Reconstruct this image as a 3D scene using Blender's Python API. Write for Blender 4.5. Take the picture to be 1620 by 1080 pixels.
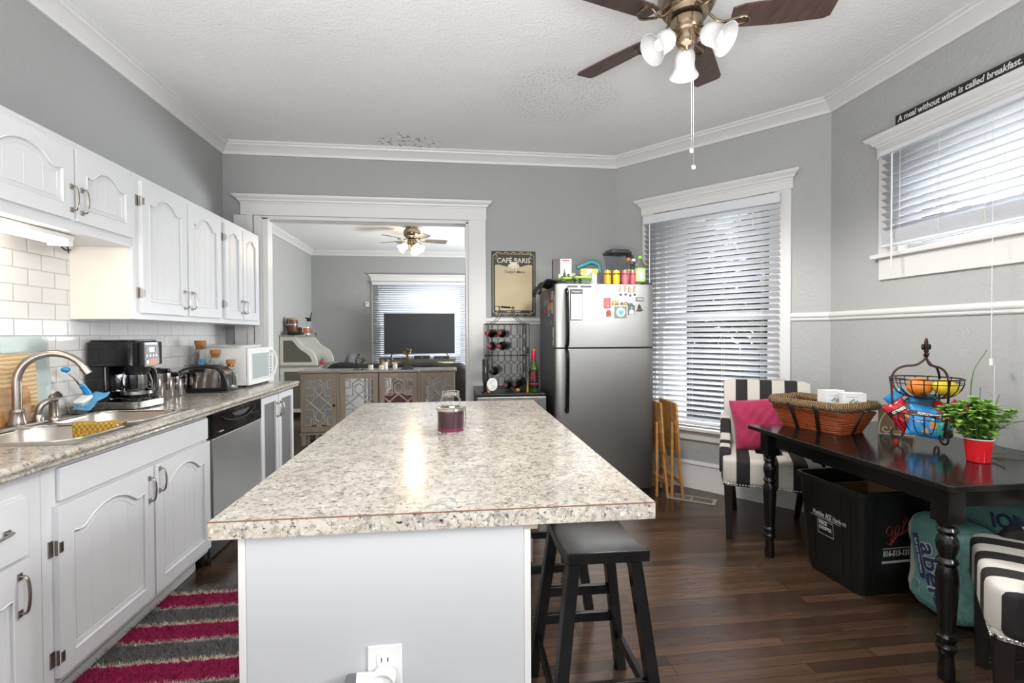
import bpy, bmesh, math, random
from mathutils import Vector, Matrix
random.seed(7)
S = bpy.context.scene
for o in list(bpy.data.objects): bpy.data.objects.remove(o)
COL = S.collection
PI = math.pi

# ------------------------------------------------------------------ camera
YAW, PITCH, ROLL, CAMH, FPX = .1212, -.0145, -.0039, 1.3075, 774.24
F = Vector((math.sin(YAW)*math.cos(PITCH), math.cos(YAW)*math.cos(PITCH), math.sin(PITCH)))
R0 = Vector((math.cos(YAW), -math.sin(YAW), 0)); U0 = R0.cross(F)
Rv = R0*math.cos(ROLL)+U0*math.sin(ROLL); Uv = U0*math.cos(ROLL)-R0*math.sin(ROLL)
cd = bpy.data.cameras.new('camera'); cam = bpy.data.objects.new('camera', cd); COL.objects.link(cam)
cam.matrix_world = Matrix(((Rv.x, Uv.x, -F.x, 0), (Rv.y, Uv.y, -F.y, 0), (Rv.z, Uv.z, -F.z, CAMH), (0, 0, 0, 1)))
cd.sensor_width = 36; cd.lens = FPX/1620*36; cd.clip_start = .02; cd.clip_end = 200
S.camera = cam

# ------------------------------------------------------------------ light and exposure
S.view_settings.view_transform = 'Standard'; S.view_settings.look = 'None'
S.view_settings.gamma = 1; S.view_settings.use_curve_mapping = False
S.view_settings.exposure = 1.17
W = bpy.data.worlds.new('sky'); S.world = W; W.use_nodes = True
bg = W.node_tree.nodes['Background']; bg.inputs[0].default_value = (.86, .93, 1, 1); bg.inputs[1].default_value = .6

def area(name, loc, target, sx, sy, power, col=(1, 1, 1), spread=PI):
    l = bpy.data.lights.new(name, 'AREA'); l.shape = 'RECTANGLE'; l.size = sx; l.size_y = sy
    l.energy = power; l.color = col; l.spread = spread
    o = bpy.data.objects.new(name, l); COL.objects.link(o); o.location = loc
    o.rotation_euler = (Vector(target)-Vector(loc)).to_track_quat('-Z', 'Y').to_euler()
    return o
def bulb(name, loc, power, col, r=.03):
    l = bpy.data.lights.new(name, 'POINT'); l.energy = power; l.color = col; l.shadow_soft_size = r
    o = bpy.data.objects.new(name, l); COL.objects.link(o); o.location = loc; return o
# daylight falling through the windows (these stand outdoors, behind the glass), then added indoor fills
area('daylight_diagonal_window', (3.5, 5.1, 4.2), (2.0, 3.7, 1.2), 2.6, 2.0, 1400, (.93, .97, 1), 1.5)
area('daylight_right_window', (4.4, 1.9, 4.2), (2.4, 1.9, 1.9), 2.4, 1.6, 240, (.93, .97, 1), 1.6)
area('daylight_living_window', (-.65, 11.9, 4.3), (-.65, 9.6, 1.3), 3.2, 2.0, 420, (.88, .94, 1))
area('fill_living_side', (2.1, 7.2, 1.4), (-.8, 7.4, 2.7), 2.4, 1.4, 150, (.93, .97, 1))  # added fill inside the living room; this wall has no window
area('fill_up_behind_camera', (-.5, -1.1, .8), (-.3, -.4, 3), 2.4, 1.2, 104, (1, .99, .98), 2.6)  # added unseen fill bounced off the ceiling, not a lamp of the room
area('fill_right_rear', (2.6, -.3, 2.1), (-1.4, 2.2, .3), 1.5, .7, 40, (.97, .985, 1), 2.3)  # added fill for the low cabinet doors; no window is built here

sl = bpy.data.lights.new('fill_spot_near_kitchen_fan', 'SPOT'); sl.energy = 64; sl.color = (1, .97, .93); sl.spot_size = 2.75; sl.spot_blend = .35; sl.shadow_soft_size = .22  # added downward fill spot beside the fan, not one of its bulbs
so = bpy.data.objects.new('fill_spot_near_kitchen_fan', sl); COL.objects.link(so); so.location = (1.0, 2.45, 2.5)

# ------------------------------------------------------------------ mesh builder
class MB:
    def __init__(s, M=None): s.V = []; s.Fc = []; s.M = M or Matrix()
    def v(s, co): s.V.append(s.M @ Vector(co)); return len(s.V)-1
    def f(s, *ids): s.Fc.append(tuple(ids))
    def poly(s, pts): s.f(*[s.v(p) for p in pts]); return s
    def box(s, x0, x1, y0, y1, z0, z1):
        a = [s.v((x, y, z)) for z in (z0, z1) for y in (y0, y1) for x in (x0, x1)]
        for q in ((0,2,3,1),(4,5,7,6),(0,1,5,4),(2,6,7,3),(0,4,6,2),(1,3,7,5)): s.f(*[a[i] for i in q])
        return s
    def frus(s, c0, sx0, sy0, c1, sx1, sy1):      # tapered box between two rectangles
        a = []
        for c, sx, sy in ((c0, sx0, sy0), (c1, sx1, sy1)):
            for dx, dy in ((-1,-1),(1,-1),(1,1),(-1,1)): a.append(s.v((c[0]+dx*sx, c[1]+dy*sy, c[2])))
        s.f(3,2,1,0) if 0 else s.f(a[3],a[2],a[1],a[0]); s.f(a[4],a[5],a[6],a[7])
        for i in range(4): j = (i+1) % 4; s.f(a[i], a[j], a[4+j], a[4+i])
        return s
    def ring(s, c, u, w, r, n): return [s.v(c+u*(r*math.cos(2*PI*i/n))+w*(r*math.sin(2*PI*i/n))) for i in range(n)]
    def tube(s, pts, r, n=8, closed=False, flat=1.0, cap=True):
        P = [Vector(p) for p in pts]; N = len(P); rf = r if callable(r) else (lambda t: r)
        prev = None; rings = []
        for i, p in enumerate(P):
            if closed: t = P[(i+1) % N]-P[i-1]
            else: t = (P[min(i+1, N-1)]-P[max(i-1, 0)])
            t = t.normalized() if t.length > 1e-9 else Vector((0, 0, 1))
            if prev is None:
                a = Vector((0, 0, 1)) if abs(t.z) < .9 else Vector((1, 0, 0)); u = t.cross(a).normalized()
            else:
                u = prev-t*prev.dot(t); u = u.normalized() if u.length > 1e-6 else t.orthogonal().normalized()
            prev = u; w = t.cross(u)
            rr = rf(i/max(1, N-1)); rings.append([s.v(p+u*(rr*math.cos(2*PI*k/n))+w*(flat*rr*math.sin(2*PI*k/n))) for k in range(n)])
        for i in range(N if closed else N-1):
            A, B = rings[i], rings[(i+1) % N]
            for k in range(n): s.f(A[k], A[(k+1) % n], B[(k+1) % n], B[k])
        if not closed and cap: s.f(*reversed(rings[0])); s.f(*rings[-1])
        return s
    def cyl(s, p0, p1, r0, r1=None, n=20):
        r1 = r0 if r1 is None else r1
        return s.tube([p0, p1], lambda t: r0+(r1-r0)*t, n)
    def lathe(s, prof, n=24, c=(0, 0, 0), cap=True, axis=None):
        c = Vector(c); rings = []
        if axis is None: A, u, w = Vector((0,0,1)), Vector((1,0,0)), Vector((0,1,0))
        else: A = Vector(axis).normalized(); u = A.orthogonal().normalized(); w = A.cross(u)
        for r, z in prof: rings.append(s.ring(c+A*z, u, w, max(r, 1e-5), n))
        for a, b in zip(rings, rings[1:]):
            for k in range(n): s.f(a[k], a[(k+1) % n], b[(k+1) % n], b[k])
        if cap: s.f(*reversed(rings[0])); s.f(*rings[-1])
        return s
    def prism(s, poly, ax, a, b):                 # ax = extrusion axis; poly in the two others (in xyz order)
        def P(p, t): return {'z': (p[0], p[1], t), 'y': (p[0], t, p[1]), 'x': (t, p[0], p[1])}[ax]
        A = [s.v(P(p, a)) for p in poly]; B = [s.v(P(p, b)) for p in poly]; n = len(poly)
        s.f(*reversed(A)); s.f(*B)
        for i in range(n): j = (i+1) % n; s.f(A[i], A[j], B[j], B[i])
        return s
    def ell(s, c, rx, ry=None, rz=None, nu=16, nv=10):
        ry = rx if ry is None else ry; rz = rx if rz is None else rz; c = Vector(c); rows = []
        top = s.v(c+Vector((0, 0, rz))); bot = s.v(c-Vector((0, 0, rz)))
        for j in range(1, nv):
            t = PI*j/nv; rows.append([s.v(c+Vector((rx*math.sin(t)*math.cos(2*PI*i/nu), ry*math.sin(t)*math.sin(2*PI*i/nu), rz*math.cos(t)))) for i in range(nu)])
        for i in range(nu): s.f(top, rows[0][i], rows[0][(i+1) % nu]); s.f(bot, rows[-1][(i+1) % nu], rows[-1][i])
        for a, b in zip(rows, rows[1:]):
            for i in range(nu): s.f(a[i], b[i], b[(i+1) % nu], a[(i+1) % nu])
        return s
    def grid(s, fn, nu, nv, cu=False, cv=False):
        A = [[s.v(fn(i/(nu if cu else nu-1), j/(nv if cv else nv-1))) for j in range(nv)] for i in range(nu)]
        for i in range(nu if cu else nu-1):
            for j in range(nv if cv else nv-1):
                a, b = (i+1) % nu, (j+1) % nv; s.f(A[i][j], A[a][j], A[a][b], A[i][b])
        return s
    def rbox(s, c, sx, sy, sz, e=.35, nu=28, nv=14):   # soft superellipsoid cushion (half sizes)
        c = Vector(c); sg = lambda x, p: math.copysign(abs(x)**p, x)
        def fn(u, v):
            a = 2*PI*u; t = PI*(v*.998+.001)-PI/2
            return c+Vector((sx*sg(math.cos(t), e)*sg(math.cos(a), e), sy*sg(math.cos(t), e)*sg(math.sin(a), e), sz*sg(math.sin(t), e)))
        return s.grid(fn, nu, nv, cu=True)

def put(name, mb, mat, parent=None, bevel=0, smooth=.7, subsurf=0, world=False, solid=0, seg=2):
    me = bpy.data.meshes.new(name); V = mb.V
    if world and parent is not None:
        root = parent
        while root.parent: root = root.parent
        inv = (Matrix.Translation(root.location) @ root.rotation_euler.to_matrix().to_4x4()).inverted(); V = [inv @ v for v in V]
    me.from_pydata([tuple(v) for v in V], [], mb.Fc)
    bm = bmesh.new(); bm.from_mesh(me); bmesh.ops.remove_doubles(bm, verts=bm.verts, dist=1e-6)
    bmesh.ops.recalc_face_normals(bm, faces=bm.faces); bm.to_mesh(me); bm.free()
    if smooth:
        me.polygons.foreach_set('use_smooth', [True]*len(me.polygons)); me.set_sharp_from_angle(angle=smooth)
    if mat: me.materials.append(mat)
    o = bpy.data.objects.new(name, me); COL.objects.link(o)
    if parent is not None: o.parent = parent
    if solid:
        m = o.modifiers.new('solid', 'SOLIDIFY'); m.thickness = solid; m.offset = 0
    if bevel:
        m = o.modifiers.new('bevel', 'BEVEL'); m.width = bevel; m.segments = seg; m.limit_method = 'ANGLE'; m.angle_limit = .6; m.harden_normals = True
    if subsurf:
        m = o.modifiers.new('sub', 'SUBSURF'); m.levels = subsurf; m.render_levels = subsurf
    return o
def tag(o, label, cat, group=None):
    o['label'] = label; o['category'] = cat
    if group: o['group'] = group
    return o
def thing(name, label, cat, loc=(0, 0, 0), rz=0, group=None):
    o = bpy.data.objects.new(name, None); o.empty_display_size = .05; COL.objects.link(o)
    o.location = loc; o.rotation_euler = (0, 0, rz); return tag(o, label, cat, group)
def struct(name, mb, mat, parent=None, **k):
    o = put(name, mb, mat, parent, **k)
    if parent is None: o['kind'] = 'structure'
    return o
def copy_tree(o, parent=None):
    c = o.copy(); COL.objects.link(c)
    if parent is not None: c.parent = parent
    for ch in list(o.children): copy_tree(ch, c)
    return c
def dup(root, loc, rz=None, label=None):
    c = copy_tree(root); c.location = loc
    if rz is not None: c.rotation_euler = (0, 0, rz)
    if label: c['label'] = label
    return c
def text(name, s, size, mat, parent, M, ext=.0006, shear=0, bold=0, world=False, sx=1, align='CENTER', fit=0):
    cu = bpy.data.curves.new(name, 'FONT'); cu.body = s; cu.size = size; cu.shear = shear; cu.offset = bold
    cu.align_x = align; cu.align_y = 'CENTER'; cu.extrude = ext; cu.resolution_u = 3
    t = bpy.data.objects.new('tmp', cu); me = bpy.data.meshes.new_from_object(t); bpy.data.objects.remove(t)
    if fit: sx = fit/(max(v.co.x for v in me.vertices)-min(v.co.x for v in me.vertices))
    mb = MB(M @ Matrix.Diagonal((sx, 1, 1, 1)))
    for v in me.vertices: mb.v(v.co)
    for p in me.polygons: mb.f(*p.vertices)
    return put(name, mb, mat, parent, smooth=0, world=world)
def frame(o, x, y, z=None):                       # 4x4 from origin and axes
    x = Vector(x).normalized(); y = Vector(y).normalized(); z = x.cross(y)
    return Matrix(((x.x, y.x, z.x, o[0]), (x.y, y.y, z.y, o[1]), (x.z, y.z, z.z, o[2]), (0, 0, 0, 1)))
def T(x, y, z): return Matrix.Translation((x, y, z))
def Rz(a): return Matrix.Rotation(a, 4, 'Z')
def Rx(a): return Matrix.Rotation(a, 4, 'X')
def Ry(a): return Matrix.Rotation(a, 4, 'Y')
def arc(c, r, a0, a1, n, plane='xz'):
    out = []
    for i in range(n+1):
        a = a0+(a1-a0)*i/n; p, q = r*math.cos(a), r*math.sin(a)
        out.append({'xz': (c[0]+p, c[1], c[2]+q), 'xy': (c[0]+p, c[1]+q, c[2]), 'yz': (c[0], c[1]+p, c[2]+q)}[plane])
    return out
def bez(pts, n=24):                               # Catmull-Rom through the points
    P = [Vector(p) for p in pts]; P = [2*P[0]-P[1]]+P+[2*P[-1]-P[-2]]; out = []
    m = max(2, n//(len(P)-3))
    for i in range(1, len(P)-2):
        for k in range(m):
            t = k/m; a, b, c, d = P[i-1], P[i], P[i+1], P[i+2]
            out.append(.5*((2*b)+(c-a)*t+(2*a-5*b+4*c-d)*t*t+(3*b-a-3*c+d)*t*t*t))
    out.append(P[-2]); return out

# ------------------------------------------------------------------ materials
def srgb(r, g, b):
    f = lambda c: ((c/255+.055)/1.055)**2.4 if c/255 > .04045 else c/255/12.92
    return (f(r), f(g), f(b), 1)
def C(h): return srgb(int(h[0:2], 16), int(h[2:4], 16), int(h[4:6], 16))
class NT:
    def __init__(s, name):
        s.m = bpy.data.materials.new(name); s.m.use_nodes = True; s.t = s.m.node_tree; s.b = s.t.nodes['Principled BSDF']
    def n(s, typ, ins=None, **kw):
        x = s.t.nodes.new(typ)
        for k, v in kw.items(): setattr(x, k, v)
        for k, v in (ins or {}).items():
            if isinstance(v, bpy.types.NodeSocket): s.t.links.new(v, x.inputs[k])
            else: x.inputs[k].default_value = v
        return x
    def co(s, scale=(1, 1, 1), swz=None):
        c = s.n('ShaderNodeTexCoord').outputs['Object']
        if swz:
            sp = s.n('ShaderNodeSeparateXYZ', {0: c}); c = s.n('ShaderNodeCombineXYZ', {i: sp.outputs[k] for i, k in enumerate(swz)}).outputs[0]
        return s.n('ShaderNodeMapping', {0: c, 'Scale': scale}).outputs[0]
    def noise(s, vec, scale, detail=3, rough=.5, dist=0):
        return s.n('ShaderNodeTexNoise', {'Vector': vec, 'Scale': scale, 'Detail': detail, 'Roughness': rough, 'Distortion': dist}).outputs['Fac']
    def ramp(s, fac, stops, interp='LINEAR'):
        r = s.n('ShaderNodeValToRGB', {0: fac}); r.color_ramp.interpolation = interp; e = r.color_ramp.elements
        while len(e) < len(stops): e.new(.5)
        for el, (p, c) in zip(e, stops): el.position = p; el.color = c if len(c) == 4 else (*c, 1)
        return r.outputs[0]
    def mix(s, fac, a, b, mode='MIX'):
        x = s.n('ShaderNodeMix', data_type='RGBA', blend_type=mode)
        for k, v in ((0, fac), (6, a), (7, b)):
            if isinstance(v, bpy.types.NodeSocket): s.t.links.new(v, x.inputs[k])
            else: x.inputs[k].default_value = v
        return x.outputs[2]
    def math(s, op, a, b=0.0):
        x = s.n('ShaderNodeMath', operation=op)
        for k, v in ((0, a), (1, b)):
            if isinstance(v, bpy.types.NodeSocket): s.t.links.new(v, x.inputs[k])
            else: x.inputs[k].default_value = v
        return x.outputs[0]
    def bump(s, h, st, dist=.01):
        b = s.n('ShaderNodeBump', {'Height': h, 'Strength': st, 'Distance': dist}); s.t.links.new(b.outputs[0], s.b.inputs['Normal'])
    def set(s, **k):
        nm = dict(col='Base Color', rough='Roughness', metal='Metallic', trans='Transmission Weight', ior='IOR', em='Emission Color', es='Emission Strength', coat='Coat Weight', spec='Specular IOR Level', aniso='Anisotropic', alpha='Alpha', sheen='Sheen Weight', sub='Subsurface Weight')
        for a, v in k.items():
            i = s.b.inputs[nm[a]]
            if isinstance(v, bpy.types.NodeSocket): s.t.links.new(v, i)
            else: i.default_value = v
        return s.m
_mc = {}
def plain(name, col, rough=.5, metal=0, nb=0, ns=60, var=0, **k):
    if name in _mc: return _mc[name]
    t = NT(name); c = C(col) if isinstance(col, str) else col
    v = t.co()
    if var:
        c = t.mix(t.noise(v, ns*.15, 4), tuple(x*(1-var) for x in c[:3])+(1,), tuple(min(1, x*(1+var)) for x in c[:3])+(1,))
    if nb: t.bump(t.noise(v, ns, 4), nb, .005)
    _mc[name] = t.set(col=c, rough=rough, metal=metal, **k); return _mc[name]

def m_wall(name, c, bs=.35):
    t = NT(name); v = t.co(); big = t.noise(v, 2.2, 3, .5, 1.5); fine = t.noise(v, 14, 5, .6, 2.2)
    col = t.mix(t.noise(v, 1.3, 2), tuple(x*.95 for x in C(c)[:3])+(1,), tuple(x*1.04 for x in C(c)[:3])+(1,))
    t.bump(t.math('ADD', t.math('MULTIPLY', big, .8), fine), bs, .012); return t.set(col=col, rough=.62)
M_wall = m_wall('grey wall paint', '989998', .22)
M_ltex = m_wall('grey trowelled wall paint', 'a4a5a3', .45)
PEEL = (-.36, 4.36); SPK = (.76, 3.38)
def m_ceiling():
    t = NT('stippled white ceiling paint'); v = t.co()
    n = t.noise(v, 60, 5, .65); pop = t.noise(v, 2.2, 3, .6, .6)
    def near(x, y, r0, r1):
        d = t.n('ShaderNodeVectorMath', {0: t.n('ShaderNodeTexCoord').outputs['Object'], 1: (x, y, 2.957)}, operation='DISTANCE').outputs['Value']
        return t.ramp(t.math('ADD', d, t.math('MULTIPLY', t.noise(v, 3, 2), .25)), [(r0, (1, 1, 1)), (r1, (0, 0, 0))])
    peel = t.ramp(t.noise(v, 24, 6, .7), [(.0, (0, 0, 0)), (.55, (0, 0, 0)), (.58, (1, 1, 1))])
    specks = t.ramp(t.noise(v, 70, 4, .7), [(.0, (0, 0, 0)), (.55, (0, 0, 0)), (.60, (.6, .6, .6))])
    spot = near(PEEL[0], PEEL[1], .36, .42); spot2 = near(SPK[0], SPK[1], .46, .60)
    col = t.mix(t.math('ADD', t.math('MULTIPLY', peel, spot), t.math('MULTIPLY', specks, spot2)), C('e6e6e6'), C('8b8985'))
    t.bump(t.math('ADD', n, t.math('MULTIPLY', pop, .8)), .6, .012); return t.set(col=col, rough=.7)
M_ceil = m_ceiling()
M_trim = plain('white trim paint', 'cfcecc', .35, nb=.08, ns=30)
M_cab = plain('white cabinet paint', 'cfd0d2', .3, nb=.1, ns=40, var=.015)
M_cream = plain('cream painted side panel', 'e0dbd0', .4, var=.03)
def m_granite(name='speckled granite laminate', rough=.16):
    t = NT(name); v = t.co((.72, .72, .72))
    big = t.noise(v, 7, 4, .6, .8); mid = t.noise(v, 38, 6, .7, 1.4); fl = t.noise(t.co((1, 1, 1)), 95, 4, .7, .5); br = t.noise(v, 60, 3, .5, .3)
    c = t.mix(t.ramp(big, [(.38, (0, 0, 0)), (.66, (1, 1, 1))]), C('b8b2a7'), C('a39d93'))
    c = t.mix(t.ramp(mid, [(.49, (0, 0, 0)), (.60, (1, 1, 1))]), c, C('827e78'))
    c = t.mix(t.ramp(t.noise(v, 22, 7, .8, 2.0), [(.55, (0, 0, 0)), (.64, (1, 1, 1))]), c, C('a8967f'))
    c = t.mix(t.ramp(fl, [(.57, (0, 0, 0)), (.64, (1, 1, 1))]), c, C('4a4744'))
    c = t.mix(t.ramp(br, [(.67, (0, 0, 0)), (.71, (1, 1, 1))]), c, C('43292a'))
    c = t.mix(t.ramp(t.noise(v, 130, 3, .6), [(.60, (0, 0, 0)), (.68, (1, 1, 1))]), c, C('c9c6bf'))
    t.bump(mid, .03, .002)
    return t.set(col=c, rough=rough)
M_gran = m_granite()
def m_floor():
    t = NT('dark oak strip floor'); v = t.co()
    br = t.n('ShaderNodeTexBrick', {'Vector': v, 'Color1': (0, 0, 0, 1), 'Color2': (1, 1, 1, 1), 'Mortar': (.5, .5, .5, 1), 'Scale': 1, 'Mortar Size': .0012, 'Mortar Smooth': .2, 'Bias': 0, 'Brick Width': .85, 'Row Height': .057}, offset=.37, offset_frequency=3)
    sp = t.n('ShaderNodeSeparateXYZ', {0: t.co((1.6, 26, 1))})
    vv = t.n('ShaderNodeCombineXYZ', {0: sp.outputs[0], 1: sp.outputs[1], 2: t.math('MULTIPLY', br.outputs['Color'], 9.0)}).outputs[0]
    g = t.noise(vv, 2.6, 6, .65, .9); c = t.mix(br.outputs['Color'], C('3a2c23'), C('5a4434'))
    c = t.mix(t.ramp(g, [(.35, (0, 0, 0)), (.7, (1, 1, 1))]), t.mix(1, c, (.62, .6, .58, 1), 'MULTIPLY'), c)
    c = t.mix(br.outputs['Fac'], c, C('17100c'))
    rgh = t.math('ADD', t.math('MULTIPLY', t.noise(v, 5, 4, .6), .16), .17)
    t.bump(t.math('ADD', t.math('MULTIPLY', t.noise(t.co((1.5, 22, 1)), 3, 3, .5), .5), t.math('MULTIPLY', br.outputs['Fac'], -1)), .10, .002)
    return t.set(col=c, rough=.24)
M_floor = m_floor()
def m_tile():
    t = NT('white subway tile'); v = t.co((1, 1, 1), (1, 2, 0)); v = t.n('ShaderNodeMapping', {0: v, 'Location': (.035, -.0788*.0+.0035+.0, 0)}).outputs[0]
    br = t.n('ShaderNodeTexBrick', {'Vector': v, 'Color1': C('dddcdb'), 'Color2': C('d6d5d5'), 'Mortar': C('b4b0aa'), 'Scale': 1, 'Mortar Size': .0018, 'Mortar Smooth': .15, 'Bias': 0, 'Brick Width': .1545, 'Row Height': .0772}, offset=.5)
    b2 = t.n('ShaderNodeTexBrick', {'Vector': v, 'Scale': 1, 'Mortar Size': .006, 'Mortar Smooth': 1, 'Brick Width': .1545, 'Row Height': .0772}, offset=.5)
    t.bump(t.math('ADD', t.math('MULTIPLY', b2.outputs['Fac'], -1), t.math('MULTIPLY', t.noise(v, 6, 2), .35)), .5, .004)
    return t.set(col=br.outputs['Color'], rough=t.math('ADD', t.math('MULTIPLY', br.outputs['Fac'], .5), .07))
M_tile = m_tile()
def m_steel(name, c, rough, swz, sc, a=.0):
    t = NT(name); v = t.co(sc, swz); n = t.noise(v, 1, 4, .6)
    t.bump(n, .03, .002); return t.set(col=t.mix(t.noise(t.co(), 2.5, 3), tuple(x*.88 for x in C(c)[:3])+(1,), C(c)), metal=1, rough=t.math('ADD', t.math('MULTIPLY', n, .12), rough), aniso=a)
M_steel = m_steel('brushed stainless steel', 'a9a8a5', .29, None, (400, 400, 6), .3)
M_steelh = m_steel('horizontally brushed stainless steel', 'a9a8a5', .22, None, (6, 6, 500), .3)
M_sink = m_steel('satin steel sink', 'c2bdb6', .24, None, (12, 300, 60))
M_nickel = plain('brushed nickel', 'a39c95', .3, 1, nb=.05, ns=200)
M_chrome = plain('polished chrome', 'd5d5d5', .08, 1)
M_black = plain('black plastic', '141415', .3)
M_blackm = plain('matte black plastic', '1a1a1b', .55, nb=.1, ns=150)
M_glossb = plain('gloss black plastic', '0b0b0c', .08)
M_iron = plain('dark wire iron', '221d1a', .4, .6)
M_whitep = plain('white plastic', 'dcdcda', .3)
M_rubber = plain('dark rubber', '0f0f10', .7)
def m_blind():
    t = NT('white faux wood slat'); t.set(col=C('e4e5e8'), rough=.35); tr = t.n('ShaderNodeBsdfTranslucent', {0: (.85, .88, .95, 1)}); mx = t.n('ShaderNodeMixShader', {0: .27, 1: t.b.outputs[0], 2: tr.outputs[0]})
    t.t.links.new(mx.outputs[0], t.t.nodes['Material Output'].inputs[0]); return t.m
M_blind = m_blind()
M_cordm = plain('white cord', 'd9d9d5', .7)
def m_glass(name, col=(1, 1, 1, 1), rough=0, ior=1.45):
    if name in _mc: return _mc[name]
    t = NT(name); _mc[name] = t.set(col=col, rough=rough, trans=1, ior=ior); return _mc[name]
M_glass = m_glass('clear glass', (.97, .985, .98, 1))
M_pane = m_glass('window glass', (1, 1, 1, 1), 0, 1.02)
M_hollow = m_glass('thin clear glass', (.97, .98, .98, 1), 0, 1.12)
def m_wood(name, a, b, sc=(1, 1, 1), rough=.35, ns=3, dist=1.5, swz=None):
    if name in _mc: return _mc[name]
    t = NT(name); v = t.co(sc, swz); g = t.noise(v, ns, 6, .6, dist)
    t.bump(g, .06, .003); _mc[name] = t.set(col=t.mix(t.ramp(g, [(.3, (0, 0, 0)), (.7, (1, 1, 1))]), C(a), C(b)), rough=rough); return _mc[name]
def m_lamp(name, col, st):
    t = NT(name); return t.set(col=(.9, .9, .9, 1), em=col, es=st, rough=.3)

# ------------------------------------------------------------------ the room
XW, YF, XR, ZC, ZW = -1.949, 4.484, 2.662, 2.86, 2.957
A = Vector((1.543, YF, 0)); B = Vector((XR, 3.174, 0)); dg = (B-A).normalized(); dn = Vector((-dg.y, dg.x, 0))
if dn.x > 0: dn = -dn                              # inward normal of the diagonal wall
LD = (B-A).length
YL = 9.93; XL = -2.72; XRL = 2.2; YB = -2.2
DIAG = frame(A, dg, (0, 0, 1))                     # local x along wall, y up; z = dg x up
dsgn = 1 if (dg.cross(Vector((0, 0, 1)))).dot(dn) > 0 else -1
def DM(): return Matrix(((dg.x, dn.x, 0, A.x), (dg.y, dn.y, 0, A.y), (0, 0, 1, 0), (0, 0, 0, 1)))   # u along wall, v into room, z up

f = MB(); f.box(-3.2, 3.2, YB-.3, YL+.3, -.1, 0); struct('floor', f, M_floor, smooth=0)
c = MB(); c.box(-3.2, 3.2, YB-.3, YL+.3, ZW, ZW+.1); struct('ceiling', c, M_ceil, smooth=0)
w = MB(); w.box(XW-.12, XW, YB, YF, 0, ZW); struct('wall_left', w, M_wall, smooth=0)
w = MB()
w.box(XW-.12-.9, -1.64, YF, YF+.15, 0, ZW); w.box(.155, A.x+.6, YF, YF+.15, 0, ZW); w.box(-1.64, .155, YF, YF+.15, 2.345, ZW)
struct('wall_far', w, M_wall, smooth=0)
# diagonal wall with its window hole
u0, u1, z0, z1 = .385, 1.365, .53, 2.36
w = MB(DM())
for a, b, c_, d in ((0, u0, 0, ZW), (u1, LD, 0, ZW), (u0, u1, 0, z0), (u0, u1, z1, ZW)): w.box(a, b, -.14, 0, c_, d)
struct('wall_diagonal', w, M_ltex, smooth=0)
# right wall with its high window hole
ry0, ry1, rz0, rz1 = 1.42, 2.665, 1.80, 2.39
w = MB()
for a, b, c_, d in ((YB, ry0, 0, ZW), (ry1, B.y, 0, ZW), (ry0, ry1, 0, rz0), (ry0, ry1, rz1, ZW)): w.box(XR, XR+.14, a, b, c_, d)
struct('wall_right', w, M_ltex, smooth=0)
# back wall (behind the camera) with a wide window
w = MB()
for a, b, c_, d in ((XW, -1.9, 0, ZW), (1.7, XR, 0, ZW), (-1.9, 1.7, 0, .6), (-1.9, 1.7, 2.7, ZW)): w.box(a, b, YB-.14, YB, c_, d)
struct('wall_back', w, M_wall, smooth=0)
# living room beyond the opening
w = MB(); w.box(XL-.12, XL, YF+.15, YL, 0, ZW); struct('wall_living_left', w, M_ltex, smooth=0)
lx0, lx1, lz0, lz1 = -1.49, .22, .55, 2.34
w = MB()
for a, b, c_, d in ((XL, lx0, 0, ZW), (lx1, XRL, 0, ZW), (lx0, lx1, 0, lz0), (lx0, lx1, lz1, ZW)): w.box(a, b, YL, YL+.14, c_, d)
struct('wall_living_far', w, M_wall, smooth=0)
w = MB(); w.box(XRL, XRL+.12, YF+.15, YL, 0, ZW); struct('wall_living_right', w, M_wall, smooth=0)

# crown moulding: profile (out from wall, height)
CR = [(0, ZC), (.012, ZC), (.018, ZC+.012), (.018, ZC+.022), (.035, ZC+.04), (.055, ZC+.058), (.07, ZC+.066), (.075, ZC+.078), (.085, ZC+.082), (.085, ZW), (0, ZW)]
def sweep(prof, pts, closed=False):               # sweep a wall profile along corner points (inward side given by normals at the points)
    mb = MB(); rings = []
    for p, nrm in pts: rings.append([mb.v((p[0]+nrm[0]*a, p[1]+nrm[1]*a, z)) for a, z in prof])
    n = len(prof)
    for r, q in zip(rings, rings[1:]):
        for k in range(n): mb.f(r[k], r[(k+1) % n], q[(k+1) % n], q[k])
    mb.f(*rings[0]); mb.f(*reversed(rings[-1])); return mb
def mit(n1, n2):
    n1 = Vector(n1).to_2d() if len(n1) > 2 else Vector(n1); n2 = Vector(n2).to_2d() if len(n2) > 2 else Vector(n2)
    m = (n1+n2); m.normalize(); return m/m.dot(n1)
nL, nF, nD, nR = Vector((1, 0)), Vector((0, -1)), Vector((dn.x, dn.y)), Vector((-1, 0))
KP = [((XW, YB), nL), ((XW, YF), mit(nL, nF)), ((A.x, YF), mit(nF, nD)), ((B.x, B.y), mit(nD, nR)), ((XR, YB), nR)]
for i, (a, b) in enumerate(zip(KP, KP[1:])): struct('trim_%d' % (i+1), sweep(CR, [a, b]), M_trim, smooth=.5)
KL = [((XL, YF+.15), nL), ((XL, YL), mit(nL, nF)), ((XRL, YL), nF)]
for i, (a, b) in enumerate(zip(KL, KL[1:])): struct('trim_%d' % (i+5), sweep(CR, [a, b]), M_trim, smooth=.5)
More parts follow.
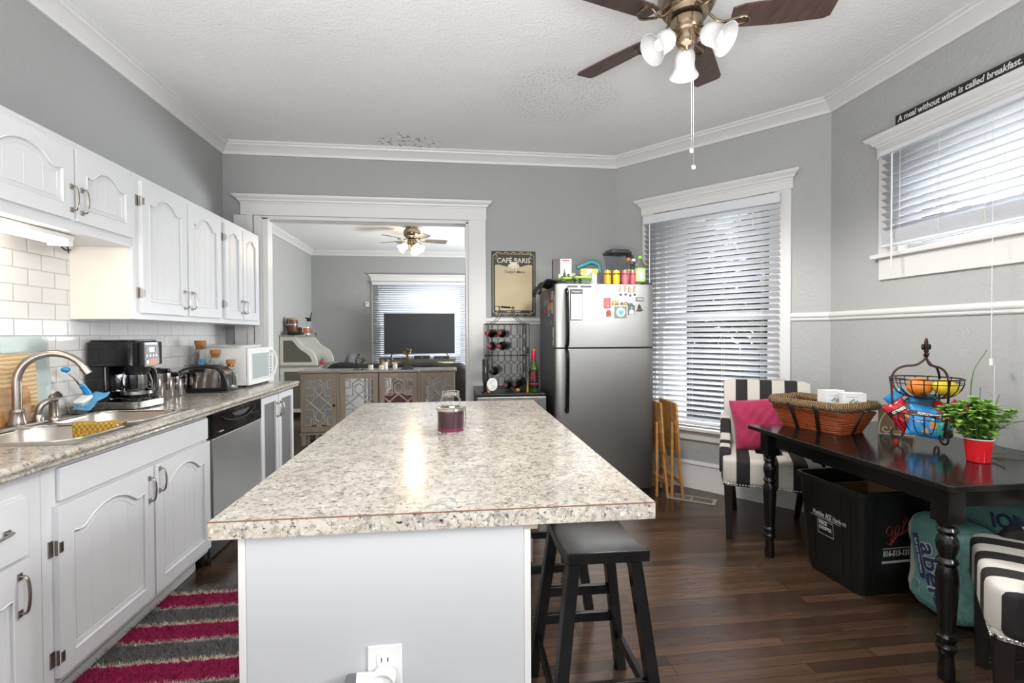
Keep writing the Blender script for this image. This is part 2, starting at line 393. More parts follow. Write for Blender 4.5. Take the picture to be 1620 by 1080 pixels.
# chair rail
RAIL = [(0, 1.398), (.008, 1.398), (.014, 1.405), (.014, 1.418), (.022, 1.424), (.026, 1.435), (.022, 1.446), (.014, 1.452), (.010, 1.458), (0, 1.458)]
struct('trim_7', sweep(RAIL, [((.306, YF), nF), ((A.x, YF), mit(nF, nD))]), M_trim)
def dp(u): return (A.x+dg.x*u, A.y+dg.y*u)
struct('trim_8', sweep(RAIL, [((A.x, YF), mit(nF, nD)), (dp(.283), nD)]), M_trim)
struct('trim_9', sweep(RAIL, [(dp(1.472), nD), ((B.x, B.y), mit(nD, nR))]), M_trim)
struct('trim_10', sweep(RAIL, [((B.x, B.y), mit(nD, nR)), ((XR, YB), nR)]), M_trim)
# tall baseboards
BB = [(0, 0), (.024, 0), (.024, .012), (.018, .02), (.018, .145), (.016, .15), (.016, .20), (.022, .206), (.02, .218), (.012, .232), (0, .232)]
struct('baseboard_diagonal', sweep(BB, [((A.x, YF), mit(nF, nD)), ((B.x, B.y), mit(nD, nR))]), M_trim)
struct('baseboard_right', sweep(BB, [((B.x, B.y), mit(nD, nR)), ((XR, YB), nR)]), M_trim)
struct('baseboard_far', sweep(BB, [((.306, YF), nF), ((A.x, YF), mit(nF, nD))]), M_trim)
struct('baseboard_living_left', sweep(BB, [((XL, YF+.15), nL), ((XL, YL), mit(nL, nF))]), M_trim)
struct('baseboard_living_far', sweep(BB, [((XL, YL), mit(nL, nF)), ((XRL, YL), nF)]), M_trim)

def header(mb, a, b, zb, board, ret=.0, d=.022):   # craftsman header: board + stepped crown, local x along, y out, z up
    zt = zb+board
    mb.box(a, b, 0, d, zb, zt)
    prof = [(0, zt), (d+.004, zt), (d+.006, zt+.012), (d+.018, zt+.018), (d+.022, zt+.032), (d+.042, zt+.046), (d+.05, zt+.058), (d+.052, zt+.068), (0, zt+.068)]
    n = len(prof); R1 = [mb.v((a-max(0, p-d), p, z)) for p, z in prof]; R2 = [mb.v((b+max(0, p-d), p, z)) for p, z in prof]
    for k in range(n): mb.f(R1[k], R1[(k+1) % n], R2[(k+1) % n], R2[k])
    mb.f(*R1); mb.f(*reversed(R2))
# wide cased opening to the living room
M = Matrix(((1, 0, 0, 0), (0, -1, 0, YF), (0, 0, 1, 0), (0, 0, 0, 1)))
o = MB(M)
o.box(-1.858, -1.74, 0, .016, 0, 2.345); o.box(-1.75, -1.70, 0, .026, 0, 2.345); o.box(-1.69, -1.63, 0, .028, 0, 2.34)
o.box(.165, .306, 0, .02, 0, 2.345); o.box(.150, .172, 0, .026, 0, 2.34)
header(o, -1.80, .312, 2.345, .10)
dr = struct('door_1', o, M_trim, bevel=.002)
j = MB(M)                                          # jambs of the pocket opening with their slot
j.box(-1.655, -1.585, -.05, 0, 0, 2.33); j.box(-1.655, -1.60, -.15, -.095, 0, 2.33)
j.box(.125, .165, -.05, 0, 0, 2.33); j.box(.12, .165, -.15, -.09, 0, 2.33)
j.box(-1.64, .155, -.05, -.0, 2.315, 2.345); j.box(-1.64, .155, -.15, -.095, 2.315, 2.345)
put('jamb', j, M_trim, dr, bevel=.002)
j = MB(M); j.box(-1.63, .15, -.09, -.055, 2.325, 2.345); put('track', j, M_nickel, dr)
j = MB(M); j.box(.119, .1215, -.088, -.058, 1.18, 1.32); j.box(.1185, .1215, -.085, -.061, .86, .88); put('strike_plate', j, M_nickel, dr)
# kitchen backsplash
bs = MB(); bs.box(XW, XW+.008, -.4, YF-.001, .90, 1.80); struct('trim_11', bs, M_tile, smooth=0)

# ------------------------------------------------------------------ windows and blinds
def window(n, M, a, b, z0, z1, ca, cb, zs, zap, zh, board, dbl=True, sillw=.03):
    mb = MB(M); mb.box(ca, a, 0, .02, zs, zh); mb.box(b, cb, 0, .02, zs, zh)
    header(mb, ca-.012, cb+.012, zh, board)
    o = struct('window_%d' % n, mb, M_trim, bevel=.0015)
    s = MB(M); s.prism([(ca-.035, -.1), (cb+.035, -.1), (cb+.035, .05), (ca-.035, .05)], 'z', zs-.028, zs)
    put('window_sill', s, M_trim, o, bevel=.006)
    s = MB(M); s.box(ca, cb, 0, .018, zap, zs-.028); put('window_apron', s, M_trim, o, bevel=.003)
    s = MB(M)
    for q in ((a-.0, a+.018, -.13, 0), (b-.018, b, -.13, 0)): s.box(*q, zs, z1)
    s.box(a, b, -.13, 0, z1-.018, z1); put('window_jamb', s, M_trim, o)
    zm = (zs+z1)/2
    def sash(nm, za, zb_, y):
        s = MB(M); t = .045
        s.box(a+.018, a+.018+t, y-.035, y, za, zb_); s.box(b-.018-t, b-.018, y-.035, y, za, zb_)
        s.box(a+.018+t, b-.018-t, y-.035, y, za, za+t); s.box(a+.018+t, b-.018-t, y-.035, y, zb_-t, zb_)
        q = put(nm, s, M_trim, o, bevel=.002)
        g = MB(M); g.box(a+.018+t, b-.018-t, y-.02, y-.016, za+t, zb_-t); put('glass_pane', g, M_pane, q, smooth=0)
    if dbl: sash('window_sash', zm-.02, z1-.018, -.085); sash('window_sash', zs+.0, zm+.025, -.048)
    else: sash('window_sash', zs, z1-.018, -.07)
    return o
def blind(label, M, a, b, ztop, zbot, val, y, tilt, sp, cords, stack=0, wand=None, pull=None, group='white slatted window blinds'):
    o = bpy.data.objects.new('window_blind', None); COL.objects.link(o); tag(o, label, 'blind', group)
    w = .0255; s = MB(M); n = int((ztop-zbot)/sp)
    for i in range(n+1):
        z = ztop-sp*(i+.5)
        if z < zbot+.012: break
        P = []
        for k in range(6):
            t = k/5*2-1; yy = w*t*math.cos(tilt); zz = w*t*math.sin(tilt)+.003*(1-t*t)
            P.append((y+yy, z+zz))
        for k in range(5):
            p, q = P[k], P[k+1]; s.poly([(a, p[0], p[1]), (b, p[0], p[1]), (b, q[0], q[1]), (a, q[0], q[1])])
    put('slats', s, M_blind, o, solid=.0028, smooth=.9)
    s = MB(M); s.box(a-.008, b+.008, y-.02, y+.035, ztop, ztop+val); put('valance', s, M_blind, o, bevel=.006)
    s = MB(M); s.box(a, b, y-.026, y+.026, zbot-.012, zbot+.006); put('bottom_rail', s, M_blind, o, bevel=.005)
    if stack:
        s = MB(M)
        for i in range(stack): s.box(a-.002*(i % 2), b, y-.026, y+.026, zbot+.007+i*.0055, zbot+.0105+i*.0055)
        put('stacked_slats', s, M_blind, o)
    s = MB(M)
    for cx in cords:
        s.tube([(cx, y+.027, ztop), (cx, y+.027, zbot)], .0011, 5); s.tube([(cx, y-.027, ztop), (cx, y-.027, zbot)], .0011, 5)
        if stack:
            for q in range(3):
                s.tube(bez([(cx+.004*q-.01+random.uniform(-.012, .012), y+.028+random.uniform(0, .006), zbot+.004+k*.0105) for k in range(7)], 20), .001, 4)
    put('ladder_cord', s, M_cordm, o)
    if wand:
        s = MB(M); s.tube([(wand[0], y+.05, wand[1]), (wand[0], y+.05, wand[2])], .0042, 6); s.tube([(wand[0], y+.02, wand[1]+.01), (wand[0], y+.05, wand[1])], .002, 6); put('tilt_wand', s, M_whitep, o)
    if pull:
        for (cx, za, zb_, weight) in pull:
            s = MB(M); s.tube([(cx, y+.04, za), (cx, y+.04, zb_)], .0014, 5); c_ = put('pull_cord', s, M_cordm, o)
            if weight: s = MB(M); s.cyl((cx, y+.04, zb_-.0), (cx, y+.04, zb_+.032), .0075, n=10); put('tassel', s, M_whitep, c_)
    return o
MD = DM()
window(1, MD, u0, u1, z0, z1, .279, 1.475, .515, .41, 2.375, .065)
blind('large white blind over the tall window beside the refrigerator', MD, .325, 1.408, 2.275, .565, .075, .052, .56, .0435, (.45, .74, 1.0, 1.29), wand=(.39, 2.27, 1.70), pull=[(1.235, 2.27, 2.13, 1)])
MR = Matrix(((0, -1, 0, XR), (-1, 0, 0, B.y), (0, 0, 1, 0), (0, 0, 0, 1)))  # u from the corner toward the camera
def ru(y): return B.y-y
window(2, MR, ru(ry1), ru(ry0), rz0, rz1, ru(2.764), ru(1.32), 1.795, 1.636, 2.385, .07, dbl=False)
blind('short white blind under the black wine sign on the right wall', MR, ru(2.69), ru(1.40), 2.375, 1.835, .03, .052, .52, .0425, (ru(2.56), ru(2.33), ru(2.1), ru(1.6)), stack=14, wand=(ru(2.59), 2.36, 1.70), pull=[(ru(2.055), 2.36, 1.15, 1), (ru(2.04), 1.15, .80, 0)])
ML = Matrix(((1, 0, 0, 0), (0, -1, 0, YL), (0, 0, 1, 0), (0, 0, 0, 1)))
window(3, ML, lx0, lx1, lz0, lz1, -1.575, .285, .55, .44, 2.36, .07)
blind('white blind glowing behind the television in the living room', ML, -1.545, .265, 2.29, .60, .06, .05, .62, .0435, (-1.3, -.9, -.4, .1), wand=(-1.42, 2.28, 1.75))
# ================================================================== LEFT SIDE: cabinets, counter, sink, small appliances
def LM(x): return Matrix(((0, 1, 0, x), (1, 0, 0, 0), (0, 0, 1, 0), (0, 0, 0, 1)))    # local (u=Y, d=out toward +X, z)
def arch_pts(a, b, z, rise, n=18):                # cathedral arch: shoulders, then a bow
    w = b-a; P = [(a, z-rise)]; s = .17*w
    for i in range(n+1):
        t = i/n; u = a+w*.04+(w*.92)*t; k = abs(2*t-1)
        h = (1-(k/.74)**2) if k < .74 else 0
        dip = -.16*math.sin(PI*(k-.74)/.26) if k > .74 else 0
        P.append((u, z-rise+rise*(max(0, h)**.85+dip*.6)))
    P.append((b, z-rise)); return P
def door_geo(mb, a, b, z0, z1, arch=True, st=.062, grooves=3):
    mb.box(a, b, 0, .012, z0, z1)
    ia, ib, iz0, iz1 = a+st, b-st, z0+st, z1-st*.9
    mb.box(a, ia, .012, .02, z0, z1); mb.box(ib, b, .012, .02, z0, z1); mb.box(ia, ib, .012, .02, z0, iz0)
    rise = min(.052, (ib-ia)*.17)
    if arch:
        P = arch_pts(ia, ib, iz1, rise)
        for p, q in zip(P, P[1:]):                # thin strips keep the curved top rail tidy
            if q[0]-p[0] < 1e-6: continue
            m = [(p[0], p[1]), (q[0], q[1]), (q[0], z1), (p[0], z1)]
            A_ = [mb.v((u, .012, z)) for u, z in m]; B_ = [mb.v((u, .02, z)) for u, z in m]
            mb.f(*B_); mb.f(A_[0], A_[1], B_[1], B_[0]); mb.f(A_[2], A_[3], B_[3], B_[2])
        out = [(u, .0195, z) for u, z in P]
    else:
        mb.box(ia, ib, .012, .02, iz1, z1); out = [(ia, .0195, iz1), (ib, .0195, iz1)]
    loop = out+[(ib, .0195, iz0), (ia, .0195, iz0)]
    mb.tube(loop, .0036, 6, closed=True)
    # raised bead around the field and shallow plank grooves
    inn = [(ia+.02+(u-ia)*(ib-ia-.04)/(ib-ia), .0125, z-.022) for u, _, z in out]+[(ib-.02, .0125, iz0+.02), (ia+.02, .0125, iz0+.02)]
    mb.tube(inn, .0016, 5, closed=True)
    for k in range(1, grooves+1):
        u = ia+(ib-ia)*k/(grooves+1); top = iz1-rise*.75 if arch else iz1
        mb.box(u-.0010, u+.0010, .0118, .0129, iz0+.022, top-.02)
def pull_handle(M, par, u, z, vert=True, L=.1, mat=None):
    mb = MB(M); h = L/2
    pts = [(-h, .0), (-h, .018), (-h*.72, .026), (0, .030), (h*.72, .026), (h, .018), (h, .0)]
    if vert: P = bez([(u, .02+d, z+s) for s, d in pts], 28)
    else: P = bez([(u+s, .02+d, z) for s, d in pts], 28)
    mb.tube(P, .0062, 8, flat=.6)
    for s in (-h, h):
        if vert: mb.box(u-.008, u+.008, .02, .025, z+s-.011, z+s+.011)
        else: mb.box(u+s-.011, u+s+.011, .02, .025, z-.008, z+.008)
    return put('handle', mb, mat or M_nickel, par, bevel=.001)
def hinge(M, par, u, z, side):                    # exposed wrap hinge on the frame beside the door
    mb = MB(M); mb.box(u+side*.003, u+side*.022, 0, .004, z-.028, z+.028); mb.cyl((u, .012, z-.026), (u, .012, z+.026), .005, n=8)
    mb.box(u-side*.016, u, .02, .0235, z-.018, z+.018)
    return put('hinge', mb, M_nickel, par, bevel=.0008)
def cab_door(M, root, a, b, z0, z1, hu, hz, hinges=(), arch=True, hside=None, g=3, L=.1):
    mb = MB(M); door_geo(mb, a, b, z0, z1, arch, grooves=g)
    d = put('door', mb, M_cab, root, bevel=.0015, world=False)
    pull_handle(M, d, hu, hz, L=L)
    for z in hinges: hinge(M, d, a if hside < 0 else b, z, hside)
    return d

XU = -1.623-.02                                    # face-frame plane of the wall cabinets (doors stand 20 mm proud)
MU = LM(XU)
def wallcab(label, y0, y1, z0, z1, top=True):
    r = thing('wall_cabinet', label, 'cabinet', (0, 0, 0)); r['group'] = 'white wall cabinets'
    mb = MB(); mb.box(XW+.009, XU, y0, y1, z0, z1)
    put('body', mb, M_cab, r, bevel=.0015)
    return r
r = wallcab('short white wall cabinet over the sink, with the strip light below it', .9, 2.758, 1.765, 2.158)
cab_door(MU, r, 1.862, 2.343, 1.81, 2.122, 2.325, 1.90, g=3); cab_door(MU, r, 2.357, 2.745, 1.81, 2.122, 2.385, 1.90, g=3)
cab_door(MU, r, 1.36, 1.845, 1.81, 2.122, 1.39, 1.90, g=3)
r = wallcab('tall white wall cabinet with a cream side, over the coffee maker', 2.762, 3.735, 1.395, 2.158)
mb = MB(); mb.box(XW+.009, XU-.02, 2.7595, 2.762, 1.395, 1.765); put('side_panel', mb, M_cream, r)
cab_door(MU, r, 2.812, 3.25, 1.43, 2.125, 3.218, 1.525, (1.535, 2.02), hside=-1)
cab_door(MU, r, 3.27, 3.70, 1.43, 2.125, 3.302, 1.525)
r = wallcab('narrow two-door white wall cabinet next to the wide opening', 3.737, 4.44, 1.395, 2.158)
cab_door(MU, r, 3.77, 4.055, 1.43, 2.125, 4.03, 1.525, (1.535, 2.02), hside=-1, g=3, L=.09)
cab_door(MU, r, 4.07, 4.375, 1.43, 2.125, 4.097, 1.525, g=3, L=.09)

# under-cabinet strip light
t = thing('strip_light', 'white tube strip light glowing under the short wall cabinet', 'light', (-1.75, 2.14, 1.7635))
mb = MB(); mb.box(-.055, .045, -.32, .32, -.022, 0); mb.box(-.05, .04, .29, .32, -.05, -.02); mb.box(-.05, .04, -.32, -.29, -.05, -.02); put('housing', mb, M_whitep, t, bevel=.004)
mb = MB(); mb.cyl((.012, -.29, -.038), (.012, .29, -.038), .0125, n=16); put('tube', mb, m_lamp('lit fluorescent tube', (1, .90, .74, 1), 4), t)
mb = MB(); mb.box(-.06, -.045, .05, .07, -.04, -.022); put('switch', mb, M_whitep, t)
mb = MB(); mb.tube(bez([(-.04, .31, -.02), (-.09, .4, -.012), (-.14, .52, -.03), (-.17, .6, -.02)], 16), .004, 6); mb.tube(bez([(-.04, .31, -.02), (-.1, .42, -.02), (-.15, .55, -.01), (-.178, .6, -.035)], 16), .003, 6); put('cord', mb, M_rubber, t)

# ---- base cabinets
XB = -1.345-.02; MBs = LM(XB)
def basecab(label, y0, y1, toe=True, mat=None, hollow=False):
    r = thing('base_cabinet', label, 'cabinet', (0, 0, 0)); r['group'] = 'white base cabinets'
    mb = MB()
    if hollow:
        mb.box(XB-.02, XB, y0, y1, .10, .873); mb.box(XW+.012, XB-.02, y0, y0+.016, .10, .873); mb.box(XW+.012, XB-.02, y1-.016, y1, .10, .873); mb.box(XW+.012, XB-.02, y0+.016, y1-.016, .10, .116)
    else: mb.box(XW+.012, XB, y0, y1, .10 if toe else .012, .873)
    mb.box(XW+.012, -1.445, y0, y1, 0.0, .10)
    put('body', mb, mat or M_cab, r, bevel=.0015); return r
r = basecab('white drawer cabinet at the near left, by the end of the sink', .75, 1.80)
mb = MB(MBs); mb.box(1.14, 1.731, 0, .018, .61, .80); mb.box(1.13, 1.735, 0, .006, .60, .81); d = put('drawer', mb, M_cab, r, bevel=.006); pull_handle(MBs, d, 1.565, .71, vert=False, L=.17)
cab_door(MBs, r, 1.20, 1.731, .125, .60, 1.69, .50, (), g=3, L=.115); 
r = basecab('white double-door sink cabinet with arched door panels', 1.802, 2.912, hollow=True)
mb = MB(MBs); mb.box(1.862, 2.893, 0, .018, .735, .852); put('false_drawer_front', mb, M_cab, r, bevel=.005)
cab_door(MBs, r, 1.847, 2.383, .128, .722, 2.352, .622, (.20, .58), hside=-1)
cab_door(MBs, r, 2.397, 2.903, .128, .722, 2.430, .645)
mb = MB(); mb.box(-1.445, -1.425, .75, 2.9, 0, .045); tr = struct('baseboard_left', mb, M_trim, bevel=.004)
# mesh-door cabinet beyond the dishwasher
r = basecab('white cabinet with dark woven mesh doors at the end of the counter', 3.632, 4.36)
def m_mesh():
    t = NT('dark punched mesh'); br = t.n('ShaderNodeTexBrick', {'Vector': t.co((1, 1, 1), (1, 2, 0)), 'Color1': C('2e2d2d'), 'Color2': C('3a3938'), 'Mortar': C('7d7a78'), 'Scale': 1, 'Mortar Size': .0022, 'Brick Width': .022, 'Row Height': .011})
    t.bump(br.outputs['Fac'], .6, .004); return t.set(col=br.outputs['Color'], rough=.6)
M_mesh = m_mesh()
for a, b, hu in ((3.645, 3.985, 3.955), (4.0, 4.345, 4.03)):
    mb = MB(MBs); s = .055; mb.box(a, a+s, 0, .02, .06, .855); mb.box(b-s, b, 0, .02, .06, .855); mb.box(a+s, b-s, 0, .02, .06, .12); mb.box(a+s, b-s, 0, .02, .81, .855)
    mb.tube([(a+s, .019, .12), (b-s, .019, .12), (b-s, .019, .81), (a+s, .019, .81)], .004, 6, closed=True)
    d = put('door', mb, M_cab, r, bevel=.002)
    m2 = MB(MBs); m2.box(a+s-.004, b-s+.004, .004, .008, .12, .81); put('mesh_panel', m2, M_mesh, d); pull_handle(MBs, d, hu, .735, L=.1)

# dishwasher
t = thing('dishwasher', 'stainless dishwasher with a black control panel under the counter', 'dishwasher', (0, 0, 0))
mb = MB(); mb.box(-1.93, -1.37, 2.92, 3.625, .10, .868); put('body', mb, M_blackm, t)
mb = MB(); mb.box(-1.37, -1.342, 2.925, 3.62, .145, .725); put('door', mb, M_steel, t, bevel=.006)
mb = MB(LM(-1.37)); mb.prism([(2.925, 0), (3.62, 0), (3.62, .035), (3.45, .043), (3.27, .046), (3.1, .043), (2.925, .035)], 'z', .728, .865); cp = put('control_panel', mb, M_glossb, t, bevel=.004)
mb = MB(LM(-1.326)); mb.tube(bez([(3.0, -.001, .838), (3.06, .005, .812), (3.16, .010, .796), (3.3, .010, .798), (3.42, .005, .815), (3.5, -.001, .842)], 30), .005, 8); put('handle', mb, M_glossb, cp)
mb = MB(LM(-1.328)); mb.prism(bez([(3.13, .838, 0), (3.2, .815, 0), (3.3, .812, 0), (3.37, .838, 0)], 12) and [(3.13, .84), (3.17, .82), (3.23, .812), (3.3, .812), (3.35, .82), (3.38, .84)], 'y', .0, .006); put('latch', mb, M_blackm, cp)
MT = frame((-1.3258, 3.0, .757), (0, 1, 0), (0, 0, 1)); text('lettering', 'FRIGIDAIRE', .011, plain('pale print', 'b8b8b8', .5), cp, MT)
for k in range(6):
    mb = MB(LM(-1.3275)); mb.cyl((3.30+k*.045, 0, .79), (3.30+k*.045, .0035, .79), .004, n=8); put('button', mb, plain('grey button', '55585a', .4), cp)
mb = MB(); mb.box(-1.42, -1.40, 2.925, 3.62, .012, .10); put('toe_panel', mb, M_blackm, t)
for y in (2.96, 3.58):
    mb = MB(); mb.cyl((-1.385, y, 0), (-1.385, y, .03), .018, n=12); mb.cyl((-1.385, y, .03), (-1.385, y, .1), .008, n=8); put('foot', mb, M_blackm, t)

# ---- counter with ogee edge and a hole for the sink
CT = .914; sy0, sy1, sx0, sx1 = 1.955, 2.775, -1.885, -1.372
mb = MB()
x_f = -1.345
for a, b, c_, d in ((XW+.009, x_f, .70, sy0), (XW+.009, x_f, sy1, 4.415), (XW+.009, sx0, sy0, sy1), (sx1, x_f, sy0, sy1)): mb.box(a, b, c_, d, .876, CT)
prof = [(x_f, CT), (-1.33, CT), (-1.319, CT-.004), (-1.3135, CT-.012), (-1.3145, CT-.02), (-1.321, CT-.024), (-1.3225, CT-.029), (-1.319, CT-.036), (-1.322, CT-.042), (-1.332, CT-.045), (x_f, CT-.045)]
R_ = [[mb.v((x, y, z)) for x, z in prof] for y in (.70, 4.415)]
n = len(prof)
for k in range(n): mb.f(R_[0][k], R_[0][(k+1) % n], R_[1][(k+1) % n], R_[1][k])
mb.f(*R_[0]); mb.f(*reversed(R_[1]))
ctop = put('kitchen_countertop', mb, M_gran, None, smooth=.9); tag(ctop, 'long speckled granite-look countertop along the left wall', 'countertop')
mb = MB(); mb.box(XW+.009, XW+.03, .70, 4.415, CT+.0005, CT+.035); bsp = put('back_lip', mb, M_gran, ctop, bevel=.004)

# ---- sink
t = thing('kitchen_sink', 'double-bowl stainless sink set in the left counter', 'sink', (0, 0, CT))
def rr(x0, x1, y0, y1, r, n=5):
    P = []
    for cx, cy, a in ((x1-r, y1-r, 0), (x0+r, y1-r, PI/2), (x0+r, y0+r, PI), (x1-r, y0+r, 3*PI/2)):
        for i in range(n+1): P.append((cx+r*math.cos(a+PI/2*i/n), cy+r*math.sin(a+PI/2*i/n)))
    return P
ox0, ox1, oy0, oy1 = sx0-.008, sx1+.008, sy0-.01, sy1+.01
bowls = [(-1.80, -1.405, 1.985, 2.345), (-1.80, -1.405, 2.385, 2.745)]
mb = MB()
bm_ = [(ox0, bowls[0][0], oy0, oy1), (bowls[0][1], ox1, oy0, oy1), (bowls[0][0], bowls[0][1], oy0, bowls[0][2]), (bowls[0][0], bowls[0][1], bowls[0][3], bowls[1][2]), (bowls[0][0], bowls[0][1], bowls[1][3], oy1)]
for q in bm_: mb.box(*q, 0.0008, .005)
for (a, b, c_, d) in bowls:                        # corner fillets closing each rounded bowl opening
    P = rr(a, b, c_, d, .09, 8); m = 9
    for k, (cx, cy) in enumerate(((b, d), (a, d), (a, c_), (b, c_))):
        seg = P[k*m:(k+1)*m]; I = [mb.v((x, y, .005)) for x, y in seg]; c0 = mb.v((cx, cy, .005)); 
        for i in range(len(I)-1): mb.f(c0, I[i], I[i+1])
put('rim', mb, M_sink, t, smooth=.5)
for (a, b, c_, d) in bowls:
    mb = MB(); lv = [(0, .005, .09), (0, -.004, .09), (.006, -.02, .09), (.014, -.12, .085), (.03, -.16, .08), (.07, -.172, .06), (.165, -.176, .01)]
    rings = []
    for ins, z, r in lv: rings.append([mb.v((x, y, z)) for x, y in rr(a+ins, b-ins, c_+ins, d-ins, r, 8)])
    for p, q in zip(rings, rings[1:]):
        for k in range(len(p)): mb.f(p[k], p[(k+1) % len(p)], q[(k+1) % len(p)], q[k])
    mb.f(*rings[-1]); bo = put('bowl', mb, M_sink, t, smooth=.9)
    mb = MB(); cx, cy = (a+b)/2, (c_+d)/2; mb.lathe([(.042, -.1755), (.044, -.172), (.036, -.173), (.03, -.178)], 20, (cx, cy, 0)); put('drain', mb, M_chrome, bo)
    mb = MB(); mb.tube([(x, y, .006) for x, y in rr(a-.004, b+.004, c_-.004, d+.004, .093, 8)], .0035, 6, closed=True); put('rim_bead', mb, M_sink, t)
# faucet on its deck plate
t = thing('faucet', 'brushed nickel gooseneck faucet behind the sink', 'faucet', (-1.838, 2.315, CT+.0055))
mb = MB(); mb.prism(rr(-.03, .03, -.14, .14, .028, 6), 'z', 0, .012); put('deck_plate', mb, M_nickel, t, bevel=.003)
mb = MB(); mb.lathe([(.03, .012), (.031, .02), (.027, .035), (.024, .06), (.026, .068), (.021, .078)], 24); put('base', mb, M_nickel, t)
mb = MB(); sp = [(0, 0, .07), (0, 0, .20)]+[(.118+.118*math.cos(PI-a), .075*(1-math.cos(a))*.55, .205+.125*math.sin(a)) for a in [i*PI*.86/22 for i in range(23)]]
sp = [(x*.92, y, z*.95 if z > .1 else z) for x, y, z in sp]; mb.tube(sp, lambda u: .0165-.003*u, 16); e = Vector(sp[-1]); dd = (Vector(sp[-1])-Vector(sp[-3])).normalized(); mb.cyl(e-dd*.004, e+dd*.03, .0165, .0155, 18); put('spout', mb, M_nickel, t)
mb = MB(); mb.lathe([(.021, .012), (.02, .03), (.015, .04)], 16, (0, .105, 0)); mb.tube(bez([(0, .105, .03), (.004, .105, .06), (.012, .118, .085), (.02, .15, .097), (.024, .175, .10)], 20), lambda u: .015-.004*u, 12); put('lever', mb, M_nickel, t)
t = thing('side_sprayer', 'brushed nickel side sprayer standing beside the faucet lever', 'sprayer', (-1.842, 2.512, CT+.0055))
mb = MB(); mb.lathe([(.027, 0), (.026, .008), (.018, .016), (.017, .03), (.018, .03), (.0165, .085), (.019, .092), (.018, .108), (.013, .118)], 20); put('stem', mb, M_nickel, t)
mb = MB(); mb.cyl((-.004, 0, .1), (.022, .004, .118), .016, .017, 16); put('spray_head', mb, M_nickel, t)

# yellow dish towel over the divider of the bowls
def towel():
    mb = MB()
    def fn(u, v):
        s = v*.20; x = -1.66+u*.20+.03*v
        if s < .03: y, z = 2.398, .0105-(.03-s)*.9
        elif s < .085: y, z = 2.398-(s-.03), .0115+.002*math.sin(u*12)
        else: q = s-.085; y = 2.343-.12*q-.003*math.sin(u*14)*q/.1; z = .010-q*.95
        return (x, y, z)
    return mb.grid(fn, 30, 26)
def m_towel():
    t = NT('yellow woven dish cloth'); v = t.co((95, 95, 75)); k = t.n('ShaderNodeTexChecker', {'Vector': v, 'Scale': 1, 'Color1': C('b89439'), 'Color2': C('8c6c28')})
    t.bump(t.noise(t.co(), 300, 2), .6, .004); return t.set(col=k.outputs[0], rough=.9)
o = put('dish_towel', MB(T(0, 0, CT)), None) if 0 else None
tw = towel(); tw.V = [v+Vector((0, 0, CT)) for v in tw.V]
o = put('dish_towel', tw, m_towel(), None, solid=.003); tag(o, 'yellow woven towel hung over the divider of the sink', 'towel')

# cutting boards leaning on the tiles
def board(name, label, y0, y1, h, th, xb, lean, mat, r=.03, hole=False):
    t = None
    M = T(xb, 0, CT+.001) @ Ry(-lean)
    mb = MB(M); mb.prism([(p[0], p[1]) for p in rr(y0, y1, 0, h, r, 6)], 'x', 0, th)
    o = put(name, mb, mat, None, bevel=.002); tag(o, label, 'cutting board', 'cutting boards behind the sink'); return o
M_fglass = m_glass('frosted cutting glass', (.86, .93, .90, 1), .35, 1.3)
board('glass_cutting_board', 'tall frosted glass cutting board, rearmost of the boards behind the sink', 2.02, 2.60, .40, .006, -1.914, .045, M_fglass, .03)
def m_rib():
    t = NT('ribbed pale maple'); w_ = t.n('ShaderNodeTexWave', {'Vector': t.co(), 'Scale': 16, 'Distortion': 2.5, 'Detail': 3, 'Detail Scale': 1}, bands_direction='Z'); t.bump(w_.outputs[1], .5, .004)
    return t.set(col=t.mix(w_.outputs[0], C('cfb48a'), C('b8966a')), rough=.5)
board('ribbed_cutting_board', 'pale ribbed wooden cutting board between the glass board and the small board', 2.02, 2.495, .315, .014, -1.905, .035, m_rib(), .025)
board('small_cutting_board', 'small brown wooden cutting board behind the faucet, frontmost of the boards', 2.05, 2.44, .17, .013, -1.888, .05, m_wood('brown maple board', '8a6138', 'b98d58', (1, 1, 6), .45), .03)

# glass dish with brush and sponge cloth
t = thing('glass_dish', 'square clear glass dish holding the dish brush beside the sink', 'dish', (-1.83, 2.70, CT+.006))
mb = MB()
def shell(mb, out, inn, zb, zt, zi):
    A_ = [mb.v((x, y, zb)) for x, y in out[0]]; B_ = [mb.v((x, y, zt)) for x, y in out[1]]; C_ = [mb.v((x, y, zt)) for x, y in inn[1]]; D_ = [mb.v((x, y, zi)) for x, y in inn[0]]; n = len(A_)
    for P_, Q_ in ((A_, B_), (B_, C_), (C_, D_)):
        for k in range(n): mb.f(P_[k], P_[(k+1) % n], Q_[(k+1) % n], Q_[k])
    mb.f(*reversed(A_)); mb.f(*D_)
shell(mb, (rr(-.05, .05, -.062, .062, .02), rr(-.062, .062, -.074, .074, .025)), (rr(-.046, .046, -.058, .058, .018), rr(-.058, .058, -.07, .07, .022)), 0, .062, .006)
put('dish', mb, M_hollow, t)
t = thing('dish_brush', 'blue and clear dish brush with white bristles in the glass dish', 'brush', (-1.835, 2.695, CT+.05))
mb = MB(Rx(.0) @ Matrix.Rotation(.35, 4, 'X')); mb.rbox((0, 0, .028), .026, .045, .010, .5); put('bristle_block', mb, M_whitep, t)
mb = MB(Matrix.Rotation(.35, 4, 'X'))
for i in range(6):
    for j in range(10): mb.cyl((-.018+i*.0072, -.036+j*.008, .022), (-.02+i*.008, -.042+j*.0094, -.002), .0022, n=5)
put('bristles', mb, plain('white bristles', 'e8e6e0', .7), t)
mb = MB(); mb.tube(bez([(0, .03, .045), (-.002, .012, .07), (-.004, -.012, .10)], 10), lambda u: .016-.003*u, 12); put('grip', mb, plain('bright blue plastic', '1f86c8', .25), t)
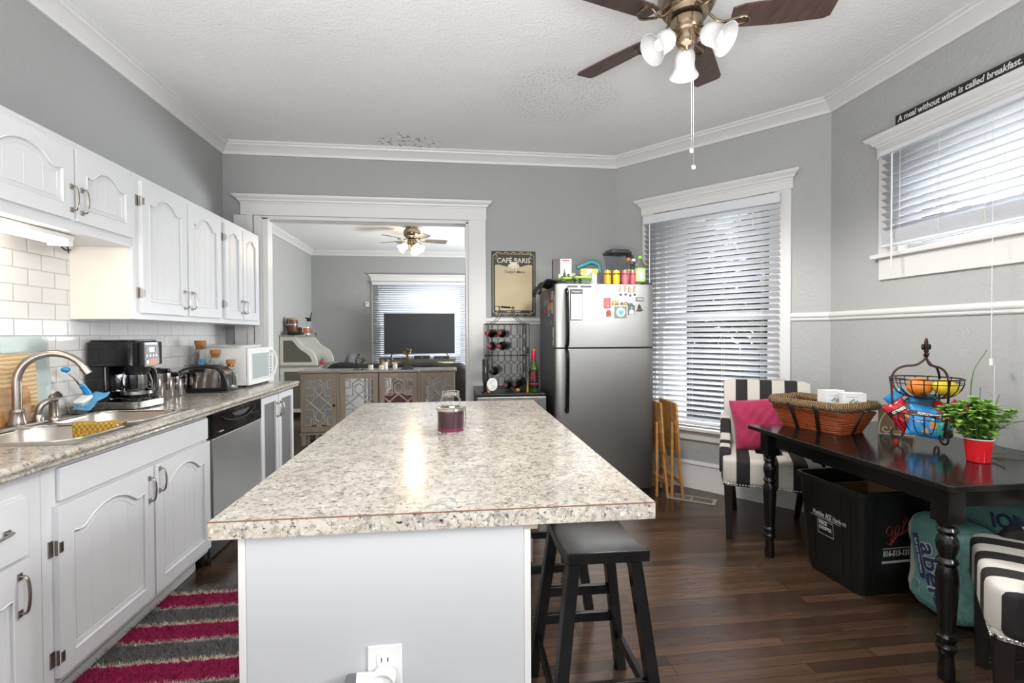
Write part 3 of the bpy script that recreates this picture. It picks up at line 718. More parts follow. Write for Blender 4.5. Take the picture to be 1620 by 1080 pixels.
mb = MB(); mb.tube(bez([(-.004, -.012, .10), (-.008, -.05, .145), (-.012, -.09, .175)], 12), .011, 12); put('tube_handle', mb, M_hollow, t)
mb = MB(); mb.ell((-.013, -.10, .183), .017, .02, .013); put('cap', mb, plain('bright blue plastic', '1f86c8', .25), t)
mb = MB(T(-1.81, 2.705, CT+.066) @ Matrix.Rotation(.42, 4, 'X')); mb.grid(lambda u, v: ((u-.5)*.07+.004*math.sin(v*9), (v-.5)*.165, .004*math.sin(v*8+u*5)), 12, 20)
o = put('sponge_cloth', mb, plain('light blue cloth', '5c9fcb', .9, nb=.6, ns=300), None, solid=.007); tag(o, 'light blue sponge cloth folded across the glass dish', 'cloth')

# coffee maker
t = thing('coffee_maker', 'black drip coffee maker with a glass carafe', 'coffee maker', (-1.79, 2.935, CT), -.10)
M_ = Rz(0)                                        # local: +x front
mb = MB(); mb.prism(rr(-.13, .14, -.115, .115, .03), 'z', .006, .045); put('base', mb, M_glossb, t, bevel=.004)
mb = MB(); mb.prism(rr(-.132, -.01, -.117, .117, .02), 'z', .045, .23); put('tower', mb, M_glossb, t, bevel=.003)
mb = MB(); mb.prism(rr(-.132, .135, -.117, .117, .035), 'z', .232, .362); hd = put('head', mb, M_glossb, t, bevel=.006)
mb = MB(); mb.prism(rr(-.12, .11, -.105, .105, .03), 'z', .362, .372); put('lid', mb, M_black, hd, bevel=.004)
mb = MB(); mb.tube([(x, y, .0255) for x, y in rr(-.132, .143, -.118, .118, .03)], .019, 8, closed=True, flat=.2) if 0 else mb.prism(rr(-.1, .1425, -.1175, .1175, .031), 'z', .006, .042); put('base_band', mb, M_steelh, t, bevel=.002)
mb = MB(); mb.cyl((.06, 0, .0455), (.06, 0, .049), .07, n=28); put('warming_plate', mb, M_black, t)
mb = MB(); mb.box(.134, .1375, -.045, .06, .225, .345); cp = put('control_panel', mb, plain('grey control panel', '6f6f72', .45, .2), hd, bevel=.003)
mb = MB(); mb.box(.137, .1385, -.012, .028, .305, .33); put('display', mb, plain('pale blue display', 'cfe0f5', .3), cp)
for k in range(4):
    mb = MB(); mb.cyl((.137, -.03+k*.024, .285), (.140, -.03+k*.024, .285), .006, n=10); put('button', mb, M_nickel, cp)
for k in range(2):
    mb = MB(); mb.cyl((.137, -.032+k*.072, .318), (.140, -.032+k*.072, .318), .005, n=10); put('button', mb, M_black, cp)
mb = MB(); mb.cyl((.137, -.03, .25), (.142, -.03, .25), .01, n=14); put('knob', mb, M_nickel, cp)
mb = MB(); mb.box(.137, .138, -.008, .05, .232, .268); put('label', mb, plain('copper label', 'b06a4a', .4), cp)
mb = MB(); c0 = (.06, 0, .0495); mb.lathe([(.06, 0), (.068, .008), (.072, .03), (.072, .09), (.062, .13), (.055, .15), (.052, .15), (.059, .13), (.069, .09), (.069, .03), (.06, .006)], 32, c0, cap=False); mb.cyl((.06, 0, .0495), (.06, 0, .0525), .06, n=32); ca = put('carafe', mb, M_hollow, t)
mb = MB(); mb.lathe([(.058, .006), (.066, .01), (.0685, .028), (.0683, .04)], 32, c0); put('coffee', mb, plain('black coffee', '0c0705', .05), ca)
mb = MB(); mb.lathe([(.0722, .025), (.0735, .026), (.0735, .042), (.0722, .043)], 32, c0, cap=False); put('band', mb, M_steelh, ca)
mb = MB(); mb.lathe([(.056, .15), (.058, .155), (.056, .17), (.03, .178)], 28, c0); put('carafe_lid', mb, M_black, ca)
mb = MB(); mb.tube(bez([(.06, .05, .21), (.062, .09, .217), (.065, .125, .20), (.064, .138, .15), (.062, .135, .10), (.06, .115, .082), (.06, .072, .085)], 30), .0105, 10, flat=1.3); put('handle', mb, M_black, ca)
mb = MB(); mb.cyl((.06, 0, .18), (.06, 0, .232), .05, .07, 24); put('brew_basket', mb, M_black, t)

# steel canisters
def canister(h, r, loc, label):
    t = thing('canister', label, 'canister', loc, 0, 'steel canisters beside the coffee maker')
    mb = MB(); mb.lathe([(r*.86, .002), (r*.88, .004), (r, h*.9), (r, h)], 32); put('body', mb, m_steel('polished canister steel', 'b5adab', .1, None, (2, 2, 2)), t)
    mb = MB(); mb.lathe([(r*1.01, h), (r*1.03, h+.006), (r*1.03, h+.02), (r*.9, h+.027), (r*.3, h+.03), (r*.3, h+.034)], 32); put('lid', mb, M_glossb, t)
    mb = MB(Rz(-.2)); mb.cyl((r*.96, 0, h*.55), (r*1.02, 0, h*.55), .011, n=10); mb.cyl((r*.97, 0, h*.42), (r*1.01, 0, h*.42), .008, n=10); put('emblem', mb, M_blackm, t)
    return t
canister(.165, .066, (-1.79, 3.23, CT), 'largest steel canister, right beside the coffee maker')
canister(.132, .054, (-1.80, 3.37, CT), 'middle-sized steel canister between the large and the small one')
canister(.112, .044, (-1.80, 3.485, CT), 'smallest steel canister, beside the toaster')

# toaster
t = thing('toaster', 'rounded black toaster with mirror-steel sides', 'toaster', (-1.715, 3.655, CT), .04)
prof = [(-.17, .012), (-.175, .03), (-.172, .09), (-.150, .145), (-.11, .172), (-.05, .185), (.05, .185), (.11, .172), (.15, .145), (.172, .09), (.175, .03), (.17, .012)]
mb = MB(); mb.prism(prof, 'y', -.085, .085); put('body', mb, M_black, t, bevel=.012)
pi_ = [(-.155, .035), (-.157, .09), (-.138, .133), (-.105, .156), (-.05, .168), (.05, .168), (.1, .158), (.123, .133), (.13, .09), (.13, .035)]
for s in (-1, 1):
    mb = MB(); mb.prism(pi_, 'y', s*.086, s*.0885); put('side_plate', mb, m_steel('mirror toaster steel', 'c0bcba', .07, None, (2, 2, 2)), t, bevel=.001)
mb = MB(); mb.box(-.12, .10, -.045, -.02, .1855, .187); mb.box(-.12, .10, .02, .045, .1855, .187); put('slots', mb, M_rubber, t)
mb = MB(); mb.box(.172, .195, -.022, .022, .125, .137); put('lever', mb, M_chrome, t, bevel=.003)
mb = MB(); mb.box(.1735, .1765, -.006, .006, .05, .12); put('lever_slot', mb, M_rubber, t)
mb = MB(); mb.cyl((.173, -.0, .035), (.19, 0, .035), .017, .014, 16); mb.cyl((.173, -.04, .035), (.184, -.04, .035), .007, n=10); mb.cyl((.173, .04, .035), (.184, .04, .035), .007, n=10); put('dial', mb, M_chrome, t)
mb = MB(); mb.prism(rr(-.165, .165, -.08, .08, .03), 'z', 0, .012); put('base', mb, M_rubber, t)

# cork-topped jars
M_cork = plain('cork', 'a5713f', .85, nb=.5, ns=200, var=.15)
def jar(h, r, loc, label, fill=False):
    t = thing('glass_jar', label, 'jar', loc, 0, 'cork-stoppered glass jars by the microwave')
    w_ = .003; n_ = r*.62
    mb = MB(); mb.lathe([(r*.9, 0), (r, .006), (r, h*.72), (n_, h*.84), (n_, h*.95), (n_+.003, h*.97), (n_, h), (n_-w_, h), (n_-w_, h*.84), (r-w_, h*.71), (r-w_, .01), (r*.85, .006)], 28, cap=False); mb.cyl((0, 0, 0), (0, 0, .005), r*.9, n=28); b = put('jar_body', mb, M_hollow, t)
    mb = MB(); mb.lathe([(n_-.004, h*.9), (n_-.003, h+.001), (n_+.004, h+.003), (n_+.005, h+.03), (n_+.003, h+.033)], 24); put('cork', mb, M_cork, t)
    return t
jar(.325, .055, (-1.83, 3.83, CT), 'tallest corked glass jar, filled with wrapped packets')
for k, (cc, x, y, z, a) in enumerate((('3e7fb8', 0, -.012, .03, .2), ('8a6a4a', -.01, -.02, .075, -.4), ('7a9a45', .02, .01, .09, .3), ('2f4a78', -.018, .0, .05, .8), ('5da3d6', .01, -.01, .11, -.2))):
    mb = MB(T(-1.83+x, 3.83+y, CT+z*1.5) @ Rz(a) @ Rx(.2*a)); mb.rbox((0, 0, .025), .024, .008, .034, .45, 16, 8); o = put('snack_packet', mb, plain('packet '+cc, cc, .4), None); tag(o, ['bright blue packet at the bottom of the tallest corked jar', 'brown packet in the middle of the tallest corked jar', 'green packet at the right of the tallest corked jar', 'dark blue packet at the left of the tallest corked jar', 'light blue packet topmost in the tallest corked jar'][k], 'packet', 'packets in the tallest jar')
jar(.175, .05, (-1.66, 3.87, CT), 'middle-height empty corked glass jar beside the microwave') if 0 else jar(.258, .05, (-1.715, 3.80, CT), 'middle-height corked jar, empty, partly behind the toaster')
jar(.185, .043, (-1.606, 3.79, CT), 'shortest corked glass jar with measure marks, right of the toaster')

# microwave (its door looks into the aisle)
t = thing('microwave_oven', 'white countertop microwave with a curved door handle', 'microwave', (-1.70, 4.155, CT))
mb = MB(); mb.box(-.175, .155, -.255, .255, .015, .295); put('body', mb, M_whitep, t, bevel=.006)
mb = MB(); mb.box(.1555, .178, -.257, .257, .013, .297); dr_ = put('door', mb, M_whitep, t, bevel=.008)
mb = MB(); mb.box(.1775, .180, -.205, .135, .06, .25); put('door_window', mb, plain('grey door glass', 'a9b2b2', .12), dr_, bevel=.001)
mb = MB(); mb.tube([(.1795, -.21, .055), (.1795, .14, .055), (.1795, .14, .255), (.1795, -.21, .255)], .005, 6, closed=True); put('window_trim', mb, M_whitep, dr_)
mb = MB(); mb.tube(bez([(.178, .17, .275), (.2, .205, .25), (.212, .222, .17), (.2, .205, .08), (.178, .17, .045)], 24), .008, 10); put('handle', mb, M_whitep, dr_)
mb = MB()
for k in range(6): mb.box(.178, .1795, .165, .195, .08+k*.025, .092+k*.025)
put('keypad', mb, plain('keypad grey', '8d8585', .4), dr_)
for x in (-.14, .13):
    for y in (-.21, .21):
        mb = MB(); mb.cyl((x, y, 0), (x, y, .016), .012, n=10); put('foot', mb, M_rubber, t)
t = thing('white_tray', 'shallow white plastic tray lying on the microwave', 'tray', (-1.72, 4.12, CT+.2955))
mb = MB(); shell(mb, (rr(-.13, .13, -.20, .20, .03), rr(-.14, .14, -.215, .215, .035)), (rr(-.125, .125, -.195, .195, .03), rr(-.135, .135, -.21, .21, .033)), 0, .022, .004); put('tray', mb, plain('off-white plastic', 'c9c9c2', .4), t)
# ================================================================== ISLAND
ia = -.0049; IO = (-.516, 1.0986)
MI = T(IO[0], IO[1], 0) @ Rz(ia)
mb = MB(MI); mb.box(0, .9873, 0, 1.8042, .8735, .9135)
it = put('island_countertop', mb, m_granite('island granite laminate', .17), None, bevel=.0012); tag(it, 'speckled grey and cream laminate slab on the kitchen island', 'countertop')
mb = MB(MI); mb.box(-.0006, .988, -.0008, .0004, .9112, .914); put('edge_seam', mb, plain('brown laminate seam', '6b4a35', .6), it)
t = thing('island_cabinet', 'white painted island cabinet under the laminate slab', 'cabinet', (IO[0], IO[1], 0), ia)
mb = MB(); mb.box(.072, .678, .045, 1.78, .012, .873); put('body', mb, M_cab, t, bevel=.002)
mb = MB(); mb.box(.066, .678, .022, .0445, 0, .8725); put('end_panel', mb, plain('smooth white panel', 'b9babc', .35, nb=.04, ns=10, var=.01), t, bevel=.002)
mb = MB(); mb.box(.05, .066, .022, .06, 0, .8725); mb.box(.678, .694, .022, .06, 0, .8725); mb.box(.05, .0715, .06, 1.78, .09, .16); put('corner_trim', mb, M_trim, t, bevel=.002)
ML_ = Matrix(((0, -1, 0, .0715), (1, 0, 0, 0), (0, 0, 1, 0), (0, 0, 0, 1)))     # doors on the aisle side, d toward -x
for a, b in ((.062, .60), (.62, 1.16), (1.18, 1.72)):
    mb = MB(ML_); mb.box(a, b, .0, .022, .70, .852); d = put('drawer', mb, M_cab, t, bevel=.008); pull_handle(ML_, d, (a+b)/2, .775, vert=False)
    mb = MB(ML_); door_geo(mb, a, b, .17, .68); d = put('door', mb, M_cab, t, bevel=.002); pull_handle(ML_, d, b-.035, .6)
    hinge(ML_, d, a, .60, -1) if a > .1 else None
    mb = MB(ML_); mb.box(a-.012, a+.012, .0225, .028, .575, .64); put('hinge', mb, M_nickel, d)
mb = MB(); mb.box(.6945, .70, .028, .055, .775, .83); put('hinge', mb, M_nickel, t, bevel=.001)
mb = MB(); mb.box(.68, .71, .02, .05, .857, .872); put('corner_block', mb, plain('bare pine', 'b7a38f', .6), t)
# outlet and plug-in air freshener
t = thing('wall_outlet', 'white two-socket outlet plate on the end of the island', 'outlet', (-.1545, 1.1203, .553))
mb = MB(); mb.prism(rr(-.038, .038, -.058, .058, .004), 'y', -.006, 0); put('cover_plate', mb, M_whitep, t, bevel=.003)
for z in (-.027, .027):
    mb = MB(); mb.prism(rr(-.017, .017, z-.014, z+.014, .008), 'y', -.008, -.006); s_ = put('socket', mb, M_whitep, t); mb = MB(); mb.box(-.008, -.006, -.0085, -.008, z-.005, z+.005); mb.box(.006, .008, -.0085, -.008, z-.005, z+.005); put('slot', mb, M_rubber, s_)
t = thing('air_freshener', 'round white plug-in air freshener in the island outlet', 'air freshener', (-.155, 1.1115, .545))
mb = MB(); mb.cyl((0, -.001, 0), (0, -.030, 0), .026, .0255, 32); mb.lathe([(.0255, 0), (.0255, .004), (.023, .004), (.022, -.004)], 32, (0, -.030, 0), axis=(0, -1, 0), cap=False); mb.cyl((0, -.026, 0), (0, -.0265, 0), .024, n=24); put('plug_body', mb, M_whitep, t)
mb = MB(); mb.cyl((.0, -.018, -.004), (-.055, -.024, -.006), .022, .030, 28); put('vent_head', mb, M_whitep, t)
mb = MB(); mb.cyl((-.055, -.024, -.006), (-.078, -.02, -.006), .0285, .026, 28); put('refill', mb, m_glass('milky refill', (.85, .87, .9, 1), .3, 1.2), t)
mb = MB()
for k in range(3): mb.cyl((-.045-.0, -.0535-.0, .004-k*.010), (-.036, -.0515, .012-k*.010), .0012, n=5)
put('vent_slits', mb, plain('grey slits', '777777', .6), t)

# candle jar
t = thing('candle_jar', 'glass candle jar with purple wax on the island', 'candle', (-.008, 2.0, .9137))
mb = MB(); mb.lathe([(.050, 0), (.054, .006), (.055, .012), (.055, .088), (.0525, .088), (.0525, .012), (.05, .006)], 40, cap=False); mb.cyl((0, 0, 0), (0, 0, .006), .051, n=40); put('jar', mb, M_hollow, t)
wx = plain('purple wax', '431c28', .35, sub=0)
mb = MB(); mb.lathe([(.0515, .0065), (.0522, .012), (.0522, .02)], 40); put('wax_foot', mb, plain('magenta wax', '8a1c4e', .3), t)
mb = MB(); mb.lathe([(.0522, .0202), (.0522, .083), (.004, .083)], 40); put('wax', mb, wx, t)
mb = MB(); mb.lathe([(.0545, .088), (.058, .089), (.0585, .099), (.055, .1005), (.042, .1005), (.042, .0985), (.052, .0975)], 40, cap=False); put('rim', mb, m_steel('shiny lid rim', 'cfc8bd', .12, None, (2, 2, 2)), t)
op = [(.0355, .1006), (.034, .106), (.036, .111), (.041, .118), (.0425, .125), (.041, .133), (.036, .139), (.0345, .143), (.0345, .160), (.0365, .163)]
mb = MB(); mb.lathe(op+[(r-.0022, z) for r, z in reversed(op)], 40, cap=False)
for z in (.146, .151, .156): mb.tube([(.0348*math.cos(a), .0348*math.sin(a), z) for a in [k*2*PI/40 for k in range(40)]], .0011, 5, closed=True)
put('glass_neck', mb, M_hollow, t, smooth=2)
mb = MB(); mb.tube([(.059, .0, .1), (.060, 0, .06), (.0585, 0, .02)], .0015, 5); put('seam', mb, M_nickel, t)

# ---- saddle stools
M_blackw = m_wood('black painted wood', '0c0c0d', '171718', (1, 8, 1), .22, 8)
def stool():
    t = thing('saddle_stool', 'black saddle-seat stool tucked under the near end of the island', 'stool', (.47, 1.635, 0), -.02, 'black saddle stools')
    mb = MB()
    def top(x, y): return .625+.026*(abs(y)/.215)**2
    nx, ny = 3, 15; up = [[mb.v(((-.128, 0, .128)[i], -.215+.43*j/(ny-1), top(0, -.215+.43*j/(ny-1)))) for j in range(ny)] for i in range(nx)]
    dn_ = [[mb.v(((-.128, 0, .128)[i], -.215+.43*j/(ny-1), top(0, -.215+.43*j/(ny-1))-.036)) for j in range(ny)] for i in range(nx)]
    for i in range(nx-1):
        for j in range(ny-1): mb.f(up[i][j], up[i+1][j], up[i+1][j+1], up[i][j+1]); mb.f(dn_[i][j], dn_[i][j+1], dn_[i+1][j+1], dn_[i+1][j])
    for j in range(ny-1):
        mb.f(up[0][j], up[0][j+1], dn_[0][j+1], dn_[0][j]); mb.f(up[2][j], dn_[2][j], dn_[2][j+1], up[2][j+1])
    for i in range(nx-1): mb.f(up[i][0], dn_[i][0], dn_[i+1][0], up[i+1][0]); mb.f(up[i][-1], up[i+1][-1], dn_[i+1][-1], dn_[i][-1])
    put('seat', mb, M_blackw, t, bevel=.004, smooth=.9)
    def lp(sx, sy, z): k = (.6-z)/.6; return Vector((sx*(.098+.075*k), sy*(.155+.055*k), z))
    for sx in (-1, 1):
        for sy in (-1, 1):
            mb = MB(); mb.frus(lp(sx, sy, 0), .019, .023, lp(sx, sy, .597), .019, .023); put('leg', mb, M_blackw, t, bevel=.003)
    def bar(p, q, w, h):
        p, q = Vector(p), Vector(q); d = (q-p).normalized(); mb = MB(frame(p, d, Vector((0, 0, 1)).cross(d) if 1 else 0)); L = (q-p).length; mb.box(0, L, -w/2, w/2, -h/2, h/2); put('stretcher', mb, M_blackw, t, bevel=.002)
    for sy, z in ((-1, .22), (1, .22)): bar(lp(-1, sy, z), lp(1, sy, z), .018, .036)
    for sx in (-1, 1): bar(lp(sx, -1, .15), lp(sx, 1, .15), .018, .036)
    for sy, z in ((-1, .34),) if 0 else (): pass
    bar(lp(-1, 1, .33), lp(1, 1, .33), .018, .036)
    for sx in (-1, 1): bar(lp(sx, -1, .575), lp(sx, 1, .575), .016, .04)
    return t
st = stool(); dup(st, (.45, 2.41, 0), .03, 'black saddle-seat stool behind the first one, mostly hidden by the island')

# ---- shag rug in the aisle
def m_rug():
    t = NT('striped shag pile'); sp = t.n('ShaderNodeSeparateXYZ', {0: t.n('ShaderNodeTexCoord').outputs['Object']})
    y = t.math('ADD', sp.outputs[1], t.math('MULTIPLY', t.math('SUBTRACT', t.noise(t.co(), 30, 2), .5), .02))
    ph = t.math('FRACT', t.math('DIVIDE', t.math('SUBTRACT', 2.745, y), .268))
    c = t.ramp(ph, [(0, C('8f8a85')), (.03, C('5d5c5b')), (.44, C('5d5c5b')), (.46, C('c3b7a5')), (.50, C('c3b7a5')), (.52, C('8e1446')), (.95, C('8e1446')), (.97, C('c3b7a5'))], 'CONSTANT')
    return t.set(col=t.mix(t.noise(t.co(), 60, 3), c, t.mix(1, c, (1.3, 1.3, 1.3, 1), 'MULTIPLY')), rough=.95)
M_rug = m_rug()
rx0, rx1, ry0_, ry1_ = -1.405, -.56, .8, 2.675
t = thing('shag_rug', 'magenta and grey striped shag rug in the aisle by the sink', 'rug', (0, 0, 0))
mb = MB(); mb.box(rx0, rx1, ry0_, ry1_, .0005, .012); put('backing', mb, M_rug, t)
mb = MB(); rnd = random.Random(3)
for i in range(42000):
    x = rnd.uniform(rx0, rx1); y = ry1_-(ry1_-1.05)*rnd.random()**1.0; a = rnd.uniform(0, 2*PI); l = rnd.uniform(.012, .03); h = rnd.uniform(.012, .024); w_ = .0018
    dx, dy = math.cos(a), math.sin(a); p = (x-dy*w_, y+dx*w_, .01); q = (x+dy*w_, y-dx*w_, .01); e = (x+dx*l, y+dy*l, .01+h)
    mb.V += [Vector(p), Vector(q), Vector(e)]; k = len(mb.V); mb.Fc.append((k-3, k-2, k-1))
me = bpy.data.meshes.new('pile'); me.from_pydata([tuple(v) for v in mb.V], [], mb.Fc); me.materials.append(M_rug)
o = bpy.data.objects.new('pile', me); COL.objects.link(o); o.parent = t; o['kind'] = 'stuff'

# ================================================================== FRIDGE AND ITS NEIGHBOURS
FX0, FX1, FY0, FY1, FH = .785, 1.575, 3.70, 4.40, 1.695
t = thing('refrigerator', 'stainless top-freezer refrigerator with black side handles', 'refrigerator', ((FX0+FX1)/2, 4.05, 0))
mb = MB(); mb.box(FX0+.01, FX1-.01, FY0+.045, FY1, .03, FH-.01); put('body', mb, plain('dark grey enamel side', '4f5052', .35, nb=.25, ns=400), t, bevel=.004, world=True)
def fdoor(z0, z1):
    P = [(FX0, FY0+.05), (FX0, FY0+.02), (FX0+.006, FY0+.006), (FX0+.02, FY0-.002), (FX0+.055, FY0-.006)]+[(FX0+.055+(FX1-FX0-.11)*k/8, FY0-.006-.006*math.sin(PI*k/8)) for k in range(1, 8)]+[(FX1-.055, FY0-.006), (FX1-.02, FY0-.002), (FX1-.004, FY0+.006), (FX1, FY0+.02), (FX1, FY0+.05)]
    mb = MB(); mb.prism(P, 'z', z0, z1); return put('door', mb, M_steel, t, bevel=.002, world=True, smooth=.5)
d1 = fdoor(1.205, FH); d2 = fdoor(.09, 1.193)
mb = MB(); mb.box(FX0+.004, FX1-.004, FY0+.004, FY0+.046, 1.193, 1.205); put('gasket', mb, M_rubber, t, world=True)
mb = MB(); mb.box(FX0+.02, FX1-.02, FY0+.03, FY0+.06, .0, .085); put('toe_grille', mb, M_blackm, t, world=True)
def fhandle(d, za, zb_, flip):
    x = .872; P = bez([(x, FY0-.008, za), (x, FY0-.045, za+(zb_-za)*.06), (x, FY0-.055, za+(zb_-za)*.3), (x, FY0-.045, za+(zb_-za)*.7), (x, FY0-.03, zb_-.01), (x, FY0-.008, zb_)], 30)
    mb = MB(); mb.tube(P, lambda u: .0145+.005*(1-u if flip else u)*0, 10, flat=1.25); put('handle', mb, M_glossb, d, world=True)
fhandle(d1, 1.215, 1.645, 0); fhandle(d2, 1.185, .73, 1)
mb = MB(); mb.prism([(FX1-.09, FY0+.0), (FX1-.01, FY0+.0), (FX1-.01, FY0+.05), (FX1-.09, FY0+.05)], 'z', FH, FH+.014); mb.box(FX0+.02, FX0+.1, FY0+.005, FY0+.05, FH, FH+.012); put('hinge_cover', mb, M_blackm, t, world=True, bevel=.003)

# magnets and papers on the freezer door
FY = FY0-.0125
def mag(name, label, cat, x0, x1, z0, z1, col, th=.003, mat=None, poly=None):
    mb = MB()
    if poly: mb.prism([(x0+(x1-x0)*p, z0+(z1-z0)*q) for p, q in poly], 'y', FY-th, FY)
    else: mb.box(x0, x1, FY-th, FY, z0, z1)
    o = put(name, mb, mat or plain('magnet '+str(col), col, .4), None, bevel=.0006); tag(o, label, cat, 'magnets on the freezer door'); return o
def onmag(o, name, mb, col, **k): return put(name, mb, plain('magnet '+col, col, .45), o, **k)
mag('label_magnet', 'left one of the two flat dark strips at the top of the freezer door', 'magnet', .879, .962, 1.667, 1.683, '4a4a4c')
mag('label_magnet', 'right one of the two flat dark strips at the top of the freezer door', 'magnet', .984, 1.070, 1.667, 1.683, '4a4a4c')
npd = thing('notepad', 'white shopping list pad with a black header on the freezer door', 'notepad', (.952, FY-.003, 1.53), 0, None)
mb = MB(); mb.box(-.049, .047, -.004, .003, -.115, .125); put('backing_card', mb, plain('dark card', '4b4b4b', .5), npd)
mb = MB(); mb.box(-.046, .042, -.008, -.0042, -.11, .085); put('paper', mb, plain('white paper', 'e4e6ea', .7), npd)
mb = MB()
for k in range(13): mb.box(-.042, .038, -.0083, -.0081, -.1+k*.0135, -.0993+k*.0135)
put('ruled_lines', mb, plain('pale ruling', 'a9aebb', .7), npd)
text('lettering', 'Shopping List', .0145, M_whitep, npd, frame((0, -.0045, .105), (1, 0, 0), (0, 0, 1)), shear=.3)
for k, (x, z, ang) in enumerate(((1.300, 1.638, .1), (1.340, 1.64, .12), (1.378, 1.632, -.02), (1.414, 1.638, .15))):
    t_ = thing('tag_magnet', ['first', 'second', 'third', 'fourth'][k]+' from the left of the four wooden tags with round white discs on the fridge', 'magnet', (x, FY, z), 0, 'wooden disc tags on the freezer door')
    mb = MB(Ry(ang)); mb.box(-.009, .006, -.003, 0, -.015, .045); put('wooden_strip', mb, plain('pale beech', 'b89070', .6), t_); 
    mb = MB(); mb.cyl((0, -.0035, -.027), (0, -.006, -.027), .021, n=24); put('disc', mb, plain('white disc', 'dcdcdc', .4), t_)
    mb = MB(); mb.cyl((.001, -.0062, -.025), (.001, -.007, -.025), .011, n=12); put('print', mb, plain('navy print', '39456b' if k % 2 == 0 else '7a4a55', .5), t_)
o = mag('pink_card_magnet', 'red card magnet with yellow figures on the freezer door', 'magnet', 1.166, 1.223, 1.507, 1.588, 'c5525c')
mb = MB(); mb.tube([(x, FY-.0036, z) for x, _, z in arc((1.192, 0, 1.54), .014, .5, 5.2, 12)], .0015, 4); mb.cyl((1.20, FY-.0035, 1.528), (1.20, FY-.0045, 1.528), .006, n=10); onmag(o, 'print', mb, 'e0c07a')
o = mag('brown_mitt_magnet', 'small brown glove-shaped magnet on the freezer door', 'magnet', 1.184, 1.230, 1.440, 1.497, '8a4a30', poly=[(.1, 0), (.9, .05), (.95, .6), (.8, .85), (.55, 1), (.3, .95), (.15, .75), (0, .7), (.1, .45)])
o = mag('arched_word_magnet', 'arched multicoloured souvenir magnet in the middle of the freezer door', 'magnet', 1.230, 1.292, 1.530, 1.575, '9a9a6a', poly=[(0, 0), (1, 0), (1, .6), (.8, .85), (.5, 1), (.2, .85), (0, .6)])
for k, cc in enumerate(('b8402f', 'c9a436', '4f8a4a', 'b8402f', '3f6fa8')):
    mb = MB(); mb.box(1.235+k*.011, 1.243+k*.011, FY-.005, FY-.003, 1.533, 1.546); onmag(o, 'colour_block', mb, cc)
o = mag('rainbow_word_magnet', 'long rainbow souvenir magnet right of the arched one', 'magnet', 1.302, 1.402, 1.532, 1.556, '3c3434', poly=[(0, .1), (1, 0), (.98, .55), (.6, .7), (.5, 1), (.35, .95), (.3, .7), (.02, .9)])
for k, cc in enumerate(('c23a3a', 'd8872f', 'd9c740', '56a04a', '3f77b8', 'a03f78')):
    mb = MB(); mb.box(1.308+k*.0152, 1.320+k*.0152, FY-.005, FY-.003, 1.536, 1.548); onmag(o, 'colour_block', mb, cc)
o = mag('grey_plaque_magnet', 'grey photo magnet with a round blue map', 'magnet', 1.252, 1.352, 1.430, 1.522, '77787a')
mb = MB(); mb.cyl((1.303, FY-.0035, 1.477), (1.303, FY-.0042, 1.477), .036, n=28); onmag(o, 'ring', mb, 'd9d2b0'); mb = MB(); mb.cyl((1.303, FY-.0043, 1.477), (1.303, FY-.005, 1.477), .030, n=28); onmag(o, 'map_disc', mb, '8ab4cf')
mb = MB(); mb.prism([(1.29, 1.488), (1.303, 1.483), (1.318, 1.488), (1.322, 1.476), (1.303, 1.456), (1.288, 1.473)], 'y', FY-.0056, FY-.0051); onmag(o, 'land', mb, '5f9a92')
o = mag('photo_magnet', 'small photo magnet of a person in a white top on the freezer door', 'photo', 1.364, 1.418, 1.457, 1.533, '4f5a5c')
mb = MB(); mb.prism([(1.374, 1.46), (1.408, 1.46), (1.413, 1.478), (1.401, 1.497), (1.381, 1.497), (1.369, 1.478)], 'y', FY-.0037, FY-.0031); onmag(o, 'white_top', mb, 'd9d5cc'); mb = MB(); mb.ell((1.391, FY-.0036, 1.510), .0075, .0012, .010, 10, 6); onmag(o, 'face', mb, 'b98a70')
o = mag('witch_hat_magnet', 'black pointed witch hat magnet near the right edge of the fridge', 'magnet', 1.424, 1.490, 1.483, 1.542, '2c2a28', poly=[(0, .05), (.3, .0), (.7, .0), (1, .18), (.8, .28), (.72, .5), (.62, .62), (.68, .72), (.42, 1), (.32, .55), (.25, .25)])
mb = MB(); mb.box(1.442, 1.473, FY-.0045, FY-.003, 1.495, 1.504); onmag(o, 'hat_band', mb, '6a4a35')
o = mag('name_plate_magnet', 'grey name plate magnet at the upper right of the freezer door', 'magnet', 1.428, 1.492, 1.562, 1.594, '6e6f71')
mb = MB(); mb.box(1.436, 1.484, FY-.0036, FY-.003, 1.577, 1.581); onmag(o, 'print', mb, 'd9d9d9')
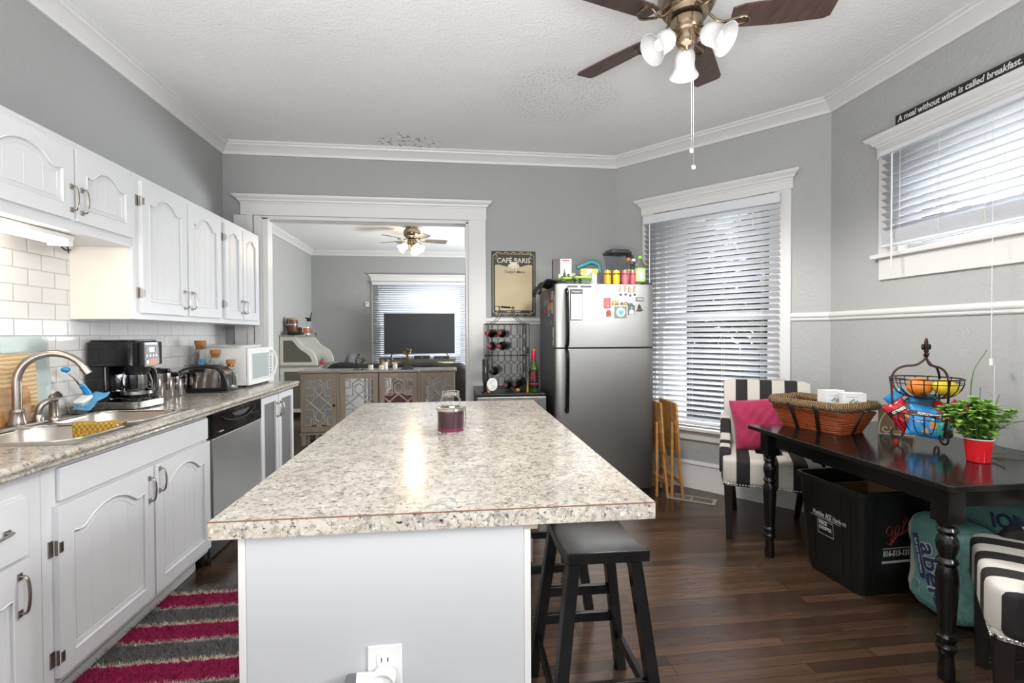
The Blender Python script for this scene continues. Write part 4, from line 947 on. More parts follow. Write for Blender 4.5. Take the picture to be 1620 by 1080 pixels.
# things clipped to the left side of the fridge
SXF = FX0+.0095
def side(name, label, cat, y0, y1, z0, z1, col, th=.006, grp='magnets on the side of the refrigerator'):
    mb = MB(); mb.box(SXF-th, SXF, y0, y1, z0, z1); o = put(name, mb, plain('side magnet '+col, col, .5), None, bevel=.002); tag(o, label, cat, grp); return o
for k, (y, z, w_, h, cc, lb) in enumerate((
    (3.80, 1.58, .05, .07, '9b8a9a', 'pale mauve souvenir magnet near the top front of the fridge side'), (3.88, 1.60, .06, .06, '55504a', 'dark grey magnet below the black bag on the fridge side'),
    (3.97, 1.54, .05, .05, 'c2503c', 'red magnet in the row on the fridge side'), (4.08, 1.55, .05, .05, '4e8fae', 'blue magnet in the row on the fridge side'), (3.88, 1.50, .05, .06, 'c9762c', 'round-cornered orange magnet on the fridge side'),
    (3.80, 1.47, .05, .09, '9b948a', 'beige magnet near the front edge of the fridge side'), (3.95, 1.45, .04, .09, '8a8a90', 'lavender strip magnet on the fridge side'), (4.1, 1.48, .05, .04, 'b03a52', 'crimson magnet toward the back of the fridge side'), (3.82, 1.385, .06, .04, '6d6a66', 'small grey magnet lowest in the cluster on the fridge side'))):
    side('souvenir_magnet', lb, 'magnet', y, y+w_, z, z+h, cc, .012)
o = side('hanging_ribbon', 'long pale patterned strip hanging on the side of the fridge', 'ribbon', 3.775, 3.825, 1.215, 1.365, 'b3b3ad', .006, None)
mb = MB(); mb.box(SXF-.0075, SXF-.006, 3.785, 3.815, 1.26, 1.285); onmag(o, 'print', mb, '4a6a8a')

# items on top of the fridge
FT = FH-.01
t = thing('wine_opener_box', 'dark box with a wine bottle picture on top of the fridge', 'box', (.90, 3.98, FT+.012), -.12)
mb = MB(); mb.box(-.075, .075, -.055, .055, 0, .225); put('carton', mb, plain('dark carton', '3f3a39', .5), t, bevel=.001)
mb = MB(); mb.box(-.015, .0752, -.0562, -.0552, .0, .224); mb.box(-.03, .0752, -.0563, -.0552, .02, .1); put('front_panel', mb, plain('white printed card', 'd9d9dc', .5), t)
mb = MB(); mb.lathe([(.012, 0), (.012, .05), (.005, .068), (.004, .095)], 10, (.018, -.0563, .05)); mb.V = [Vector((v.x, -.0563-(.001 if v.y < -.0563 else 0), v.z)) for v in mb.V]; mb.box(.04, .06, -.0573, -.0563, .05, .105); put('bottle_picture', mb, plain('dark print', '26262a', .5), t)
mb = MB(); mb.box(.0, .06, -.0573, -.0563, .205, .215); put('red_band', mb, plain('red print', '8c2f33', .5), t)
t = thing('food_container', 'clear food container with a green clip lid on the fridge top', 'container', (1.02, 3.80, FT+.0125), .05)
mb = MB(); mb.frus((0, 0, 0), .058, .05, (0, 0, .045), .068, .06); put('tub', mb, m_glass('clear smoky plastic', (.75, .85, .7, 1), .1, 1.1), t, bevel=.006)
mb = MB(); mb.prism(rr(-.072, .072, -.064, .064, .02), 'z', .046, .066); put('lid_rim', mb, plain('lime green plastic', '86b530', .35), t, bevel=.005)
mb = MB(); mb.prism(rr(-.058, .058, -.05, .05, .018), 'z', .066, .076); put('lid_top', mb, m_glass('clear lid', (.9, .93, .9, 1), .1, 1.1), t, bevel=.004)
t2 = dup(t, (.93, 3.88, FT+.0125), .3, 'second food container, dark, left of the green-lidded one'); t2['group'] = 'food containers on the fridge'
t['group'] = 'food containers on the fridge'
t = thing('black_bag', 'floppy black cloth bag hanging over the top left corner of the fridge', 'bag', (.80, 4.0, FT))
mb = MB(); P = [(.10, .010), (.04, .018), (-.03, .03), (-.075, .02), (-.10, -.02), (-.105, -.06)]
def fb(u, v):
    q = bez([(x, 0, z) for x, z in P], 20); i = min(len(q)-1, int(u*(len(q)-1))); p = q[i]; return (p.x, (v-.5)*.42+.012*math.sin(u*7), p.z+.012+.010*math.sin(v*11+u*3)+.006*math.sin(v*23))
mb.grid(fb, 20, 24); put('cloth', mb, plain('black cloth', '1b1b1c', .8, nb=.4, ns=120), t, solid=.008)
mb = MB(T(-.07, -.13, -.03) @ Ry(-.9)); mb.prism([(0.05*math.cos(a), .07*math.sin(a)) for a in [k*PI/8 for k in range(9)]], 'z', 0.03, .034); put('beige_panel', mb, plain('beige canvas', '8b877a', .8), t)
t = thing('water_pitcher', 'clear pitcher with a teal handle among the boxes on the fridge', 'pitcher', (1.155, 4.08, FT+.001))
mb = MB(); mb.frus((0, 0, 0), .07, .05, (0, 0, .165), .085, .06); put('body', mb, m_glass('clear pitcher plastic', (.9, .95, .97, 1), .05, 1.12), t, bevel=.012)
mb = MB(); mb.tube(bez([(-.10, 0, .185), (-.05, 0, .205), (.02, 0, .235), (.07, 0, .225), (.098, 0, .20), (.10, 0, .15)], 26), lambda u: .016, 8, flat=1.3); put('handle', mb, plain('teal plastic', '147a80', .35), t)
t = thing('juice_carton', 'white multipack carton with yellow fruit tops on the fridge', 'carton', (1.09, 3.90, FT+.001), .0)
mb = MB(); mb.box(-.055, .075, -.04, .05, 0, .15); put('carton', mb, plain('white carton', 'd5d6d8', .5), t, bevel=.002)
mb = MB(); mb.box(.012, .04, -.0412, -.0402, 0, .12); put('grey_stripe', mb, plain('grey print', '8e8f93', .5), t)
for x in (-.03, .058):
    mb = MB(); mb.prism([(x-.028, .148), (x+.026, .148), (x+.026, .125), (x+.004, .098), (x-.024, .122)], 'y', -.0425, -.0405); put('fruit_print', mb, plain('yellow fruit print', 'e0a53c', .5), t)
t = thing('paper_roll', 'small white wrapped roll behind the green-lidded container', 'roll', (1.0, 4.02, FT+.001)); mb = MB(); mb.cyl((0, 0, 0), (0, 0, .13), .03, n=20); put('roll', mb, plain('off-white paper', 'cbc8c2', .7), t); mb = MB(); mb.cyl((0, 0, .1301), (0, 0, .131), .012, n=12); put('core', mb, plain('brown core', '8a7a66', .8), t)
def can(x, y, c1, c2, label):
    t = thing('drink_can', label, 'can', (x, y, FT+.0125), 0, 'cans along the front of the fridge top')
    mb = MB(); mb.lathe([(.024, 0), (.028, .006), (.029, .012), (.029, .105), (.0265, .115)], 24); put('can_body', mb, plain('can '+c1, c1, .35, .3), t)
    mb = MB(); mb.lathe([(.0266, .1152), (.027, .118), (.025, .119), (.024, .116)], 24); put('can_top', mb, M_chrome, t)
    mb = MB(); mb.lathe([(.0292, .082), (.0294, .083), (.0294, .092), (.0292, .093)], 24, cap=False); put('label_band', mb, plain('can band '+c2, c2, .5), t)
can(1.235, 3.80, 'd9a02f', '5b3d22', 'orange-yellow can, leftmost of the cans on the fridge'); can(1.303, 3.79, 'd8bf2b', '5a5320', 'bright yellow can, second of the cans on the fridge')
can(1.375, 3.79, 'c9636b', '8a2f38', 'pink-red can, third of the cans on the fridge'); can(1.444, 3.80, 'c05560', '7a2a33', 'pink-red can, rightmost of the cans on the fridge')
t = thing('blender_jar', 'grey blender pitcher with a dark lid on the fridge top', 'blender', (1.40, 4.05, FT+.001), .15)
mb = MB()
def sq(c, s, z, r): return [(x, y, z) for x, y in rr(-s, s, -s, s, r, 4)]
R1 = [(.062, .03), (.062, .05), (.095, .29)]
rings = [[mb.v(p) for p in sq(0, s, z, s*.4)] for s, z in ((.06, .0), (.06, .05), (.096, .30), (.090, .30), (.055, .055))]
for p, q in zip(rings, rings[1:]):
    for k in range(len(p)): mb.f(p[k], p[(k+1) % len(p)], q[(k+1) % len(p)], q[k])
mb.f(*rings[0]); mb.f(*rings[-1]); put('jar', mb, m_glass('smoky blender plastic', (.78, .79, .81, 1), .08, 1.05), t)
mb = MB(); mb.prism(rr(-.1, .1, -.1, .1, .035), 'z', .30, .318); mb.prism(rr(-.085, .085, -.085, .085, .03), 'z', .318, .332); put('lid', mb, plain('dark grey plastic', '37383a', .4), t, bevel=.004)
mb = MB(); mb.frus((0, 0, 0), .07, .07, (0, 0, .05), .058, .058); mb.tube([(0, 0, .05), (0, 0, .14)], lambda u: .022-.012*u, 8); put('blade_base', mb, M_black, t)
mb = MB(); mb.tube(bez([(.09, 0, .295), (.135, 0, .29), (.15, 0, .25), (.143, 0, .15), (.12, 0, .08), (.065, 0, .06)], 26), .012, 8, flat=1.4); put('handle', mb, plain('dark grey plastic', '37383a', .4), t)
def bottle(x, y, s, cap, lab, label):
    t = thing('drink_bottle', label, 'bottle', (x, y, FT+.0125), 0, 'plastic bottles at the right of the fridge top')
    mb = MB(); mb.lathe([(.038*s, 0), (.045*s, .01), (.045*s, .125), (.043*s, .15), (.03*s, .18), (.016*s, .20), (.014*s, .215)], 28); put('bottle_body', mb, m_glass('clear bottle plastic', (.93, .97, .93, 1), .02, 1.15), t)
    mb = MB(); mb.lathe([(.0155*s, .213), (.017*s, .214), (.017*s, .232), (.015*s, .234)], 18); put('cap', mb, plain('cap '+cap, cap, .4), t)
    mb = MB(); mb.lathe([(.0455*s, .03), (.0458*s, .031), (.0458*s, .128), (.0455*s, .13)], 28, cap=False); l = put('label', mb, plain('wrap '+lab, lab, .4), t)
    mb = MB(); mb.lathe([(.0459*s, .124), (.0464*s, .125), (.0464*s, .134), (.0459*s, .135)], 28, cap=False); mb.lathe([(.0459*s, .026), (.0464*s, .027), (.0464*s, .034), (.0459*s, .035)], 28, cap=False); put('green_edge', mb, plain('lime print', '8cc63a', .4), l)
    mb = MB(); mb.grid(lambda u, v: (.0466*s*math.cos(-2.2+.8*u), .0466*s*math.sin(-2.2+.8*u), .045+.07*v), 8, 2); put('print_panel', mb, plain('white print panel', 'd0d4cc', .5), l)
bottle(1.50, 3.79, .95, '7fd12c', 'a9c98a', 'clear bottle with a lime green cap, frontmost on the fridge top')
bottle(1.445, 3.90, .95, 'e2651f', '7fb04a', 'bottle with an orange cap behind the cans on the fridge')
bottle(1.50, 3.93, 1.0, 'dcdcdc', 'b9c9c0', 'bottle with a white cap behind the lime-capped one')

# folding tray tables leaning by the fridge
M_tray = m_wood('varnished rubberwood', '9a6c3a', 'c49458', (1, 1, 4), .35, 6)
def tray(x, label, y):
    t = thing('folding_tray_table', label, 'tray table', (x, y, 0), -.02, 'folded wooden tray tables by the fridge')
    M0 = Ry(.0)
    mb = MB(T(.0, 0, .36) @ Ry(-.07)); 
    for k in range(4): mb.box(0.004, .020, -.18+k*.0905, -.092+k*.0905, 0, .40)
    put('tray_top', mb, M_tray, t, bevel=.003)
    for s in (-1, 1):
        mb = MB(T(.052, s*.145, 0) @ Ry(-.10)); mb.box(-.01, .01, -.011, .011, 0.001, .62); put('leg', mb, M_tray, t, bevel=.003)
        mb = MB(T(-.028, s*.12, 0) @ Ry(-.0)); mb.box(-.01, .01, -.011, .011, 0.001, .60); put('leg', mb, M_tray, t, bevel=.003)
    for z, xx, w_ in ((.12, .041, .145), (.16, -.028, .12)):
        mb = MB(); mb.box(xx-.008, xx+.008, -w_, w_, z-.016, z+.016); put('crossbar', mb, M_tray, t, bevel=.002)
    return t
tt = tray(1.655, 'folded wooden tray table nearer the refrigerator', 3.87); dup(tt, (1.775, 3.84, 0), -.06, 'folded wooden tray table leaning on the outside of the other')

# floor register
t = thing('floor_vent', 'tan metal floor register under the tall window', 'vent', (1.872, 3.652, 0.0), math.atan2(-.76, .649)+.22)
mb = MB(); mb.box(-.18, .18, -.07, -.052, 0.0005, .006); mb.box(-.18, .18, .052, .07, 0.0005, .006); mb.box(-.18, -.155, -.052, .052, 0.0005, .006); mb.box(.155, .18, -.052, .052, 0.0005, .006); mb.box(-.008, .008, -.052, .052, .0005, .006); put('frame', mb, plain('tan metal', 'a39b8c', .4, .4), t, bevel=.001)
mb = MB(); mb.box(-.155, .155, -.052, .052, .0003, .0008); put('duct_shadow', mb, M_rubber, t)
mb = MB()
for k in range(30): x = -.15+k*.0104; mb.box(x, x+.004, -.052, .052, .001, .005)
put('louvres', mb, plain('tan metal', 'a39b8c', .4, .4), t)

# cafe sign
t = thing('cafe_sign', 'black and parchment menu board on the far wall', 'sign', (.5625, YF, 1.772))
mb = MB(); mb.box(-.205, .205, -.008, -.001, -.30, .30); put('board', mb, plain('distressed black tin', '24211d', .5, var=.2), t, bevel=.001)
mb = MB(); P = [(-.172, -.243), (.172, -.243), (.172, .172), (.14, .177), (.07, .158), (.0, .148), (-.07, .158), (-.14, .177), (-.172, .172)]; mb.prism(P, 'y', -.0088, -.008); put('parchment', mb, plain('aged parchment', 'b9a988', .6, var=.12, ns=30), t)
gold = plain('faded cream print', 'c2b487', .6)
mb = MB()
mb.tube([(-.190, -.009, -.26), (-.190, -.009, .26), (-.165, -.009, .272), (.165, -.009, .272), (.190, -.009, .26), (.190, -.009, -.26), (.165, -.009, -.272), (-.165, -.009, -.272)], .002, 4, closed=True)
for k in range(-2, 3):
    for s in (-1, 1): mb.tube([(k*.07+.028*math.cos(a), -.009, s*(.270+.017*math.sin(a))) for a in [j*PI/8 for j in range(9)]], .0028, 4)
for sx in (-1, 1):
    for sz in (-1, 1): mb.tube([(sx*(.17+.018*math.cos(a)), -.009, sz*(.25+.018*math.sin(a))) for a in [j*PI/6 for j in range(10)]], .0025, 4)
put('scroll_border', mb, gold, t)
text('lettering', 'CAF\u00c9 PARIS', .062, plain('cream lettering', 'd5d0be', .6), t, frame((0, -.0095, .212), (1, 0, 0), (0, 0, 1)), sx=.98, bold=.0006)
text('lettering', "Today's Menu", .034, plain('dark brown print', '2b2118', .6), t, frame((.005, -.0095, .108), (1, 0, 0), (0, 0, 1)), shear=.35, bold=.0005)
text('lettering', 'LA RESTAURANT', .017, plain('cream lettering', 'd5d0be', .6), t, frame((0, -.0095, -.2555), (1, 0, 0), (0, 0, 1)))
mb = MB(); mb.ell((0, -.0095, .165), .055, .0012, .022, 24, 6); c_ = put('saucer', mb, plain('cream china print', 'cfc6ae', .5), t)
mb = MB(); mb.prism([(-.034, .205), (.034, .205), (.03, .182), (.018, .168), (-.018, .168), (-.03, .182)], 'y', -.0118, -.0108); mb.tube([(.036+.012*math.cos(a), -.0112, .19+.011*math.sin(a)) for a in [-1.5+j*.5 for j in range(7)]], .002, 4); put('cup', mb, plain('cream cup print', 'ded6c0', .5), t)
mb = MB(); mb.ell((0, -.0122, .204), .030, .0008, .006, 20, 6); put('coffee_print', mb, plain('brown print', '6a3f24', .5), t)

# wine cooler
WT = .84
t = thing('wine_cooler', 'low black and steel wine cooler beside the fridge', 'wine cooler', (.46, 4.10, 0))
mb = MB(); mb.box(-.27, .27, -.26, .36, .02, WT-.015); put('body', mb, M_blackm, t, bevel=.004)
mb = MB(); mb.box(-.275, .275, -.28, .36, WT-.015, WT); put('top', mb, M_black, t, bevel=.004)
mb = MB(); s = .055; mb.box(-.272, -.272+s, -.315, -.265, .05, WT-.022); mb.box(.272-s, .272, -.315, -.265, .05, WT-.022); mb.box(-.272+s, .272-s, -.315, -.265, WT-.022-s, WT-.022); mb.box(-.272+s, .272-s, -.315, -.265, .05, .05+s); dd_ = put('door_frame', mb, M_steelh, t, bevel=.004)
mb = MB(); mb.box(-.218, .218, -.30, -.285, .1, WT-.077); put('door_glass', mb, plain('black door glass', '0a0b0d', .04), dd_)
mb = MB(); mb.box(.02, .05, -.302, -.3005, WT-.10, WT-.082); put('display', mb, m_lamp('lit green display', (.55, 1, .2, 1), 1.5), dd_)
for k in range(4): mb = MB(); mb.cyl((-.06+k*.02+(.1 if k > 1 else 0), -.3, WT-.09), (-.06+k*.02+(.1 if k > 1 else 0), -.302, WT-.09), .003, n=8); put('button', mb, M_nickel, dd_)
for sx in (-.22, .22):
    for sy in (-.2, .3): mb = MB(); mb.cyl((sx, sy, 0), (sx, sy, .022), .02, n=10); put('foot', mb, M_rubber, t)

# wire wine rack
t = thing('wine_rack', 'tall black wire wine rack with looped cradles', 'wine rack', (.455, 4.10, WT))
mb = MB(); r_ = .0028
for y in (-.07, .09):
    for x in (-.185, -.165, -.125, .125, .15, .18): mb.tube([(x, y, .0), (x, y, .56)], r_, 5)
    for z in (.02, .29, .555): mb.tube([(-.185, y, z), (.18, y, z)], r_*.8, 5)
    for z in (.29, .555):
        for a, b in ((-.185, -.125), (.125, .18)): mb.box(a, b, y-.003, y+.003, z-.004, z+.004)
for x in (-.185, .18):
    for z in (.02, .29, .555): mb.tube([(x, -.07, z), (x, .09, z)], r_, 5)
put('frame', mb, M_iron, t)
mb = MB()
for row in range(5):
    zc = .075+row*.107
    for k in range(5):
        xc = -.108+k*.054
        for y in (-.07,): mb.tube([(xc+.031*math.cos(a), y, zc+.05*math.sin(a)) for a in [j*2*PI/20 for j in range(20)]], .0022, 5, closed=True)
    for sx in (-1, 1): mb.tube([(sx*.15, -.07+.16*j/12, zc+.045*math.cos(PI*(j/6-1))) for j in range(13)], .002, 5)
put('cradle_loops', mb, M_iron, t)
mb = MB()
for s in (-1, 1):
    for dx in (0, .05): mb.tube(bez([(s*(.15-dx*.6), -.07, .555), (s*(.10-dx*.5), -.05, .59), (s*(.065-dx*.4), 0, .64), (s*.06-dx*.2, 0, .705)], 20), .0028, 5)
mb.tube([(-.10, 0, .705), (.07, 0, .69)], .0028, 6); mb.tube([(-.05, 0, .70), (.03, 0, .694)], .008, 8); mb.tube([(-.10, 0, .705), (-.105, 0, .67)], .0028, 5); put('carrying_handle', mb, M_iron, t)
mb = MB(); mb.box(.178, .184, -.02, .05, .30, .36); put('side_plate', mb, M_iron, t)
# bottles lying in the rack (necks toward the room)
def wbottle():
    t = thing('wine_bottle', 'x', 'wine bottle', (0, 0, 0), 0, 'wine bottles lying in the wire rack')
    ax = (0, -1, 0)
    mb = MB(); mb.lathe([(.03, -.14), (.037, -.135), (.037, .04), (.034, .065), (.018, .10), (.0145, .12), (.0145, .15)], 24, axis=ax); put('bottle_body', mb, m_glass('dark bottle glass', (.02, .035, .02, 1), .02, 1.5) if 0 else plain('dark bottle glass opaque', '0d100d', .06), t)
    mb = MB(); mb.lathe([(.0152, .115), (.0158, .117), (.016, .168), (.012, .170)], 20, axis=ax); put('capsule', mb, plain('dark red foil', '7d1f26', .35, .3), t)
    return t
wb = wbottle(); zt = Matrix()
spots = [(-.125, .475, 'red', 'top row, left of the wire rack'), (-.035, .475, 'red', 'top row, second in the wire rack'), (-.125, .37, 'red', 'second row, left of the wire rack'), (-.03, .37, 'red', 'second row, right one of the pair in the wire rack'),
         (-.10, .165, 'dark', 'alone in the fourth row of the wire rack'), (.005, .05, 'maroon', 'bottom row, left one in the wire rack'), (.095, .055, 'maroon', 'bottom row, right one in the wire rack')]
for k, (x, z, cc, lb) in enumerate(spots):
    o = wb if k == 0 else copy_tree(wb); o.location = (.455+x, 4.08, WT+z+.002); o.rotation_euler = (0, 0, -.35+.06*(k % 3)) if 1 else 0
    o['label'] = 'dark wine bottle, '+lb
    if cc != 'red':
        for ch in o.children:
            if ch.name.startswith('capsule'): ch.data = ch.data.copy(); ch.data.materials[0] = plain('foil '+cc, '181014' if cc == 'dark' else '4a2228', .35, .3)
# standing bottle
t = thing('wine_bottle', 'green wine bottle with a red neck and black label, standing on the cooler', 'wine bottle', (.655, 3.93, WT))
mb = MB(); mb.lathe([(.034, 0), (.038, .006), (.038, .185), (.034, .212), (.02, .24), (.0145, .26), (.0145, .318), (.0155, .32), (.0155, .33)], 32); put('bottle_body', mb, plain('green bottle glass', '2f4a14', .05), t)
mb = MB(); mb.lathe([(.0385, .03), (.0388, .031), (.0388, .178), (.0385, .18)], 32, cap=False); l = put('label', mb, plain('black label', '16110f', .5), t)
mb = MB()
for a, b in (((-.016, .085), (.0, .165)), ((0, .165), (.014, .085)), ((-.012, .12), (.014, .11)), ((-.02, .10), (-.008, .17)), ((.008, .17), (.02, .095))):
    mb.tube([(.0395*math.sin(p[0]/.0395-.35), -.0395*math.cos(p[0]/.0395-.35), p[1]) for p in (a, b)], .0022, 5)
put('label_mark', mb, plain('dark red print', 'a0252c', .5), l)
mb = MB(); mb.lathe([(.0389, .062), (.0392, .0625), (.0392, .070), (.0389, .0705)], 32, cap=False); put('label_stripe', mb, plain('red stripe', '8f3038', .5), l)
mb = MB(); mb.lathe([(.0152, .245), (.0158, .247), (.0162, .325), (.0158, .327)], 24, cap=False); put('capsule', mb, plain('bright red foil', 'b01e34', .3, .3), t)
mb = MB(); mb.cyl((0, 0, .328), (0, 0, .35), .0105, n=16); put('cork', mb, M_cork, t)
# black electric opener with its white tag
t = thing('electric_opener', 'black electric wine opener standing on its base', 'wine opener', (.262, 3.93, WT))
mb = MB(); mb.lathe([(.034, 0), (.034, .008), (.022, .012)], 24); put('stand', mb, M_black, t)
mb = MB(); mb.lathe([(.021, .012), (.022, .09)], 24); put('clear_sleeve', mb, M_hollow, t)
mb = MB(); mb.lathe([(.0235, .09), (.024, .095), (.024, .265), (.022, .27)], 24); put('body', mb, M_blackm, t)
mb = MB(); mb.box(-.003, .003, -.0255, -.024, .16, .205); put('switch', mb, M_nickel, t)
t = thing('round_tag', 'round white tag with handwriting leaning by the black opener', 'tag', (.315, 3.90, WT))
mb = MB(); mb.ell((0, 0, .068), .042, .003, .052, 32, 12); put('tag', mb, plain('white tag', 'd8d8d4', .6), t)
mb = MB(); rn = random.Random(5)
for z, x0_, x1_ in ((.098, -.016, .02), (.082, -.022, -.004), (.056, -.006, .022), (.043, -.006, .016)):
    mb.tube([(x0_+(x1_-x0_)*k/14, -.0045, z+rn.uniform(-.0035, .0035)) for k in range(15)], .0009, 4)
put('handwriting', mb, M_rubber, t)
t = thing('wine_cork', 'small cork lying in front of the rack between bottles and glass', 'cork', (.525, 3.94, WT)); mb = MB(); mb.ell((0, 0, .015), .017, .017, .015); put('cork', mb, M_cork, t)
t = thing('wine_cork', 'small cork lying at the foot of the round white tag', 'cork', (.285, 3.885, WT)); mb = MB(); mb.ell((0, 0, .012), .013, .013, .012); put('cork', mb, M_cork, t)
def wineglass(x, y, h, r, label):
    t = thing('wine_glass', label, 'wine glass', (x, y, WT), 0, 'glasses behind the red-necked bottle')
    mb = MB(); mb.lathe([(.034, 0), (.034, .002), (.006, .005), (.004, .02), (.004, h*.42), (r*.5, h*.48), (r, h*.65), (r*.98, h*.8), (r*.8, h), (r*.78, h), (r*.95, h*.8), (r*.96, h*.66), (r*.45, h*.5), (.001, h*.46)], 28, cap=False); mb.cyl((0, 0, 0), (0, 0, .001), .034, n=28); put('glass', mb, M_hollow, t)
wineglass(.66, 4.07, .27, .044, 'tall clear wine glass right behind the red-necked bottle'); wineglass(.585, 3.98, .20, .034, 'smaller clear glass left of the red-necked bottle')
mb = MB(T(.61, 3.95, WT)); mb.tube(bez([(0, 0, .0), (.0, .0, .05), (-.006, 0, .085)], 8), lambda u: .016-.012*u, 8); o = put('gold_foil_bag', mb, plain('gold foil', 'b08a2c', .3, .6), None); tag(o, 'small gold wrapped stopper beside the red-necked bottle', 'stopper')
# ================================================================== RIGHT SIDE: table, chairs, clutter
def m_blackpaint():
    t = NT('worn black table paint'); v = t.co(); 
    n = t.noise(t.co((1, 1, 1)), 26, 6, .75, .4); c = t.mix(t.ramp(n, [(.70, (0, 0, 0)), (.715, (1, 1, 1))]), C('121211'), C('a86f3e'))
    return t.set(col=c, rough=.22)
M_tbl = m_blackpaint(); M_tblp = plain('black table paint', '101010', .2, nb=.04, ns=30)
TX0, TX1, TY0, TY1 = 1.752, 2.62, 1.525, 2.735
t = thing('dining_table', 'black painted table with worn edges and turned legs along the right wall', 'table', (1.755, 1.53, 0), .0)
def tloc(v): return v
mb = MB(); ch = .012
mb.prism([(0, ch), (ch, 0), (.865, 0), (.865, 1.205), (ch, 1.205), (0, 1.205-ch)], 'z', .738, .76)
top = put('tabletop', mb, m_wood('satin black table top', '0b0b0b', '181817', (10, 1, 1), .13, 5), t, bevel=.003)
mb = MB(); mb.prism([(-.0015, ch), (ch, -.0015), (.866, -.0015), (.866, .004), (ch, .004), (.004, ch), (.004, 1.2), (-.0015, 1.2)], 'z', .7385, .7585); put('worn_edge', mb, M_tbl, top, bevel=.001)
mb = MB()
for a, b, c_, d in ((.075, .095, .10, 1.10), (.77, .79, .10, 1.10), (.10, .79, .075, .095), (.10, .79, 1.11, 1.13)): mb.box(a, b, c_, d, .655, .738)
put('apron', mb, M_tblp, t, bevel=.002)
LEG = [(.0, 0), (.021, 0), (.026, .008), (.027, .03), (.024, .07), (.022, .10), (.026, .112), (.031, .12), (.033, .13), (.027, .139), (.026, .15), (.031, .158), (.0335, .168), (.027, .176), (.024, .183), (.026, .2), (.031, .28), (.035, .36), (.035, .40), (.031, .425), (.0265, .435), (.031, .442), (.0355, .45), (.031, .459), (.025, .466), (.027, .478), (.034, .50), (.035, .52), (.031, .54), (.024, .553), (.029, .560), (.034, .568), (.030, .577), (.026, .582), (.031, .589), (.034, .596), (.030, .602)]
for (x, y) in ((.085, .085), (.085, 1.12), (.78, .085), (.78, 1.12)):
    mb = MB(); mb.lathe(LEG, 28, (x, y, 0)); 
    mb.box(x-.036, x+.036, y-.036, y+.036, .60, .738)
    put('leg', mb, M_tblp, t, bevel=.0015, smooth=.8)

# striped upholstered chairs
def m_stripe(ax=0, off=9.633):
    t = NT('black and ivory striped fabric'); sp = t.n('ShaderNodeSeparateXYZ', {0: t.n('ShaderNodeTexCoord').outputs['Object']})
    ph = t.math('FRACT', t.math('DIVIDE', t.math('ADD', sp.outputs[ax], off), .156))
    c = t.ramp(ph, [(0, C('bfbab2')), (.455, C('1b1618'))], 'CONSTANT'); c2 = t.ramp(ph, [(0, C('bfbab2')), (.50, C('1b1618')), (.995, C('bfbab2'))], 'CONSTANT')
    t.bump(t.noise(t.co(), 500, 2), .25, .001); return t.set(col=c2, rough=.8)
M_str = m_stripe(); M_str2 = m_stripe(1, 9.64); M_bleg = m_wood('espresso chair leg', '110d0c', '1d1614', (1, 1, .2), .3, 8)
def chair(label, loc, rz):
    t = thing('striped_chair', label, 'chair', loc, rz, 'striped dining chairs')
    mb = MB(); mb.rbox((0, -.01, .435), .285, .27, .088, .22, 40, 16); put('seat', mb, M_str, t, smooth=1.2)
    mb = MB()
    def bk(u, v):                                 # back shell: thick slab, leaning and curving round at the sides
        a = 2*PI*u; w_ = .268; th = .038; sg = lambda x, p: math.copysign(abs(x)**p, x)
        x = w_*sg(math.cos(a), .35)*(1-.0*v); yy = th*sg(math.sin(a), .5)
        z = .40+v*.57; return (x*(1+.03*v), .235+yy+.085*v*v-.045*(abs(x)/w_)**3, z+(-.012 if abs(x) > .24 else 0)*v)
    N = 40
    rings = [[mb.v(bk(i/N, j/12)) for i in range(N)] for j in range(13)]
    for p, q in zip(rings, rings[1:]):
        for k in range(N): mb.f(p[k], p[(k+1) % N], q[(k+1) % N], q[k])
    mb.f(*rings[-1]); mb.f(*reversed(rings[0])); put('backrest', mb, M_str, t, bevel=.014, smooth=1.0, seg=3)
    for s in (-1, 1):
        mb = MB(); P = [(.235, .40), (.235, .74), (.20, .72), (.16, .66), (.10, .60), (.02, .572), (-.10, .565), (-.17, .55), (-.195, .51), (-.195, .42), (-.18, .40)]
        mb.prism(P, 'x', s*.262-.034, s*.262+.034); put('arm', mb, M_str2, t, bevel=.02, smooth=1.0, seg=3)
    mb = MB(); mb.prism(rr(-.272, .272, -.268, .25, .03), 'z', .345, .375); put('seat_rail', mb, M_str, t, bevel=.004)
    mb = MB(); n = 34
    for k in range(n): mb.ell((-.272+.544*k/(n-1), -.271, .356), .0068, .004, .0068, 8, 5)
    for s in (-1, 1):
        for k in range(1, 30): mb.ell((s*.274, -.265+.5*k/29, .356), .004, .0068, .0068, 8, 5)
    put('nailhead_trim', mb, M_chrome, t)
    for s in (-1, 1):
        mb = MB(); mb.frus((s*.235, -.238, 0), .018, .018, (s*.242, -.238, .36), .025, .025); put('leg', mb, M_bleg, t, bevel=.003)
        mb = MB(); mb.frus((s*.20, .33, 0), .018, .019, (s*.215, .26, .18), .021, .022); mb.frus((s*.215, .26, .18), .021, .022, (s*.225, .235, .36), .024, .026); put('leg', mb, M_bleg, t, bevel=.003)
    return t
chair('striped upholstered chair with the pink pillow between the table and the tall window', (2.075, 3.005, 0), -.54)
chair('striped upholstered chair at the near end of the table, cut off by the frame', (2.06, 1.335, 0), -PI*.75-.0)
